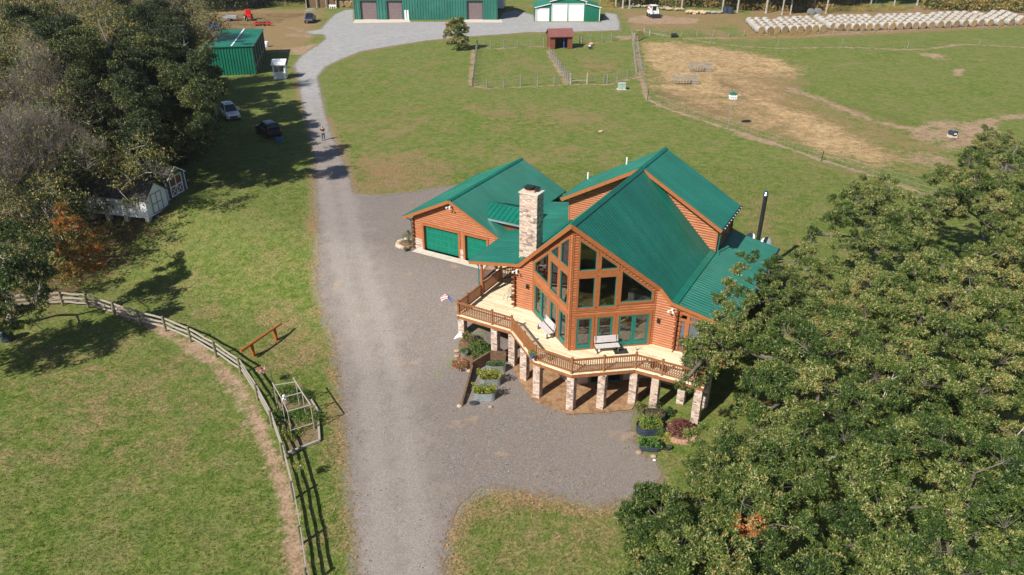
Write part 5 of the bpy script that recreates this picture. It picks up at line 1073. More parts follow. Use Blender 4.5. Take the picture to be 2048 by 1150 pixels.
# --- long green workshop: local x along its front, y back
a, c = spot(709,40.5), spot(992.5,40.0); WL = (c-a).length; ws = thing('green_workshop', 'long green metal workshop with taupe roller doors at the top of the gravel yard', 'workshop', a, heading(a, c)); SX = WL/(992.5-709); xx = lambda px: (px-709)*SX
H = 5.6; doors = [(721.0,754.2,4.2),(773.5,804.5,4.2),(932.8,964.5,4.2)]; b = MB(); cur = 0
for p0, p1, h in doors+[(992.5,992.5,0)]:
    if xx(p0)-cur > .05: ribbed(b, (cur,0), (xx(p0),0), 0, H, H, .62, (0,-1,0), .10, .20)
    if h: ribbed(b, (xx(p0),0), (xx(p1),0), h, H, H, .62, (0,-1,0), .10, .20)
    cur = xx(p1)
b.build('front_wall', M['greenwall'], ws)
b = MB(); ribbed(b, (0,16), (0,0), 0, H, H, .55, (-1,0,0)); b.build('side_wall', M['greenwall'], ws); b = MB(); ribbed(b, (WL,0), (WL,16), 0, H, H, .55, (1,0,0)); b.build('side_wall', M['greenwall'], ws); b = MB(); ribbed(b, (WL,16), (0,16), 0, H, H, .8, (0,1,0)); b.build('back_wall', M['greenwall'], ws)
for x in (0, WL):
    b = MB(); b.prism([(x,0,H),(x,16,H),(x,8,H+2.6)], (.1 if x == 0 else -.1,0,0)); b.build('gable', M['greenwall'], ws)
for s in (0, 1): roof('roof', [(-.4,8,H+2.75),(WL+.4,8,H+2.75),(WL+.4,16.5 if s else -.5,H-.02),(-.4,16.5 if s else -.5,H-.02)], parent=ws, rib=.9, m=M['barnroof'])
for p0, p1, h in doors:
    b = MB(); x0, x1 = xx(p0), xx(p1); n_ = 7
    for i in range(n_): b.box(x0+.02, x1-.02, .35, .40, h*i/n_+.008, h*(i+1)/n_-.008)
    d_ = b.build('roller_door', M['taupe'], ws); b = MB(); b.box(x0-.02,x0+.10,.0,.4,0,h); b.box(x1-.10,x1+.02,.0,.4,0,h); b.box(x0-.02,x1+.02,.0,.4,h-.1,h+.02); b.build('door_frame', M['black'], d_)
b = MB(); x0 = xx(807.2); b.box(x0, x0+1.05, -.09, -.02, 0, 2.15); w_ = b.build('side_door', M['white'], ws); b = MB(); b.blob((x0+.15,-.11,1.0), .05); b.build('handle', M['chrome'], w_)
b = MB(); b.box(-.04,.06,-.10,.02,0,H); b.box(WL-.06,WL+.08,-.10,.02,0,H); b.build('corner_trim', M['greenwall'], ws)
# --- green and white barn
a, c = spot(1069.5,42.5), spot(1197,42); BL = (c-a).length; bn = thing('green_barn', 'green metal barn with three white roller doors and a raised middle', 'barn', a, heading(a, c)); sx = BL/(1197-1069.5); xx = lambda px: (px-1069.5)*sx
x1, x2 = xx(1099), xx(1168.5); HE, HM = 3.05, 4.05; GR = (x1+x2)/2
ds = [(1072,1095.5,2.75,0),(1102,1131.5,3.75,1),(1135,1164.5,3.75,1)]
def facepoly(b, P, d=.1): b.prism([(x,0,z) for x, z in P], (0,d,0))
b = MB(); e1, e2, e3 = (xx(1072),xx(1095.5)), (xx(1102),xx(1131.5)), (xx(1135),xx(1164.5))
facepoly(b, [(0,0),(e1[0],0),(e1[0],2.75),(0,2.75)]); facepoly(b, [(0,2.75),(e1[1],2.75),(e1[1],0),(x1,0),(x1,HE+.85),(0,HE)])
facepoly(b, [(x1,0),(e2[0],0),(e2[0],3.75),(x1,3.75)]); facepoly(b, [(e2[1],0),(e3[0],0),(e3[0],3.75),(e2[1],3.75)]); facepoly(b, [(e3[1],0),(x2,0),(x2,3.75),(e3[1],3.75)]); facepoly(b, [(x1,3.75),(x2,3.75),(x2,HM+.35),(GR,HM+1.35),(x1,HM+.35)]); facepoly(b, [(x2,0),(BL,0),(BL,HE),(x2,HE+.85)])
for i in range(14): z = .2+i*.21; b.box(x2+.05, BL-.05, -.03, -.001, z, z+.04)
b.build('front_wall', M['barngreen'], bn)
b = MB(); b.box(0,.1,.1,9,0,HE); b.box(BL-.1,BL,.1,9,0,HE); b.box(0,BL,9,9.1,0,HE); b.box(x1,x1+.1,.1,9,HE,HM+.3); b.box(x2-.1,x2,.1,9,HE,HM+.3); b.build('side_wall', M['barngreen'], bn)
roof('roof', [(x1,-.3,HE+.92),(x1,9.3,HE+.92),(-.35,9.3,HE-.04),(-.35,-.3,HE-.04)], parent=bn, m=M['barnroof'], rib=.5); roof('roof', [(x2,-.3,HE+.92),(x2,9.3,HE+.92),(BL+.35,9.3,HE-.04),(BL+.35,-.3,HE-.04)], parent=bn, m=M['barnroof'], rib=.5)
for s in (-1, 1): roof('upper_roof', [(GR,-.3,HM+1.48),(GR,9.3,HM+1.48),(GR+s*(x2-x1+.6)/2,9.3,HM+.36),(GR+s*(x2-x1+.6)/2,-.3,HM+.36)], parent=bn, m=M['barnroof'], rib=.5)
for (p0, p1, h, k) in ds:
    b = MB(); X0, X1 = xx(p0), xx(p1)
    for i in range(5): b.box(X0+.02, X1-.02, .06, .10, h*i/5+.006, h*(i+1)/5-.006)
    d_ = b.build('roller_door', M['whitedoor'], bn); b = MB(); b.box(X0-.1,X0+.01,-.06,.02,0,h+.1); b.box(X1-.01,X1+.1,-.06,.02,0,h+.1); b.box(X0+.01,X1-.01,-.06,.02,h,h+.1); b.build('door_frame', M['white'], d_)
b = MB()
for p, q in (((x1,HE+.85),(-.3,HE-.02)),((x2,HE+.85),(BL+.3,HE-.02)),((GR,HM+1.38),(x1-.3,HM+.27)),((GR,HM+1.38),(x2+.3,HM+.27))): b.beam((p[0],-.33,p[1]-.02),(q[0],-.33,q[1]-.02),.05,.14)
b.beam((.03,-.05,0),(.03,-.05,HE-.1),.12,.12); b.beam((BL-.03,-.05,0),(BL-.03,-.05,HE-.1),.12,.12); b.beam((x2,-.32,HM+.2),(x2,-.32,HM-.4),.14,.1); b.build('white_trim', M['white'], bn)
# --- green lean-to shed, open on the right
a, c = spot(408,151), spot(513,150.5); a = spot(424,155); g0_, g1_ = spot(430,155), spot(513,150)
d = (g1_-g0_).normalized(); fr = g1_; rz = math.atan2(d.y, d.x); sh = thing('open_shed', 'green metal lean-to shed open on its right side beside the woods', 'shed', fr, rz)
LW, DP, H0, H1 = 7.1, 18.5, 4.4, 4.15; rz = R_(12); sh.rotation_euler[2] = rz
b = MB(); ribbed(b, (-LW,0), (0,0), 0, H0, H0, .42, (0,-1,0), .08, .15); b.build('front_wall', M['barngreen'], sh)
b = MB(); ribbed(b, (0,DP), (-LW,DP), 0, H1, H1, .5, (0,1,0)); b.build('back_wall', M['barngreen'], sh); b = MB(); b.prism([(-LW,0,0),(-LW,DP,0),(-LW,DP,H1),(-LW,0,H0)], (.08,0,0)); b.build('side_wall', M['barngreen'], sh)
roof('roof', [(-LW-.3,-.2,H0+.12),(.15,-.2,H0+.12),(.15,DP+.2,H1+.12),(-LW-.3,DP+.2,H1+.12)], parent=sh, m=M['barnroof'], rib=.45)
b = MB(); b.prism([(-3.35,-.18,H0+.17),(-3.1,-.18,H0+.17),(-3.1,DP+.18,H1+.17),(-3.35,DP+.18,H1+.17)], (0,0,.03)); b.build('roof_skylight_strip', M['white'], sh)
b = MB(); [b.box(-.18,0,DP*k/5-.09 if k else 0,DP*k/5+.09,0,H0+(H1-H0)*k/5) for k in range(6)]; b.beam((-.05,0,1.2),(-.05,DP,1.2),.05,.15); b.beam((-.05,0,H0+.02),(-.05,DP,H1-.02),.08,.2); b.build('timber_frame', M['greywood'], sh)
t = thing('small_tractor', 'small grey tractor parked inside the open green shed', 'tractor', sh.matrix_basis @ Vector((-1.8, 3.0, 0)), rz+math.pi/2); 
def tractor(t, body):
    b = MB(); b.box(-.1,1.6,-.35,.35,.7,1.25); b.build('hood', body, t, bevel=.06); b = MB(); b.box(-1.1,0,-.5,.5,.6,.95); b.box(-.8,-.3,-.3,.3,.95,1.15); b.box(-.95,-.8,-.3,.3,1.0,1.5); b.build('seat', M['black'], t)
    for x, y, r in ((-.7,.75,.65),(-.7,-.75,.65),(1.25,.6,.38),(1.25,-.6,.38)): b = MB(); b.tube((x,y-.15,r),(x,y+.15,r), r, n=18); w_ = b.build('wheel', M['tyre'], t); b = MB(); b.tube((x,y-.16,r),(x,y+.16,r), r*.5, n=12); b.build('rim', M['white'], w_)
    b = MB(); b.tube((-1.0,.4,.9),(-1.0,.4,2.0),.03); b.tube((-1.0,-.4,.9),(-1.0,-.4,2.0),.03); b.tube((-1.0,.4,2.0),(-1.0,-.4,2.0),.03); b.build('roll_bar', M['black'], t)
tractor(t, M['galv'])
# --- white well house
g = spot(559,160); wl = thing('feed_kiosk', 'small narrow white board hut with an open window beside the drive', 'hut', g, heading(spot(550,160), spot(568,159.5)))
b = MB(); w2 = .95; b.box(-w2,w2,0,.08,0,1.15); b.box(-w2,-w2+.25,0,.08,1.15,2.0); b.box(w2-.2,w2,0,.08,1.15,2.0); b.box(-w2,w2,0,.08,2.0,2.35); b.box(-w2,-w2+.08,.08,1.6,0,2.35); b.box(w2-.08,w2,.08,1.6,0,2.35); b.box(-w2,w2,1.6,1.68,0,2.6)
for i in range(8): x = -w2+.12+i*.24; b.box(x,x+.03,-.02,-.001,0,1.1)
b.box(-.06,.06,0,.08,1.15,2.0); b.build('board_wall', M['white'], wl); roof('roof', [(-w2-.15,-.4,2.35),(w2+.15,-.4,2.35),(w2+.15,1.9,2.8),(-w2-.15,1.9,2.8)], parent=wl, m=M['white'], rib=.3); b = MB(); b.box(-w2+.1,w2-.1,.2,1.0,1.0,1.1); b.build('counter', M['greywood'], wl)
# --- red run-in shed
a, c = spot(1098,98.5), spot(1143,97.5); RL = (c-a).length; rs = thing('run_in_shed', 'red brown wooden run-in shed with a maroon roof at the back of the paddocks', 'shed', a, heading(a, c)); 
b = MB(); b.box(0,1.0,0,.1,0,2.45); b.box(RL-.95,RL,0,.1,0,2.45); b.box(1.0,RL-.95,0,.1,2.05,2.45); b.box(0,.1,.1,3.6,0,2.45); b.box(RL-.1,RL,.1,3.6,0,2.45); b.box(0,RL,3.6,3.7,0,2.45)
b.prism([(0,.0,2.45),(0,3.7,2.45),(0,1.6,3.5)], (.1,0,0)); b.prism([(RL-.1,.0,2.45),(RL-.1,3.7,2.45),(RL-.1,1.6,3.5)], (.1,0,0))
for i in range(5): b.box(.08+i*.19,.10+i*.19,-.02,-.001,0,2.4); b.box(RL-.9+i*.19,RL-.88+i*.19,-.02,-.001,0,2.4)
b.build('board_wall', M['barnred'], rs); roof('roof', [(-.25,1.6,3.55),(RL+.25,1.6,3.55),(RL+.25,-.35,2.35),(-.25,-.35,2.35)], parent=rs, m=M['redroof'], rib=.6, ribh=.015); roof('roof', [(-.25,1.6,3.55),(RL+.25,1.6,3.55),(RL+.25,4.0,2.3),(-.25,4.0,2.3)], parent=rs, m=M['redroof'], rib=.6)
b = MB(); b.box(RL*.62,RL*.62+.12,.3,.4,0,2.1); b.build('centre_post', M['blueplastic'], rs)
# --- white shed and dark shed under the trees
def garden_shed(name, label, fl, fr_, depth_dir, W2, D, H, RH, wall, trimc, base=.45, cat='shed'):
    """gable front faces the lawn: local x right along the gable front, y back"""
    rz = math.atan2(fr_[1]-fl[1], fr_[0]-fl[0]); z = tz(*fl[:2]); t = thing(name, label, cat, (fl[0], fl[1], z), rz)
    b = MB(); b.prism([(0,0,base),(W2,0,base),(W2,0,base+H),(W2/2,0,base+H+RH),(0,0,base+H)], (0,D,0))
    for i in range(int(H/.2)): z_ = base+.1+i*.2; b.box(-.02,0,.02,D-.02,z_,z_+.015); b.box(W2,W2+.02,.02,D-.02,z_,z_+.015); b.box(.02,W2-.02,-.015,0,z_,z_+.012)
    b.build('board_wall', wall, t)
    for s in (0, 1): roof('roof', [(W2/2,-.25,base+H+RH+.12),(W2/2,D+.25,base+H+RH+.12),((-.2 if s else W2+.2),D+.25,base+H-.05),((-.2 if s else W2+.2),-.25,base+H-.05)], parent=t, m=M['shingle'], rib=50, th=.08)
    for x in (.08,W2-.52):
        for y in (.08,D*.35,D*.65,D-.52): b = MB(); b.box(x,x+.44,y,y+.44,-.3,base+.01); b.build('foundation_block', M['conc'], t)
    return t
M['shingle'] = varied('dark_shingle', (.035,.032,.032), (.08,.07,.065), .9, 6, bump=.4)
M['darkshed'] = varied('dark_blue_grey_board', (.06,.065,.10), (.09,.095,.14), .7, 4)
w1, w2_, w3_ = spot(297,438,.5), spot(329,412,.5), spot(176,436,.5); wd_ = (w3_-w1).xy; WSD = wd_.length; wd_.normalize(); WSW = max(3.0, min(4.2, (w2_-w1).xy.length)); w2_ = (w1.x+wd_.y*WSW, w1.y-wd_.x*WSW)
# long side faces the camera; gable with doors faces right
wsd = garden_shed('white_shed', 'long white wooden garden shed on blocks with its door gable facing the lawn', w1, w2_, None, WSW, WSD, 1.9, 1.15, M['white'], None, .42)
b = MB(); D0 = .8; W_ = WSW-1.6; b.box(D0,D0+W_,-.05,-.02,.6,2.45); dd = b.build('door', M['white'], wsd); b = MB()
for x in (D0, D0+W_/2, D0+W_): b.box(x-.04,x+.04,-.09,-.051,.6,2.45)
for z in (.62,1.5,2.42): b.box(D0-.04,D0+W_+.04,-.095,-.052,z-.04,z+.04)
b.build('door_braces', M['greywood'], dd)
b = MB(); b.box(-.06,-.021,1.1,1.9,1.35,2.15); wn = b.build('window', M['darkglass'], wsd); b = MB()
for y in (1.1,1.5,1.9): b.box(-.1,-.061,y-.03,y+.03,1.3,2.2)
for z in (1.35,1.75,2.15): b.box(-.1,-.062,1.07,1.93,z-.03,z+.03)
b.build('window_frame', M['white'], wn); b = MB(); b.box(-.08,-.022,.72,1.05,1.3,2.2); b.build('shutter', M['greywood'], wsd); b = MB(); b.box(-.08,-.022,1.95,2.28,1.3,2.2); b.build('shutter', M['greywood'], wsd); b = MB(); b.box(-.08,-.022,4.2,4.28,.5,2.2); b.box(-.08,-.022,5.3,5.38,.5,2.2); b.box(-.08,-.022,4.2,5.38,2.2,2.27); b.build('side_door_frame', M['greywood'], wsd)
b = MB(); b.box(.9,2.5,-.9,-.1,.0,.3); b.build('step', M['conc'], wsd)
dsd = garden_shed('dark_shed', 'dark blue barn-style shed with white crossbuck doors behind the white shed', *[(lambda a_, b_: [(a_.x, a_.y), (a_.x+(b_-a_).normalized().x*3.0, a_.y+(b_-a_).normalized().y*3.0)][k_])(spot(337,402,.2), spot(361,383,.2)) for k_ in (0,1)], None, 3.0, 5.0, 1.9, .9, M['darkshed'], None, .2)
b = MB(); [b.box(.55+k*.95,1.5+k*.95,-.05,-.02,.3,2.15) for k in (0,1)]; dd = b.build('door', M['barnred'], dsd); b = MB()
for x in (.55,1.5,2.45): b.box(x-.05,x+.05,-.09,-.051,.3,2.15)
for z in (.3,1.2,2.15): b.box(.5,2.5,-.092,-.052,z-.05,z+.05)
for k in (0,1): x = .6+k*.95; b.beam((x,-.075,.35),(x+.85,-.075,1.15),.05,.05,(0,1,0)); b.beam((x+.85,-.08,.35),(x,-.08,1.15),.05,.05,(0,1,0))
b.build('white_braces', M['white'], dd); b = MB()
for x in (0,3.0): b.box(x-.05,x+.05,-.06,.05,.2,2.1)
b.beam((0,-.28,2.1),(1.5,-.28,3.05),.05,.1); b.beam((3.0,-.28,2.1),(1.5,-.28,3.05),.05,.1); b.build('white_trim', M['white'], dsd)
# --- dark open hay shed in the back and its golden round bales
g = spot(612,17); hs = thing('open_hay_shed', 'dark wooden open shed at the edge of the woods beside golden round bales', 'shed', g, .1)
b = MB(); b.box(.5,7.0,.3,.4,0,4.5); b.box(.3,7.6,5.0,5.1,0,4.2); b.box(0,.12,0,5.1,0,4.4); b.box(7.5,7.62,0,5.1,0,4.4); b.build('board_wall', M['brownwood'], hs); roof('roof', [(-.5,-.8,4.9),(8.1,-.8,4.9),(8.1,5.6,4.2),(-.5,5.6,4.2)], parent=hs, m=M['redroof'], rib=.8)
b = MB(); [b.tube((x,-.2,0),(x,-.2,4.7),.13,n=8) for x in (0,2.6,5.0,7.6)]; b.build('post', M['greywood'], hs)
# ---------------------------------------------------------------- hay bales
def hay_mats():
    m = mat('net_wrap', (.5,.5,.48), .6); n = N(m); v = n.coord('Object'); oi = n.new('ShaderNodeObjectInfo'); f = n.noise(v, 3, 4); c = n.ramp(f, [(.3, (.28,.27,.25)), (.6, (.43,.43,.42))])
    c = n.mix(n.map(oi.outputs['Random'], .1, .9, 0, .55), c, (.32,.29,.25)); c = n.mix(n.map(n.noise(n.coord('Object', (1,5,1)), 6, 2), .58, .7, 0, .5), c, (.42,.29,.14)); n.col(c); M['wrap'] = m
    m = mat('hay_face', (.4,.27,.12), .95); n = N(m); v = n.coord('Object'); oi = n.new('ShaderNodeObjectInfo'); f = n.noise(v, 9, 4, .7); c = n.ramp(f, [(.3, (.16,.10,.05)), (.55, (.38,.26,.12)), (.75, (.55,.40,.20))]); c = n.mix(n.map(oi.outputs['Random'], 0, 1, 0, .6), c, (.16,.11,.07)); n.col(c); n.bump(f, .6, .05); M['hay'] = m
hay_mats()
def bale_proto(wrapm, name, R=.80, Lb=1.55):
    b = MB(); rr = random.Random(1); n_ = 20; pr = [(-Lb/2+.02,R*.97),(-Lb/2+.12,R),(0,R*1.01),(Lb/2-.12,R),(Lb/2-.02,R*.97)]; vs = []
    for y, r in pr:
        for i in range(n_): a = 2*math.pi*i/n_; z = R*.96+r*math.sin(a); vs.append((r*1.03*math.cos(a), y, max(z, .02)))
    b.add(vs, [(j*n_+i, j*n_+(i+1)%n_, (j+1)*n_+(i+1)%n_, (j+1)*n_+i) for j in range(4) for i in range(n_)]); o = b.build(name, wrapm)
    for s in (-1, 1):
        b = MB(); vs = []
        for k, r in ((0,R*.965),(.03,R*.7),(.0,R*.35)):
            for i in range(n_): a = 2*math.pi*i/n_; vs.append((r*1.03*math.cos(a), s*(Lb/2-.02+k), max(R*.96+r*math.sin(a), .03)))
        vs.append((0, s*(Lb/2+.01), R*.96)); b.add(vs, [(j*n_+i, j*n_+(i+1)%n_, (j+1)*n_+(i+1)%n_, (j+1)*n_+i) for j in range(2) for i in range(n_)]+[(2*n_+i, 2*n_+(i+1)%n_, 3*n_) for i in range(n_)]); b.build('straw_face', M['hay'], o)
    return o
ORD = ['first','second','third','fourth','fifth','sixth','seventh','eighth','ninth','tenth','eleventh','twelfth','thirteenth','fourteenth','fifteenth','sixteenth','seventeenth','eighteenth','nineteenth','twentieth','twenty-first','twenty-second','twenty-third','twenty-fourth','twenty-fifth','twenty-sixth','twenty-seventh','twenty-eighth','twenty-ninth','thirtieth','thirty-first','thirty-second','thirty-third','thirty-fourth','thirty-fifth','thirty-sixth','thirty-seventh','thirty-eighth']
BF = [(1519,66.5),(1535,66.5),(1551,66),(1567,65.5),(1583,65),(1598,64.5),(1613,63.5),(1627,63),(1641,62.5)]
BF += [(1662,58.5),(1678,60),(1692,59.5),(1707,60),(1721,59),(1735,59),(1750,59),(1766,57.5),(1780,57.5),(1795,57),(1812,56.5),(1827,56),(1843,55.5),(1859,55),(1877,53.5),(1892,53.5),(1909,52.5),(1926,51.5),(1942,51),(1958,49.5),(1975,49.5),(1998,49.5),(2018,48.5),(2037,47.5),(2056,47)]
proto = bale_proto(M['wrap'], 'hay_bale'); first = True; rr = random.Random(12); AX = R_(-7)
rowname = ['front row','second row','third row','fourth row','back row']
for i, (px, py) in enumerate(BF):
    g = spot(px, py)
    for r in range(5):
        if r == 4 and i % 7 == 3: continue
        x = g.x+math.sin(-AX)*r*3.05+rr.uniform(-.12,.12)-(.9*(4-r)*0); y = g.y+math.cos(AX)*r*3.05+rr.uniform(-.15,.15)+.7
        lab = f"white net wrapped round hay bale, {ORD[i]} from the left in the {rowname[r]}"
        o = proto if first else copy_tree(proto); first = False; o.location = (x, y, tz(x, y)); o.rotation_euler = (0,0,AX+.35+rr.uniform(-.06,.06)); tag(o, lab, 'hay bale', 'wrapped hay bales stored in rows along the pasture')
p2 = bale_proto(M['hay'], 'golden_hay_bale'); first = True
for i, (px, py) in enumerate([(669,15),(681,15),(694,15.5),(704,15.5),(650,8)]):
    o = p2 if first else copy_tree(p2); first = False; g = spot(px, py); o.location = g; o.rotation_euler = (0,0,.1*i); tag(o, ['golden round hay bale nearest the dark open shed, left of the workshop','golden round hay bale, second from the dark open shed','golden round hay bale, third from the dark open shed','golden round hay bale touching the left end of the workshop view','golden round hay bale standing behind the others in the dark shed'][i], 'hay bale', 'golden bales left of the workshop')
# ---------------------------------------------------------------- vehicles
def wheels(t, xs_, y, r, w_=.22):
    for x in xs_:
        for s in (-1, 1):
            b = MB(); b.tube((x,s*(y-w_/2),r),(x,s*(y+w_/2),r), r, n=20); o = b.build('wheel', M['tyre'], t); b = MB(); b.tube((x,s*(y-w_/2-.0)+s*.0,r),(x,s*(y+w_/2+.012),r), r*.6, n=14); b.build('rim', M['chrome'], o)
def loft(b, secs):
    """secs: list of (x, halfwidth_bottom, halfwidth_top, z0, z1)"""
    vs = []
    for x, wb, wt, z0, z1 in secs: vs += [(x,-wb,z0),(x,-wb*1.0,z0+(z1-z0)*.55),(x,-wt,z1-.03),(x,-wt*.8,z1),(x,wt*.8,z1),(x,wt,z1-.03),(x,wb,z0+(z1-z0)*.55),(x,wb,z0)]
    n = len(secs); b.add(vs, [(j*8+i, j*8+(i+1)%8, (j+1)*8+(i+1)%8, (j+1)*8+i) for j in range(n-1) for i in range(8)]+[tuple(range(7,-1,-1)), tuple((n-1)*8+i for i in range(8))]); return b
def suv(name, label, loc, rz, paint, open_back=False):
    t = thing(name, label, 'car', loc, rz); b = MB(); z = .32
    loft(b, [(-2.28,.82,.76,z+.1,.95),(-2.2,.90,.84,z,1.02),(-1.2,.93,.88,z,1.05),(.9,.93,.88,z,1.05),(1.1,.92,.84,z,1.02),(2.0,.88,.78,z,.92),(2.26,.80,.68,z+.08,.78)]); body = b.build('body', paint, t, bevel=.03)
    b = MB(); loft(b, [(-2.1 if not open_back else -1.9,.80,.70,1.02,1.30),(-1.75,.82,.66,1.02,1.70),(.15,.82,.66,1.02,1.72),(1.0,.80,.72,1.02,1.12)]); b.build('window_band', M['darkglass'], t)
    b = MB(); b.prism([(-1.85,-.60,1.70),(.15,-.60,1.725),(.15,.60,1.725),(-1.85,.60,1.70)], (0,0,.05)); rf = b.build('roof', paint, t, bevel=.02)
    b = MB(); b.box(-1.2,-.1,-.4,.4,1.776,1.785); b.build('sunroof', M['darkglass'], rf)
    for s in (-1,1):
        for p_, q_, w_ in (((1.02,s*.76,1.08),(.12,s*.635,1.72),.06),((-.3,s*.84,1.05),(-.35,s*.665,1.7),.08),((-1.2,s*.84,1.05),(-1.25,s*.665,1.7),.08)): b = MB(); b.beam(p_, q_, w_, .03); b.build('pillar', paint, t)
    wheels(t, (-1.4,1.4), .84, .35)
    for s in (-1, 1):
        b = MB(); b.box(2.12,2.24,s*.66-.14,s*.66+.14,.66,.80); b.build('headlight', M['chrome'], t); b = MB(); b.box(.55,.72,s*.93-.02,s*.93+s*.18+.02 if s > 0 else s*.93+.02,1.03,1.17) if s > 0 else b.box(.55,.72,-1.13,-.91,1.03,1.17); b.build('wing_mirror', paint, t)
        b = MB(); b.box(-2.29,-2.2,s*.72-.09,s*.72+.09,.75,1.0); b.build('tail_light', M['red'], t)
    b = MB(); b.box(2.2,2.29,-.5,.5,.45,.68); b.build('grille', M['black'], t)
    if open_back: b = MB(); b.beam((-1.85,0,1.72),(-2.75,0,2.05),1.3,.06,(0,0,1)); tg = b.build('open_tailgate', paint, t); b = MB(); b.beam((-2.0,0,1.80),(-2.5,0,1.98),1.1,.02); tg2 = b.build('rear_window', M['darkglass'], tg)
    return t
M['whitecar'] = mat('white_car_paint', (.72,.75,.78), .25, 0, .6); M['blackcar'] = mat('black_car_paint', (.012,.012,.02), .25, 0, .6); M['navy'] = mat('navy_car_paint', (.02,.035,.09), .25, 0, .6)
p, q = spot(447,222), spot(476,252); suv('white_suv', 'white car with roof glass parked nose out under the dark trees', (p+q)/2, heading(p, q), M['whitecar'])
p, q = spot(522,262), spot(552,280); suv('black_suv', 'black car with its tailgate open, parked on the shaded lawn', (p+q)/2, heading(q, p), M['blackcar'], True)
b = MB(); b.box(-.35,.35,-.25,.25,0,.4); b.box(-.38,.38,-.28,.28,.4,.45); o = b.build('storage_bin', M['blueplastic']); o.location = spot(558,284); tag(o, 'blue storage bin on the grass behind the black car', 'bin')
p, q = spot(627,38), spot(611,53); t = thing('pickup_truck', 'navy pickup truck with a ladder rack parked by the gravel yard', 'truck', (p+q)/2, heading(p, q))
b = MB(); loft(b, [(-2.8,.9,.86,.5,1.15),(-.6,.95,.9,.42,1.2),(.9,.95,.9,.42,1.2),(2.3,.92,.84,.42,1.12),(2.7,.86,.74,.5,.95)]); b.build('body', M['navy'], t, bevel=.03)
b = MB(); loft(b, [(-.75,.84,.70,1.15,1.6),(-.55,.85,.70,1.15,1.85),(.55,.85,.70,1.15,1.87),(1.15,.82,.72,1.15,1.25)]); b.build('window_band', M['darkglass'], t); b = MB(); b.prism([(-.6,-.66,1.86),(.5,-.66,1.88),(.5,.66,1.88),(-.6,.66,1.86)], (0,0,.05)); b.build('roof', M['navy'], t)
b = MB(); b.box(-2.7,-.7,-.78,.78,1.155,1.2); b.build('bed_liner', M['black'], t); b = MB()
for x in (-2.6,-.8,.9):
    for s in (-.8,.8): b.tube((x,s,1.15 if x < 0 else 1.9),(x,s,2.55),.035)
    b.tube((x,-.8,2.55),(x,.8,2.55),.035)
for s in (-.8,.8): b.tube((-2.7,s,2.55),(1.2,s,2.55),.03)
b.build('ladder_rack', M['galv'], t); wheels(t, (-1.7,1.75), .84, .42)
b = MB(); b.box(2.6,2.74,-.7,.7,.72,.95); b.build('grille', M['chrome'], t)
for s in (-1,1): b = MB(); b.box(2.5,2.66,s*.72-.12,s*.72+.12,.78,.95); b.build('headlight', M['white'], t)
# trailers, tractor and implements in the machinery yard
def cart(name, label, loc, rz, m, L=3.2, W2=.8, h=.5):
    t = thing(name, label, 'trailer', loc, rz); b = MB(); b.box(-L/2,L/2,-W2,W2,.55,.65); [b.box(-L/2,L/2,s*W2-.03,s*W2+.03,.65,.65+h) for s in (-1,1)]; b.box(-L/2,-L/2+.05,-W2,W2,.65,.65+h); b.box(L/2-.05,L/2,-W2,W2,.65,.65+h); b.build('box', m, t); b = MB(); b.beam((L/2,0,.5),(L/2+1.2,0,.45),.1,.08); b.build('tow_bar', M['black'], t); wheels(t, (-.1,), W2+.1, .35, .18); return t
cart('utility_trailer', 'grey flat utility trailer in the shade left of the red machine', spot(460,43), .05, M['galv'])
cart('blue_trailer', 'blue box trailer half hidden beyond the roof of the open shed', spot(428,63), .1, M['blueplastic'], 2.4)
t = thing('red_tractor', 'bright red tractor with a cab at the edge of the dark woods', 'tractor', spot(497,42), -1.1); tractor(t, M['red']); b = MB(); b.box(-1.0,.2,-.6,.6,1.0,2.3); b.build('cab', M['red'], t, bevel=.08)
t = thing('hay_rake', 'low red farm implement lying on the grass right of the red tractor', 'implement', spot(524,53), .05); b = MB(); b.beam((-2.2,0,.5),(2.2,0,.5),.15,.15); b.beam((0,0,.5),(.4,-1.6,.45),.12,.12); b.box(-1.9,-.8,-.4,.4,.35,.6); b.box(.9,2.0,-.35,.35,.35,.6); b.build('frame', M['red'], t); b = MB(); [b.tube((x,-.06,.45),(x,.06,.45),.42,n=14) for x in (-1.2,-.3,.5,1.4)]; b.build('discs', M['black'], t)
t = thing('red_mower_deck', 'faded red implement near the trees left of the open shed', 'implement', spot(394,79), .2); b = MB(); b.box(-1.2,1.2,-.7,.7,.2,.5); b.beam((-.8,0,.5),(.6,0,1.3),.12,.12); b.beam((.6,0,1.3),(.9,.1,.5),.1,.1); b.build('deck', M['red'], t); b = MB(); b.box(.8,1.1,-.8,.8,.1,1.5); b.build('rear_guard', M['redroof'], t)
b = MB(); b.lathe((0,0,0), [(.35,0),(.5,.5),(.45,.9),(0,1.1)], 12); o = b.build('white_tank', M['white']); o.location = spot(532,95); tag(o, 'rounded white tank standing at the back corner of the open green shed', 'tank')
t = thing('white_box_trailer', 'white box trailer standing behind the right end of the workshop', 'trailer', spot(999,18), 1.5); b = MB(); b.box(-3,3,-1.1,1.1,.5,2.9); b.build('box', M['white'], t, bevel=.05); wheels(t, (-.5,.5), 1.0, .35, .2)
b = MB(); b.box(-.9,.9,-.2,.2,.5,.9); [b.box(x-.05,x+.05,-.2,-.1,0,.5) for x in (-.8,-.3,.3,.8)]; [b.box(x-.05,x+.05,.1,.2,0,.5) for x in (-.8,.8)]; o = b.build('white_rack', M['white']); o.location = spot(664,18); tag(o, 'small white rack standing before the golden bales', 'rack')
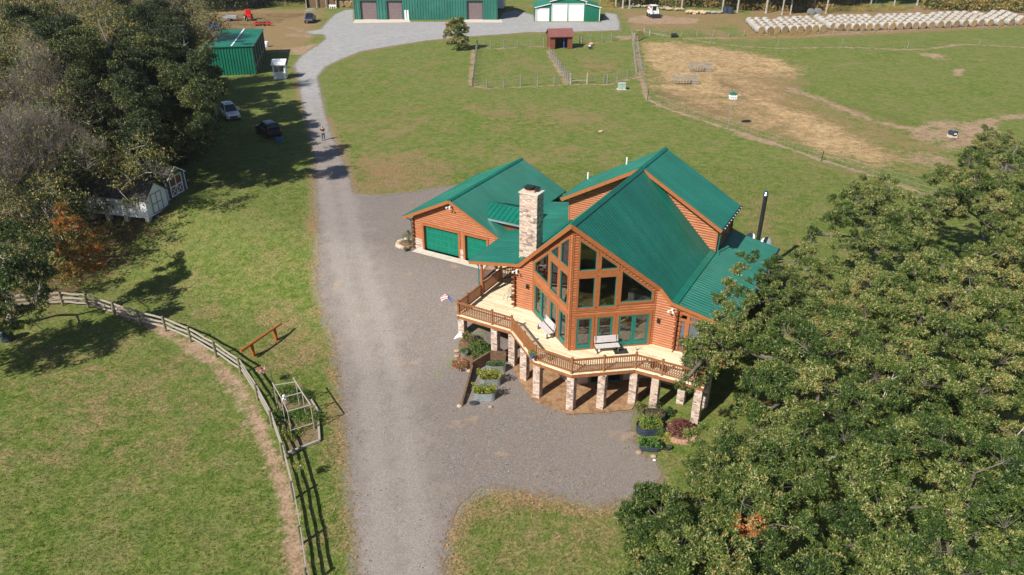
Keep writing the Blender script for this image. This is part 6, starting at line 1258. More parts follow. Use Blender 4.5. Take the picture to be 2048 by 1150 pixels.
# skid steer
t = thing('skid_steer', 'white and red skid steer loader with a black bucket by the log piles', 'loader', spot(1304,33), heading(spot(1300,30), spot(1308,35))-.9)
t.rotation_euler[2] = R_(-80); t.scale = (1.2,1.2,1.2); b = MB(); b.box(-1.5,.6,-.75,.75,.45,1.25); b.build('body', M['white'], t, bevel=.05); b = MB(); b.box(-.7,.55,-.5,.5,1.25,2.1); cb = b.build('cab_glass', M['darkglass'], t); b = MB()
for x in (-.72,.52):
    for y in (-.5,.5): b.box(x-.04,x+.08,y-.06,y+.06,1.2,2.15)
b.box(-.85,.75,-.6,.6,2.15,2.25); b.build('cab_frame', M['white'], t); b = MB(); b.box(-1.6,-.9,-.72,.72,1.2,1.7); b.build('engine_hood', M['red'], t, bevel=.06); b = MB()
for y in (-.68,.68): b.beam((-1.3,y,1.75),(.9,y,1.5),.12,.18); b.beam((.9,y,1.5),(1.35,y,.45),.12,.16)
b.build('loader_arms', M['white'], t); b = MB(); b.prism([(1.3,-.95,.1),(2.1,-.95,.1),(1.55,-.95,.75),(1.3,-.95,.75)], (0,1.9,0)); b.build('bucket', M['black'], t); wheels(t, (-1.0,.25), .8, .38, .3)
# log piles and odds and ends near the far wood
def log_pile(label, px, py, n, seed, spread=2.2, r=(.15,.3), m='palebark'):
    t = thing('log_pile', label, 'logs', spot(px, py)); rr = random.Random(seed); b = MB()
    for i in range(n):
        x, y = rr.uniform(-spread, spread), rr.uniform(-.6,.6); L = rr.uniform(.3,1.3); a = rr.uniform(-.5,.5); q = rr.uniform(*r); z = q+rr.random()*.35; b.tube((x-L/2*math.cos(a), y-L/2*math.sin(a), z), (x+L/2*math.cos(a), y+L/2*math.sin(a), z+rr.uniform(-.1,.1)), q, n=10)
    b.build('logs', M[m], t); return t
M['woodface'] = varied('cut_wood', (.40,.28,.18), (.58,.44,.32), .9, 5)
log_pile('pile of pale sawn logs right of the skid steer', 1352,20,16,1,2.4,(.15,.25),'woodface'); log_pile('long spread of cut firewood near the wood, middle pile', 1388,27,22,2,2.2,(.18,.35),'woodface'); log_pile('grey heap of split logs left of the dark drums', 1425,26,26,3,2.2,(.12,.25)); log_pile('brush and log heap behind the skid steer on its left', 1275,15,20,4,2.6,(.12,.3),'bark'); log_pile('log heap between the skid steer and the firewood', 1325,19,10,5,2.0,(.2,.32),'bark')
for i, (px, py) in enumerate([(1449,25),(1459,26)]): b = MB(); b.tube((0,0,0),(0,0,1.5),.75,n=16); b.tube((0,0,.5),(0,0,.56),.78,n=16); o = b.build('dark_drum', M['bluegalv']); o.location = spot(px, py); tag(o, ['left dark blue drum standing at the edge of the wood','right dark blue drum standing at the edge of the wood'][i], 'drum')
for i, (px, py) in enumerate([(1619,28),(1633,27)]): b = MB(); b.tube((0,-.5,.75),(0,.5,.75),.75,n=18); b.tube((0,-.52,.75),(0,.52,.75),.4,n=14); o = b.build('steel_spool', M['galv']); o.location = spot(px, py); o.rotation_euler[2] = .3; tag(o, ['left grey steel spool lying behind the hay bales','right grey steel spool lying behind the hay bales'][i], 'spool')
b = MB(); b.tube((-.55,0,.42),(.55,0,.42),.42,n=16); b.tube((.5,0,.3),(.9,0,.25),.2,n=10); o = b.build('black_barrel', M['black']); o.location = spot(1346,74); o.rotation_euler[2] = .1; tag(o, 'black plastic barrel lying on its side by the back fence', 'barrel')
# ring feeders
def feeder(label, px, py, rz, hay):
    t = thing('hay_feeder', label, 'feeder', spot(px, py), rz); b = MB(); L, W2 = 1.7, .8
    for z in (.3,.7,1.1):
        for p, q in (((-L,-W2),(L,-W2)),((L,-W2),(L,W2)),((L,W2),(-L,W2)),((-L,W2),(-L,-W2))): b.tube((*p,z),(*q,z),.035,n=6)
    for i in range(9): x = -L+2*L*i/8; b.tube((x,-W2,0),(x*1.05,-W2*1.1,1.25),.03,n=5); b.tube((x,W2,0),(x*1.05,W2*1.1,1.25),.03,n=5)
    b.build('bars', M['galv'], t); b = MB(); b.blob((-.2,0,.35), .8, 2, .15, (1.6,.8,.6), 4); b.build('hay', M['hay'], t)
    return t
feeder('grey tubular hay feeder on the straw, the farther of the pair', 1398,141,-.15,1); feeder('grey tubular hay feeder on the straw, the nearer of the pair, with a collapsed bale', 1370,166,-.1,1)
# bird house pole, water trough, transformer, clutter by red shed
g = spot(1454,256); t = thing('bird_house', 'white two storey bird house on a tall thin pole by the pasture fence', 'bird house', g); b = MB(); b.tube((0,0,0),(.12,0,3.75),.03); b.build('pole', M['galv'], t); b = MB(); b.box(-.3,.54,-.3,.3,3.75,4.05); b.box(-.3,.54,-.3,.3,4.1,4.35); b.box(-.36,.6,-.36,.36,4.05,4.10); b.build('house_box', M['white'], t); b = MB(); b.prism([(-.38,-.38,4.35),(.62,-.38,4.35),(.12,-.38,4.6)], (0,.76,0)); b.build('roof', M['teal'], t); b = MB(); [b.tube((x,-.31,z),(x,-.29,z),.05,n=8) for x in (-.1,.12,.34) for z in (3.9,4.23)]; b.build('entrance_holes', M['black'], t)
g = spot(1903,271); t = thing('water_trough', 'small dark water trough on a pale base in the bare ground of the pasture', 'trough', g); b = MB(); b.box(-.45,.45,-.35,.35,0,.3); b.build('base', M['conc'], t); b = MB(); b.lathe((0,0,.3), [(.5,0),(.56,.4),(.5,.42),(.45,.3),(0,.3)], 14); b.build('basin', M['bluegalv'], t); b = MB(); b.box(-.15,.15,-.58,-.54,.45,.58); b.build('float_cover', M['white'], t)
g = spot(1242,178); t = thing('transformer_box', 'pale green electrical transformer box on the lawn by the paddock', 'electrical box', g, .05); b = MB(); b.box(-.55,.55,-.4,.4,.05,.85); b.prism([(-.58,-.45,.85),(.58,-.45,.85),(.58,.42,.95),(-.58,.42,.95)], (0,0,.04)); b.build('cabinet', varied('utility_green', (.28,.36,.33), (.36,.44,.40), .5, 3), t, bevel=.02); b = MB(); b.box(-.008,.008,-.41,-.4,.05,.85); b.build('door_gap', M['black'], t); b = MB(); b.box(-.7,.7,-.55,.55,-.05,.05); b.build('pad', M['conc'], t)
t = thing('wheelbarrow', 'small dark wheeled cart with a white tray beside the red shed', 'cart', spot(1179,98), .3); b = MB(); b.box(-.4,.4,-.3,.3,.35,.55); b.build('tray', M['bluegalv'], t); b = MB(); b.box(-.3,.0,-.25,.25,.55,.75); b.build('load', M['white'], t); wheels(t, (0,), .3, .2, .08)
b = MB(); b.blob((0,0,.25), .45, 2, .2, (1.2,.8,.6), 9); o = b.build('feed_sack', M['terracotta']); o.location = spot(1182,90); tag(o, 'crumpled pinkish feed sack behind the small cart by the red shed', 'sack')
b = MB(); b.box(0,.1,0,.1,0,1.9); b.box(.6,.7,0,.1,0,1.9); b.box(0,.7,0,.1,1.0,1.1); b.box(0,.7,0,.1,1.75,1.85); o = b.build('post_stand', M['brownwood']); o.location = spot(1157,89); tag(o, 'dark upright post stand right of the red shed', 'stand')
# ---------------------------------------------------------------- person flying the drone
def person():
    g = spot(646.5,282); rz = math.atan2(-g.y, -g.x)+.15; t = thing('person', 'person in a dark t-shirt and blue jeans standing on the drive holding a controller', 'person', g, rz+math.pi/2)
    skin = mat('skin', (.45,.26,.18), .5)
    def sk(name, verts, edges, rad, m, parent, lvl=2, root=0):
        me = bpy.data.meshes.new(name); me.from_pydata(verts, edges, []); me.materials.append(m); o = bpy.data.objects.new(name, me); COL.objects.link(o); o.parent = parent
        mo = o.modifiers.new('skin', 'SKIN'); mo.use_smooth_shade = True; sv = me.skin_vertices[0].data
        for i, r in enumerate(rad): sv[i].radius = (r, r) if not isinstance(r, tuple) else r
        sv[root].use_root = True; s = o.modifiers.new('sub', 'SUBSURF'); s.levels = lvl; s.render_levels = lvl; return o
    # front is -y
    V_ = [(0,0,.95),(0,0,1.10),(0,.01,1.28),(0,.01,1.43),(0,0,1.50),(0,-.01,1.58),(0,-.02,1.68),(0,-.02,1.76)]; E_ = [(0,1),(1,2),(2,3),(3,4),(4,5),(5,6),(6,7)]; Rr = [(.15,.11),(.14,.10),(.17,.115),(.13,.09),.055,.07,.088,.06]
    for s in (-1, 1):
        k = len(V_); V_ += [(s*.19,.01,1.42),(s*.235,.03,1.14),(s*.12,-.22,1.10),(s*.07,-.29,1.12)]; E_ += [(3,k),(k,k+1),(k+1,k+2),(k+2,k+3)]; Rr += [.06,.045,.032,.036]
        h = k+3
        for j, (dx, dz, L) in enumerate(((-.02,.03,.055),(0,.015,.07),(.0,-.005,.07),(.0,-.025,.06),(-.03,.0,.045))):
            k2 = len(V_); V_ += [(s*(.06+dx*.3),-.33,1.12+dz),(s*(.045+dx*.3),-.33-L*.5,1.115+dz)]; E_ += [(h,k2),(k2,k2+1)]; Rr += [.011,.009]
        k = len(V_); V_ += [(s*.10,0,.88),(s*.12,-.02,.50),(s*.13,.02,.09),(s*.14,-.12,.03),(s*.14,-.18,.025)]; E_ += [(0,k),(k,k+1),(k+1,k+2),(k+2,k+3),(k+3,k+4)]; Rr += [.095,.062,.045,.04,.03]
    sk('body', V_, E_, Rr, skin, t)
    sv_ = [(0,0,.98),(0,0,1.10),(0,.01,1.28),(0,.01,1.43)]; se = [(0,1),(1,2),(2,3)]; sr = [(.165,.125),(.155,.12),(.185,.13),(.145,.10)]
    for s in (-1, 1): k = len(sv_); sv_ += [(s*.195,.01,1.415),(s*.228,.025,1.24)]; se += [(3,k),(k,k+1)]; sr += [.078,.066]
    sk('shirt', sv_, se, sr, mat('dark_teal_shirt', (.02,.035,.04), .8), t)
    jv = [(0,0,.98)]; je = []; jr = [(.165,.125)]
    for s in (-1, 1): k = len(jv); jv += [(s*.10,0,.86),(s*.12,-.02,.50),(s*.13,.02,.10)]; je += [(0,k),(k,k+1),(k+1,k+2)]; jr += [.11,.08,.066]
    sk('jeans', jv, je, jr, mat('blue_jeans', (.05,.09,.16), .8), t)
    b = MB(); b.blob((0,.015,1.735), .10, 2, .03, (.95,1.0,.75)); b.build('hair', mat('grey_hair', (.35,.33,.31), .8), t, smooth=True)
    b = MB(); [b.blob((s*.035,-.098,1.70), .012, 1, 0) for s in (-1,1)]; b.build('eyes', M['black'], t); b = MB(); b.blob((0,-.112,1.67), .016, 1, 0, (.8,1,1.3)); b.blob((-.09,-.015,1.68), .022, 1, 0, (.5,1,1.4)); b.blob((.09,-.015,1.68), .022, 1, 0, (.5,1,1.4)); b.build('nose_and_ears', skin, t)
    b = MB(); b.box(-.025,.025,-.103,-.098,1.632,1.64); b.build('mouth', mat('lips', (.35,.12,.10), .5), t)
    for s in (-1,1): b = MB(); b.box(s*.14-.05,s*.14+.05,-.22,.08,0,.075); b.build('shoe', M['black'], t, bevel=.02)
    c_ = thing('remote_controller', 'pale remote controller held in both hands of the person on the drive', 'controller', t.location, t.rotation_euler[2]); b = MB(); b.box(-.1,.1,-.40,-.30,1.08,1.13); b.build('case', M['white'], c_, bevel=.01); b = MB(); [b.tube((x,-.38,1.12),(x*1.2,-.44,1.24),.006) for x in (-.06,.06)]; b.build('antenna', M['black'], c_)
person()
# ================================================================ TREES
def crown_pts(lumps, per_m2, seed, sub=.36, hollow=.55, flat=.75):
    """leaf cluster positions: every lump carries smaller tufts on its skin, leaves gather round the tufts"""
    r = np.random.default_rng(seed); out = []; tufts = []
    for (x, y, z, R) in lumps:
        nt_ = max(6, int(7*(R/1.0)**2)); d = r.normal(size=(nt_, 3)); d[:, 2] += .55; d /= np.linalg.norm(d, axis=1, keepdims=True)
        q = R*r.uniform(hollow, 1.0, (nt_, 1)); c = np.array([x, y, z])+d*q*np.array([1, 1, flat]); tufts.append((np.array([x, y, z]), c))
        for k in range(nt_):
            s = sub*r.uniform(.7, 1.3)*max(.7, R**.4); n = max(4, int(per_m2*s*s*4)); e = r.normal(size=(n, 3)); e[:, 2] += .35; e /= np.linalg.norm(e, axis=1, keepdims=True); out.append(c[k]+e*s*r.uniform(.25, 1.0, (n, 1))**.6*np.array([1, 1, .6]))
    return np.concatenate(out), tufts
def limb(b, p, q, r0, r1, rr, n=6, seg=3, wob=.12):
    p, q = Vector(p), Vector(q); L = (q-p).length; pts = [p+(q-p)*i/seg+(Vector((rr.uniform(-1,1),rr.uniform(-1,1),rr.uniform(-.3,.8)))*wob*L*.5 if 0 < i < seg else Vector()) for i in range(seg+1)]
    b.path(pts, [r0+(r1-r0)*i/seg for i in range(seg+1)], n); return pts
def make_tree(name, label, cat, foot, lumps, leafm, barkm, per=26, leaf=(.15,.05,7), tone=.4, tvar=.2, seed=1, group=None, tr=.28, sub=.36, twigs=True, accents=(), spread_tone=.1, bare=0, up=.3, dead=0, refoot=False):
    fx, fy = foot[:2]
    if refoot: fx, fy = .35*fx+.65*sum(l[0] for l in lumps)/len(lumps), .35*fy+.65*sum(l[1] for l in lumps)/len(lumps)
    if refoot and fy > 78: fx -= 3.0
    fz = tz(fx, fy); root = thing(name, label, cat, (fx, fy, fz), 0, group); rr = random.Random(seed); o3 = np.array([fx, fy, fz])
    b = MB(); zc = min(l[2] for l in lumps); ztop = max(l[2] for l in lumps); cx, cy = sum(l[0] for l in lumps)/len(lumps), sum(l[1] for l in lumps)/len(lumps)
    fork = fz+(zc-fz)*.62; top = Vector(((cx-fx)*.6, (cy-fy)*.6, ztop-fz-.8)); base = Vector((0,0,-.2)); fk = Vector(((cx-fx)*.15, (cy-fy)*.15, fork-fz))
    b.path([base, base+Vector((0,0,.5)), fk], [tr*1.35, tr, tr*.8], 10); spine = limb(b, fk, top, tr*.75, tr*.16, rr, 8, 5, .10)
    ends = []
    for (x, y, z, R) in lumps:
        e = Vector((x-fx, y-fy, z-fz-.25*R)); ends.append((None, e, R))
    # limbs: every crown mass joins the nearest limb already grown, and limbs thicken with what they carry
    nodes = [(p, i, 0.0) for i, p in enumerate(spine)]; par = [i-1 for i in range(len(spine))]; order = sorted(range(len(ends)), key=lambda i: min((p-ends[i][1]).length for p in spine))
    for k in order:
        e = ends[k][1]; j = min(range(len(nodes)), key=lambda j: (nodes[j][0]-e).length+.30*nodes[j][2]+max(0, nodes[j][0].z-e.z)*.8); L = (nodes[j][0]-e).length
        if L > 1.6: m_ = nodes[j][0].lerp(e, .5)+Vector((rr.uniform(-.12,.12)*L, rr.uniform(-.12,.12)*L, rr.uniform(-.02,.14)*L)); nodes.append((m_, 0, nodes[j][2]+L*.5)); par.append(j); j = len(nodes)-1
        nodes.append((e, 0, nodes[j][2]+L*.5)); par.append(j)
    load = [1.0]*len(nodes)
    for i in range(len(nodes)-1, 0, -1): load[par[i]] += load[i]
    rad = lambda i: min(tr*.55, .014*math.sqrt(load[i]+.6)*(tr/.28))
    for i in range(len(spine), len(nodes)): b.tube(nodes[par[i]][0], nodes[i][0], min(rad(i)*1.12, rad(par[i]) if par[i] >= len(spine) else tr), rad(i), 6)
    P, tufts = crown_pts(lumps, per, seed, sub)
    if twigs:
        for (c, T), (p2, e, R) in zip(tufts, ends):
            for k in range(0, len(T), 1 if R < 1.4 else 2): q = Vector(T[k]-o3); m_ = e.lerp(q, .5)+Vector((rr.uniform(-.1,.1),rr.uniform(-.1,.1),rr.uniform(-.05,.15)))*R; b.path([e, m_, q], [.013,.008,.004], 4)
    trunk = b.build('trunk', barkm, root)
    if twigs:
        for k in range(bare):
            b = MB()
            (c, T), (p2, e, R) = rr.choice(list(zip(tufts, ends))); d = Vector((rr.uniform(-1,1),rr.uniform(-1,.4),rr.uniform(.1,1))).normalized(); L = R*rr.uniform(.9,1.7); q = e+d*L; b.path([e, e+d*L*.5+Vector((rr.uniform(-.1,.1),0,.1)), q], [.030,.018,.006], 5)
            for j in range(4): s = e.lerp(q, rr.uniform(.35,.95)); dd = (d+Vector((rr.uniform(-.9,.9),rr.uniform(-.9,.9),rr.uniform(-.4,.9)))).normalized(); b.path([s, s+dd*L*.22, s+dd*L*.4+Vector((0,0,.05))], [.016,.011,.004], 4)
            b.build('dead_branch', M['deadwood'], root)
    if per > 0:
        lt = np.array([l[0]*7.3+l[1]*3.1 for l in lumps]); lc = np.array([l[:3] for l in lumps])
        near = np.concatenate([np.argmin(((P[i:i+4000, None, :]-lc[None])**2).sum(-1), 1) for i in range(0, len(P), 4000)]); 
        r = np.random.default_rng(seed+99); keep = r.random(len(P)) > dead
        tn = tone+spread_tone*np.sin(P[:, 0]*1.1+seed)*np.cos(P[:, 1]*.9)+r.normal(size=len(P))*.03+(.13 if tone > .3 else .06)*np.sin(lt[near]*12.7)
        for (ax, ay, az, ar, at) in accents: dd = np.linalg.norm(P-np.array([ax, ay, az]), axis=1); tn = np.where(dd < ar*r.uniform(.6, 1.2, len(P)), at, tn)
        P2, tn = P[keep], tn[keep]; leaf_obj('crown', [rng_leaves(P2-o3, leaf[2], leaf[0], leaf[1], up, seed, .5, tvar, tones=tn)], leafm, root)
    return root
def fill(poly, holes, R, ztop, seed, space=1.15, edge=.85, cand=26, prev=(), jz=.5, view=None):
    """places crown masses under the outline seen from the air, a set distance apart: returns world lumps"""
    r = np.random.default_rng(seed); P = np.array(poly, float); gx, gy = np.meshgrid(np.arange(P[:, 0].min(), P[:, 0].max(), cand), np.arange(P[:, 1].min(), P[:, 1].max(), cand*.8))
    gx = gx+r.uniform(-.5, .5, gx.shape)*cand; gy = gy+r.uniform(-.5, .5, gy.shape)*cand
    sd = poly_sdf(P, gx, gy)
    for h in holes: sd = np.maximum(sd, -poly_sdf(np.array(h, float), gx, gy))
    idx = np.argwhere(sd < -6); r.shuffle(idx); out = []; pts = [np.array(q[:3]) for q in prev]; acc_ = [(p_, q[3]) for p_, q in zip(pts, prev)]
    for i, j in idx:
        px, py = gx[i, j], gy[i, j]; z = ztop(px, py); p = atz(px, py, z)
        for _ in range(6): z = .5*z+.5*ztop(px, py, p); p = atz(px, py, z)
        dist = math.sqrt(p.x**2+p.y**2+(CAM_H-z)**2); Rr = R*r.uniform(.8, 1.2)
        if -sd[i, j] < edge*Rr*F_PX/dist: continue
        q = np.array([p.x, p.y, z])
        if any(np.sum((q-a_)**2) < (space*.5*(Rr+b_))**2 for a_, b_ in acc_): continue
        acc_.append((q, Rr)); out.append((p.x, p.y, z+r.uniform(-jz, jz*.4), Rr))
    return out
def assign(lumps, feet):
    g = {i: [] for i in range(len(feet))}
    for l in lumps: g[min(range(len(feet)), key=lambda i: (l[0]-feet[i][0])**2+(l[1]-feet[i][1])**2)].append(l)
    return g
M['oakbark'] = varied('dark_oak_bark', (.075,.062,.050), (.17,.15,.125), .9, 5, stretch=(1,1,.3), bump=.5)
# ---- the oaks on the right
OAK = [(1380,712),(1366,684),(1390,650),(1412,632),(1396,594),(1398,560),(1440,548),(1474,532),(1484,505),(1516,488),(1552,500),(1576,520),(1584,500),(1598,455),(1630,432),(1652,436),(1646,402),(1668,374),(1700,374),(1722,352),(1748,345),(1792,358),(1806,392),(1850,398),(1868,392),(1842,362),(1838,342),(1870,333),(1902,326),(1922,295),(1948,270),(1966,248),(2002,254),(2140,250),(2140,1240),(1215,1240),(1258,1150),(1246,1100),(1243,1050),(1260,1000),(1290,972),(1332,940),(1352,968),(1385,965),(1368,922),(1372,884),(1398,848),(1440,846),(1484,866),(1492,840),(1484,790),(1480,756),(1500,735),(1486,700),(1468,705),(1448,742),(1420,742)]
OH = [[(1850,475),(1892,425),(1955,416),(1966,448),(1952,478),(1920,486),(1912,506),(1872,500)],[(1662,706),(1722,700),(1718,738),(1688,744)],[(1630,985),(1655,985),(1672,1058),(1625,1052)],[(1838,945),(1880,950),(1900,985),(1850,990)],[(1700,1010),(1672,960),(1640,900),(1655,890),(1700,960)],[(1655,800),(1690,790),(1700,830),(1670,840)],[(1630,470),(1660,462),(1665,500),(1640,505)],[(1990,760),(2040,770),(2048,830),(2000,830)]]
OF = [(14.8,29.5),(26.2,49.5),(37.5,54.0),(25.5,35.5),(8.6,19.6),(17.2,20.6)]; OZ = [7.0,7.2,9.4,7.6,5.4,6.6]
def oz(px, py, p=None):
    if p is None: return 6.5
    i = min(range(6), key=lambda i: (p.x-OF[i][0])**2+(p.y-OF[i][1])**2); d2 = (p.x-OF[i][0])**2+(p.y-OF[i][1])**2
    return max(1.2, OZ[i]-.075*d2+.55*math.sin(px*.045+i)+.45*math.sin(py*.06+px*.02))
big = fill(OAK, OH, 1.15, oz, 1, 1.25, .62, 22, jz=1.2); small = fill(OAK, OH, .60, lambda px, py, p=None: oz(px, py, p)-.7, 2, 1.25, .55, 15, prev=[q[:3]+(q[3]*.55,) for q in big], jz=.6)
for px, py, z, r_ in [(1500,512,6.6,.6),(1535,522,6.6,.6),(1480,545,6.6,.65),(1448,572,6.5,.7),(1425,598,6.4,.6),(1540,548,6.3,.7),(1512,566,6.3,.7),(1475,592,6.2,.8),(1445,625,6.1,.8),(1418,655,6.0,.7),(1400,692,5.9,.6),(1440,680,5.9,.75),(1500,610,6.0,.9),(1545,590,6.0,.9),(1490,650,5.8,.9),(1425,715,5.6,.5),(1262,1040,4.6,.5),(1290,1000,4.8,.5)]:
    p = atz(px, py, z); small.append((p.x, p.y, p.z, r_))
low = [(x+.3*math.sin(x*3), y+.3, z-1.7, R*.95) for x, y, z, R in big[::2] if z > 3.5]
og = assign(big+small+low, OF)
acc = []
for px, py, z, r_, tn in [(1552,905,6.4,.5,.97),(1650,1010,6.0,.4,.95),(1494,1055,5.0,.55,.93),(1520,1060,4.8,.6,.96),(1945,395,8.6,.5,.86),(1878,445,8.0,.35,.86),(1704,467,5.8,.35,.86),(1450,725,5.5,.35,.88),(1475,712,5.3,.3,.88),(1700,612,6.5,.3,.95),(1745,612,6.2,.35,.9),(1620,1000,5.6,.35,.95),(1660,860,6.3,.3,.9),(2040,1000,6.5,.4,.9)]:
    p = atz(px, py, z); acc.append((p.x, p.y, p.z, r_, tn))
OL = ['middle right oak whose low boughs overhang the screened porch and deck end','olive green oak standing on the lawn beyond the house corner','tall oak at the upper right whose crown tops the pasture fence','broad oak at the right edge of the view below the tallest oak','nearest oak, its crown spreading over the grass below the gravel lot','large near oak filling the lower right corner']
for i, f in enumerate(OF):
    if not og[i]: continue
    A_ = [a for a in acc]
    make_tree('oak_tree', OL[i], 'oak tree', f, og[i], L_oak, M['oakbark'], 88, (.135,.042,7), (.42,.46,.49,.49,.39,.39)[i], .18, 11+i, 'oaks standing right of the house', .32, .34, True, A_, .06, bare=(2,3,2,2,3,4)[i], up=.35)
# ---- the woodland on the left
M['deadtrunk'] = varied('grey_brown_bark', (.15,.125,.105), (.29,.25,.215), .9, 4)
WP = [(-140,-60),(398,-60),(402,40),(398,92),(432,112),(450,150),(474,185),(466,206),(440,210),(432,232),(448,262),(474,290),(445,298),(412,318),(368,318),(335,310),(295,314),(262,328),(190,340),(200,418),(150,432),(120,400),(60,420),(-140,440)]
WF = [(-36,84),(-42,76),(-33,98),(-44,92),(-52,84),(-50,101),(-40,108),(-60,94),(-58,110),(-68,84),(-66,102),(-48,66),(-57,70),(-68,70),(-78,92),(-76,108),(-52,120),(-64,124),(-82,76),(-36,116)]
WZ = [13.5,14,13.5,14.5,16,13,12,16,14.5,16.5,16,13,14,14,16,16,12,15,15,8]
def wz(px, py, p=None):
    if p is None: return 12
    i = min(range(len(WF)), key=lambda i: (p.x-WF[i][0])**2+(p.y-WF[i][1])**2); d2 = (p.x-WF[i][0])**2+(p.y-WF[i][1])**2
    return max(2.0, WZ[i]-.11*d2+1.2*math.sin(px*.05+i)+.8*math.sin(py*.07))
WHO = [[(150,440),(165,395),(285,385),(298,345),(345,332),(378,362),(352,412),(304,455)]]
wb = fill(WP, WHO, 1.9, wz, 5, 1.25, 1.15, 24, jz=1.8); wsm = fill(WP, WHO, 1.0, wz, 6, 1.2, 1.2, 16, prev=[q[:3]+(q[3]*.5,) for q in wb], jz=1.2)
wl_ = [(x-.5, y+1, z-3.6, R) for x, y, z, R in wb[::2] if z > 7]
wg = assign(wb+wsm+wl_, WF)
DARK = {0,1,2,3,5,6,16,19}
KIND = {1:('dark',.26),3:('dark',.20),0:('dark',.16),2:('dark',.15),6:('dark',.18),11:('thin',.5),12:('thin',.5),19:('dark',.25),5:('dark',.2),16:('dark',.24)}
desc = ['dark dense tree above the white car, at the lawn edge','olive leaved tree left of the sheds','dark bushy tree whose boughs hang near the open green shed','tall olive tree in the middle of the left wood','tall thin leaved tree with pale limbs in the left wood','dark green tree behind the white car','dark tree touching the open shed wall','low green tree under the tall trees at the centre of the left wood','yellow green tree near the top of the left wood','tall yellowing tree at the left edge of the view','sparse yellow tree high in the left wood','half bare grey tree over the white shed','half bare tree left of the white shed','half bare brown tree at the left edge','olive tree deep in the left wood','low olive tree under the upper left corner trees','dark tree behind the open shed, near the machines','olive tree at the top edge of the left wood','olive tree beside the left frame edge','small reddish tree by the open shed corner']
for i, f in enumerate(WF):
    if not wg[i]: continue
    if i not in DARK: wg[i] = [(x, y, z-4.0, R) for x, y, z, R in wg[i]]
    k, tn = KIND.get(i, ('olive', .44)); thin = k == 'thin'
    make_tree('woodland_tree', desc[i], 'tree', f, wg[i], L_wood, M['bark'] if k == 'dark' else M['palebark'], 10 if thin else (36 if i in DARK else 16), (.15,.085,5), (tn+.02 if i in DARK else tn-.02)+.03*math.sin(i*2.1), .15 if i in DARK else .26, 200+i, 'trees of the wood left of the drive', .26, .55, True, [], .10, bare=(10 if thin else 3), dead=.5 if thin else (.0 if k == 'dark' else .06), refoot=True)
def frac_tree(name, label, foot, H, seed, leaf_tone, nleaf, barkm, leafm=L_wood, r0=.2, spread=1.0, group=None, lean=(0,0), depth=6, leafsize=.15, tvar=.25, dirs=3):
    """tree grown branch by branch; leaves only at the outer twigs"""
    rr = np.random.default_rng(seed); S = []; T = []
    def grow(p, d, L, r, k):
        n_ = 3 if k < 3 else 2; q = p
        for j in range(n_):
            d2 = d+rr.normal(size=3)*(.13 if k else .05)+np.array([0,0,.05*k]); d2 /= np.linalg.norm(d2); q2 = q+d2*L/n_; ra, rb = r*(1-.38*j/n_), r*(1-.38*(j+1)/n_); S.append((q, q2, ra, rb, k)); 
            if k < depth and (j > 0 or k > 0):
                m = 1 if k < 2 else (2 if rr.random() < .55 else 1)
                for _ in range(m):
                    a = rr.normal(size=3); a -= a.dot(d2)*d2; a /= np.linalg.norm(a)+1e-6; dd = d2*math.cos(.85*spread)+a*math.sin(.85*spread)*rr.uniform(.75, 1.25); dd[2] += .12; dd /= np.linalg.norm(dd); grow(q2, dd, L*rr.uniform(.55, .78), rb*.62, k+1)
            q, d = q2, d2
        if k < depth:
            for _ in range(2): a = rr.normal(size=3); a -= a.dot(d)*d; a /= np.linalg.norm(a)+1e-6; dd = d*.85+a*.5*spread; dd /= np.linalg.norm(dd); grow(q, dd, L*rr.uniform(.6, .8), r*.55, k+1)
        else: T.append(q)
    grow(np.array([0,0,-.2]), np.array([lean[0], lean[1], 1.0]), H*.36, r0, 0)
    A = np.array([s_[0] for s_ in S]); Bq = np.array([s_[1] for s_ in S]); sc_ = H/max(Bq[:, 2].max(), 1); A, Bq = A*sc_, Bq*sc_; T = np.array(T)*sc_
    ra = np.maximum([s_[2] for s_ in S], .006); rb = np.maximum([s_[3] for s_ in S], .004); D = Bq-A; D /= np.linalg.norm(D, axis=1, keepdims=True)+1e-9
    X_ = np.cross(D, np.array([.3,.5,.8])); X_ /= np.linalg.norm(X_, axis=1, keepdims=True)+1e-9; Y_ = np.cross(D, X_); m = 5; V = []
    for P_, r in ((A, ra), (Bq, rb)):
        for i in range(m): an = 2*math.pi*i/m; V.append(P_+X_*(r*math.cos(an))[:, None]+Y_*(r*math.sin(an))[:, None])
    V = np.stack(V, 1).reshape(-1, 3); base = np.arange(len(S))[:, None]*2*m; Fq_ = np.concatenate([base+np.array([i, (i+1) % m, m+(i+1) % m, m+i]) for i in range(m)], 1).reshape(-1, 4)
    z = tz(*foot[:2]); root = thing(name, label, 'tree', (foot[0], foot[1], z), 0, group); o = np_mesh('trunk', V, Fq_, barkm, None, True); o.parent = root
    if nleaf:
        idx = rr.integers(0, len(T), nleaf); P_ = T[idx]+rr.normal(size=(nleaf, 3))*.22; tn = leaf_tone+.10*np.sin(P_[:, 0]*.9+seed)*np.cos(P_[:, 2]*.8)+rr.normal(size=nleaf)*.05; leaf_obj('crown', [rng_leaves(P_, 5, leafsize, leafsize*.55, .2, seed, .5, tvar, tones=tn)], leafm, root)
    return root
GW_ = 'trees of the wood left of the drive'
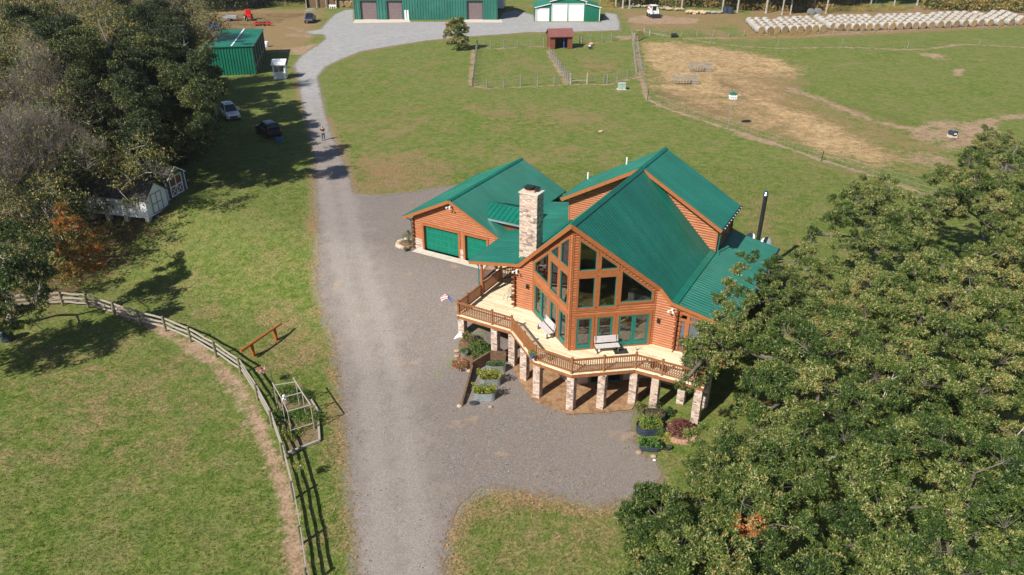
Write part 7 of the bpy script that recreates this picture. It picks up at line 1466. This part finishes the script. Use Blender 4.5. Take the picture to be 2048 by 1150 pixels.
FTREES = [((-43,76),16,.60,2600,.20,'pale limbed olive tree above the dark shed'),((-51,84),18,.62,2300,.22,'tall pale limbed tree at the centre of the left wood'),((-60,92),18.5,.64,2600,.22,'tall yellowing tree high in the left wood'),((-49,94),17,.56,2300,.2,'olive tree beyond the centre of the left wood'),((-57,106),17,.60,2400,.2,'olive tree near the top edge of the left wood'),((-47,108),16,.52,2300,.2,'olive tree at the top right of the left wood'),((-68,84),18,.66,2600,.22,'yellow green tree near the left frame edge'),((-69,100),18,.60,2600,.2,'yellow olive tree in the upper left corner'),((-59,76),17,.58,1800,.2,'sparse olive tree at the left, behind the bare grey trees'),((-58,122),17,.50,2200,.2,'dark olive tree at the top edge of the left wood'),((-79,92),18,.6,2200,.2,'olive tree cut by the left frame edge'),((-72,116),18,.55,2200,.2,'olive tree deep in the upper left corner'),((-46,84),15,.44,2600,.2,'greener tree behind the sheds in the left wood'),((-54,98),16,.42,2600,.2,'green tree in the heart of the left wood'),((-63,84),16,.46,2400,.2,'green tree low in the middle of the left wood')]
for i, (f, H_, tn, nl, r0_, lb) in enumerate(FTREES): frac_tree('woodland_tree', lb, f, H_, 700+i, tn, int(nl*3.8), M['palebark'] if i % 3 else M['bark'], r0=r0_, spread=.85+.1*(i % 3), group=GW_, depth=5, leafsize=.155, tvar=.28)
BT = [((-41,60.5),14,700,'bare grey tree nearest the left end of the white shed'),((-44.5,62.5),15,1600,'half bare grey tree left of the white shed roof'),((-48,66),15.5,2600,'half bare brown grey tree above the orange tree'),((-44,71),16,3600,'half bare tree rising behind the white shed'),((-39.5,73),14,2600,'half bare tree whose twigs hang over the white shed roof'),((-51.5,60),13.5,1100,'bare grey tree at the left frame edge above the dark tree')]
for i, (f, H_, nl, lb) in enumerate(BT): frac_tree('bare_tree', lb, f, H_, 760+i, .58, nl, M['bark'] if i % 2 else M['deadtrunk'], r0=.17, spread=.95, group='half bare trees beside the white shed', depth=6, leafsize=.15, tvar=.25)
# bare tree before the white shed
# orange creeper bush, shrubs at its foot, dark tree at the left edge
def at_(px, py, z): p = atz(px, py, z); return (p.x, p.y, z)
def lmp(L): return [(*at_(px, py, z), r) for px, py, z, r in L]
make_tree('orange_tree', 'tree overgrown with orange and red autumn leaves in front of the white shed', 'tree', spot(165,520)[:2], lmp([(122,425,4.5,.7),(130,455,4,.8),(145,480,3.2,.9),(165,480,3,.9),(150,515,2,1.0),(180,505,1.6,1.0),(135,500,2.2,.7),(165,545,.6,.9),(190,530,.2,.8),(195,470,2.2,.5),(140,540,.7,.8),(150,450,3.6,.7),(120,470,3.0,.6),(175,520,1.5,.9),(150,560,0,.8)]), L_fall, M['bark'], 40, (.14,.08,5), .48, .34, 310, None, .14, .45, True, [], .15)
make_tree('green_shrub', 'low pale green shrubbery left of the orange tree', 'shrub', spot(110,540)[:2], lmp([(100,520,.6,1.0),(90,545,-.4,1.0),(120,540,-.2,.9),(115,565,-1,.8),(75,570,-1.2,.9),(140,568,-1.4,.7)]), L_wood, M['bark'], 16, (.17,.09,5), .62, .18, 311, None, .08, .45, False)
make_tree('green_shrub', 'ragged green undergrowth below the white shed', 'shrub', spot(225,470)[:2], lmp([(215,465,-1.2,.9),(240,462,-1.4,.7),(200,490,-1.5,.8),(225,485,-2.0,.7),(195,515,-1.8,.8)]), L_wood, M['bark'], 14, (.15,.08,5), .5, .22, 312, None, .05, .45, True)
make_tree('dark_tree', 'dark green tree at the left edge beside the start of the rail fence', 'tree', spot(22,650)[:2], lmp([(20,470,4.6,1.3),(60,500,4,1.3),(-30,480,5,1.5),(0,530,4.6,1.5),(50,545,3.6,1.4),(85,560,2.8,.9),(20,590,2.8,1.4),(70,600,2.0,1.1),(-30,580,3,1.6),(20,640,1.3,1.0),(60,635,.9,.8),(-40,650,2,1.4),(10,655,0,.9),(45,620,.4,.9),(88,590,1.2,.7),(-10,620,1.5,1.2),(35,560,1.5,1.3),(25,665,-1.2,.7)]), L_oak, M['bark'], 26, (.17,.08,6), .30, .22, 313, None, .24, .42, True, [], .08, bare=2)
make_tree('dark_tree', 'dark tree outside the left edge shading the rail fence', 'tree', (-38.5,38.5), [(-38.5+dx,38.5+dy,z,1.8) for dx, dy, z in ((0,0,6.5),(1.8,.5,4.5),(-1.8,0,5),(0,1.8,4.2),(.5,-1.8,4),(-1,-1,2.8),(1.5,1.5,3))], L_oak, M['bark'], 14, (.2,.1,5), .3, .2, 314, None, .24, .5, False)
b = MB(); b.lathe((0,0,0), [(.42,0),(.45,.1),(.42,.8),(.36,.9),(0,.92)], 14); o = b.build('grey_barrel', M['bluegalv']); o.location = spot(17,683); tag(o, 'grey blue barrel under the dark tree at the left edge', 'barrel')
# single tree by the yard
g = spot(913,100); g.z = tz(g.x, g.y)
make_tree('round_tree', 'lone round green tree with an orange sprig beside the gravel yard', 'tree', (g.x, g.y), [(g.x+dx, g.y+dy, g.z+z, r) for dx, dy, z, r in ((0,0,4.2,1.1),(-1.2,.2,3.6,1.0),(1.2,0,3.5,1.0),(0,-1,3.0,1.1),(-1.4,-.3,2.3,1.0),(1.5,-.2,2.3,1.0),(0,1,3,1.1),(-.9,-.8,1.3,.9),(.9,-.8,1.3,.9),(.1,0,5.1,.7),(-.9,0,4.6,.6),(1.0,.3,4.5,.6),(-1.7,-.3,3.2,.7),(1.8,0,3.0,.7),(0,-1.2,2.0,1.0),(-1.3,-.5,1.0,.8),(1.3,-.6,.9,.8),(0,-1,.8,.8),(.6,-.8,4.0,.8),(-1.5,0,4.1,.8),(1.6,0,4.1,.8),(-.7,0,5.2,.6),(.8,0,5.3,.6),(-.6,-.8,4.1,.8))], L_oak, M['bark'], 46, (.2,.1,5), .60, .2, 320, None, .12, .42, True, [(g.x-1.6,g.y-.3,g.z+4.7,.5,.95)], .08)
# ---- the far wood: trunks and crowns along the back, three kinds repeated
def far_tree(seed, h, tone, barkm, kind):
    L = []; rr = random.Random(seed)
    for k in range(9): a = k*2.4; r = 1.2+.28*k*.5; L.append((r*math.cos(a)*.9, 1000+r*math.sin(a)*.9, h*.55+h*.40*(k%4)/3+rr.uniform(-.6,.6), 1.7))
    base = tz(0, 1000); L = [(x, y, z+base, R) for x, y, z, R in L]
    return make_tree('far_tree', kind, 'tree', (0, 1000), L, L_wood, barkm, 3.2, (.5,.26,5), tone, .22, seed, 'trees along the edge of the far wood', .24, .8, False, [], .08)
protos = [far_tree(401, 15, .62, M['palebark'], 'x'), far_tree(402, 17, .45, M['palebark'], 'x'), far_tree(403, 14, .30, M['bark'], 'x')]
FT = [(1230,14),(1244,16),(1257,16.5),(1304,7),(1350,13),(1362,15),(1408,12),(1443,24),(1473,23.5),(1485,14),(1500,10),(1530,25),(1541,14),(1549,17),(1562,28),(1579,27),(1598,12),(1615,14),(1625,20),(1650,25),(1672,11),(1690,8),(1786,10),(1832,8),(1200,4),(1100,-12),(1150,-8),(1030,-10),(700,2),(680,-4),(655,-6),(640,-2),(600,4),(580,9),(560,6),(540,10),(515,8),(497,11),(478,12),(458,14),(440,18),(425,14),(405,22),(392,10),(1720,2),(1750,4),(1860,2),(1900,0),(1940,-4),(1990,-2),(2040,-4),(1270,10),(1290,6),(1325,4),(1338,9),(1378,6),(1395,4),(1425,12),(1458,14),(1515,16),(1570,14),(1605,6),(1638,10),(1660,6),(1705,10),(1740,6),(530,12),(548,8),(570,12),(590,6),(465,8),(445,6)]
rr = random.Random(9); side = lambda px: 'behind the hay bales' if px > 1480 else ('behind the log piles' if px > 1180 else ('behind the barn and workshop' if px > 660 else 'behind the machinery yard'))
cnt = {}; used = [False]*3
for px, py in sorted(FT):
    s = side(px); cnt[s] = cnt.get(s, 0)+1
    k = rr.choice([0,0,1]) if px > 660 else rr.choice([2,2,1]); P = protos[k]; g = atz(px, max(py, -14), -.27) if py > -20 else None
    o = P if not used[k] else copy_tree(P); used[k] = True
    o.location = (g.x, g.y, tz(g.x, g.y)); o.rotation_euler = (rr.uniform(-.02,.02), rr.uniform(-.025,.025), rr.uniform(0, 6.28)); s_ = rr.uniform(.8, 1.2); o.scale = (s_, s_, s_*rr.uniform(.9, 1.15))
    o['label'] = ('pale trunked tree ' if k < 2 else 'dark trunked tree ')+s+f", {ORD[cnt[s]-1]} from the left there"
for k, u_ in enumerate(used):
    if not u_: [bpy.data.objects.remove(c) for c in list(protos[k].children)]; bpy.data.objects.remove(protos[k])
def thicket(name, label, band, n, h, tone, tvar, leaf, seed, m=L_wood, kindlabel='thicket', dens=1):
    """a continuous mass of undergrowth between ground points"""
    r = np.random.default_rng(seed); P = np.array([(atz(*p, -.27).x, atz(*p, -.27).y) for p in band]); lo, hi = P.min(0), P.max(0); X = r.uniform(lo[0], hi[0], n*4); Y = r.uniform(lo[1], hi[1], n*4); k = poly_sdf(P, X, Y) < 0; X, Y = X[k][:n], Y[k][:n]
    hh = h*(.45+.55*np.sin(X*.31+seed)*np.cos(Y*.37))+h*.35; Z = -.27+np.abs(hh)*r.uniform(0, 1, len(X))**.75
    tn = tone+.16*np.sin(X*.8+seed)*np.sin(Y*.6)+.1*np.sin(X*2.3); o = leaf_obj(name, [rng_leaves(np.stack([X, Y, Z], 1), leaf[2], leaf[0], leaf[1], .5, seed, .5, tvar, tones=tn)], m); return tag(o, label, 'undergrowth', None, 'stuff')
thicket('undergrowth', 'yellow green and orange undergrowth along the far wood behind the log piles', [(1215,14),(1340,14),(1480,20),(1620,21),(1710,12),(1710,-14),(1215,-12)], 30000, 6.0, .58, .34, (.34,.2,5), 501)
thicket('autumn_undergrowth', 'orange brown bushes along the foot of the far wood', [(1400,15),(1480,21),(1620,24),(1700,20),(1700,12),(1400,8)], 2600, 1.8, .78, .3, (.28,.17,5), 502)
thicket('brush_bank', 'brown and green brush bank at the upper right behind the hay bales', [(1840,18),(1960,22),(2100,24),(2140,-14),(1840,-14)], 14000, 4.0, .64, .28, (.4,.24,5), 503)
thicket('dark_undergrowth', 'dark undergrowth along the wood behind the machinery yard', [(392,30),(470,25),(545,15),(610,9),(640,-2),(700,-8),(700,-14),(392,-14)], 22000, 7.0, .27, .28, (.4,.24,5), 504)
thicket('brown_grass', 'tall brown grass along the edge of the yard before the far wood', [(540,16),(612,16),(612,10),(540,10)], 700, .9, .72, .15, (.3,.06,4), 505)
thicket('brown_grass', 'tall brown grass strip behind the barn and left of the skid steer', [(1195,14),(1232,16),(1240,10),(1195,6)], 700, .9, .78, .1, (.3,.06,4), 506)
thicket('brown_grass', 'brown grass beside the spools behind the hay bales', [(1650,26),(1700,24),(1800,20),(1830,14),(1700,16),(1650,18)], 1800, 1.2, .72, .15, (.3,.06,4), 507)
thicket('tall_grass', 'dry tall grass in front of the wrapped hay bales', [(1470,76),(1600,72),(1650,66),(1650,62),(1480,68)], 1300, .45, .82, .12, (.22,.04,4), 508)
thicket('backdrop_wood', 'dense distant wood closing the view at the top', [(-300,-6),(380,-6),(1200,-18),(2400,-18),(2400,-60),(-300,-60)], 16000, 13, .36, .25, (1.3,.8,5), 509)
# leaf carpet and bushes at the foot of the left wood
def understory(label, pts, seed, n, h, tone):
    r = np.random.default_rng(seed); P = PL(pts); lo, hi = P.min(0), P.max(0); X = r.uniform(lo[0], hi[0], n*3); Y = r.uniform(lo[1], hi[1], n*3); k = poly_sdf(P, X, Y) < 0; X, Y = X[k][:n], Y[k][:n]; Z = terrain(X, Y)+h*np.abs(np.sin(X*.5)*np.cos(Y*.6)*.6+.4)*r.uniform(0, 1, len(X))
    return tag(leaf_obj('undergrowth', [rng_leaves(np.stack([X, Y, Z], 1), 5, .22, .11, .4, seed, tone, .25)], L_wood), label, 'undergrowth', None, 'stuff')
understory('dark undergrowth at the foot of the trees beside the parked cars', [(360,345),(430,300),(440,262),(420,200),(380,160),(300,200),(280,330)], 601, 5200, 3.2, .25)
understory('tangled undergrowth in the wood left of the orange tree', [(0,430),(110,470),(120,520),(90,560),(-60,560),(-60,430)], 602, 3600, 2.2, .42)
# grass standing on the lawns and pasture near the camera
def turf(n, seed):
    r = np.random.default_rng(seed); Y = 15+r.uniform(0, 1, n)**1.25*62; X = r.uniform(-1, 1, n)*(8+Y*.66)
    d = poly_sdf(PDRIVE, X, Y); u, v = (X-HO[0])*CY-(Y-HO[1])*SY, (X-HO[0])*SY+(Y-HO[1])*CY
    k = ((d > .12) | ((d > -.9) & (r.random(len(X)) < .22*np.exp((d-.12)*3.2)))) & ~((u > -9) & (u < 8.9) & (v > .5) & (v < 17)) & ~((u > -18.9) & (u < -5) & (v > 7.8) & (v < 20.2)) & ~((u > -5) & (u < 5.2) & (v > -2.4) & (v < 4.5))
    X, Y, d = X[k], Y[k], d[k]; bare = 1-sstep(.15, .8, line_d(PL(FEAT[0][2]), X, Y)); k = r.random(len(X)) > bare*.93; X, Y, d = X[k], Y[k], d[k]
    tn = .42+.16*np.sin(X*.9+np.sin(Y*.7)*2)*np.cos(Y*.8+np.sin(X*.5)*2)+.10*np.sin(X*.21+1)*np.cos(Y*.17)+r.normal(size=len(X))*.10+.30*np.exp(-d/.8)
    dry_ = np.zeros(len(X)); dirt_ = np.zeros(len(X))
    for ch, kind, pts, wd, st in FEAT:
        if ch == 1: continue
        P_ = PL(pts); m_ = st*((1-sstep(wd*.35, wd*1.5, line_d(P_, X, Y))) if kind == 'l' else (1-sstep(-wd-.3, wd+.3, poly_sdf(P_, X, Y))))
        if ch == 0: dirt_ = np.maximum(dirt_, m_)
        else: dry_ = np.maximum(dry_, m_)
    tn = tn+.42*dry_; k = r.random(len(X)) > np.maximum(dirt_*.95, dry_*.35); X, Y, tn = X[k], Y[k], tn[k]
    return tag(leaf_obj('grass', [rng_leaves(np.stack([X, Y, terrain(X, Y)+.012], 1), 4, .105, .020, 1.1, seed, .5, .14, tones=tn, lvar=.5)], L_grass), 'short mown grass and dry tufts over the lawns and pasture', 'grass', None, 'stuff')
L_grass = leaf_mat('grass_blades', [(0,(.042,.088,.012)),(.3,(.080,.142,.020)),(.5,(.135,.202,.034)),(.66,(.235,.235,.075)),(.82,(.33,.26,.13)),(1,(.42,.32,.19))], .6, .25, .3)
turf(150000, 77)

# fallen leaves blown over the gravel, the deck side and the lawn under the oaks
def litter(n, seed):
    r = np.random.default_rng(seed); X = r.uniform(-14, 26, n); Y = r.uniform(15, 62, n); d = np.abs(poly_sdf(PDRIVE, X, Y)); u, v = (X-HO[0])*CY-(Y-HO[1])*SY, (X-HO[0])*SY+(Y-HO[1])*CY
    w_ = .06+.5*np.exp(-d/.9)+.5*sstep(4, 12, X)*sstep(40, 26, Y); k = (r.random(n) < w_) & ~((u > -9) & (u < 8.9) & (v > -2.3) & (v < 17)) & ~((u > -18.9) & (u < -5) & (v > 7.6) & (v < 20.2)); X, Y = X[k], Y[k]
    return tag(leaf_obj('fallen_leaves', [rng_leaves(np.stack([X, Y, terrain(X, Y)+.045], 1), 1, .10, .07, .0, seed, .72, .22)], L_wood), 'brown fallen leaves scattered over the gravel rim and under the oaks', 'leaves', None, 'stuff')
litter(26000, 88)

# ---- the air: a thin even haze round the whole place
b = MB(); b.box(-420, 420, -60, 420, -4.2, 30); hz_ = b.build('haze', bpy.data.materials.new('haze_air')); hm = hz_.active_material; hm.use_nodes = True; t_ = hm.node_tree; t_.nodes.clear()
pv = t_.nodes.new('ShaderNodeVolumePrincipled'); pv.inputs['Density'].default_value = .00015; pv.inputs['Color'].default_value = (.86,.92,1,1); pv.inputs['Anisotropy'].default_value = .2; om = t_.nodes.new('ShaderNodeOutputMaterial'); t_.links.new(pv.outputs[0], om.inputs['Volume'])
tag(hz_, 'thin pale blue autumn haze over the whole farm', 'haze', None, 'stuff')
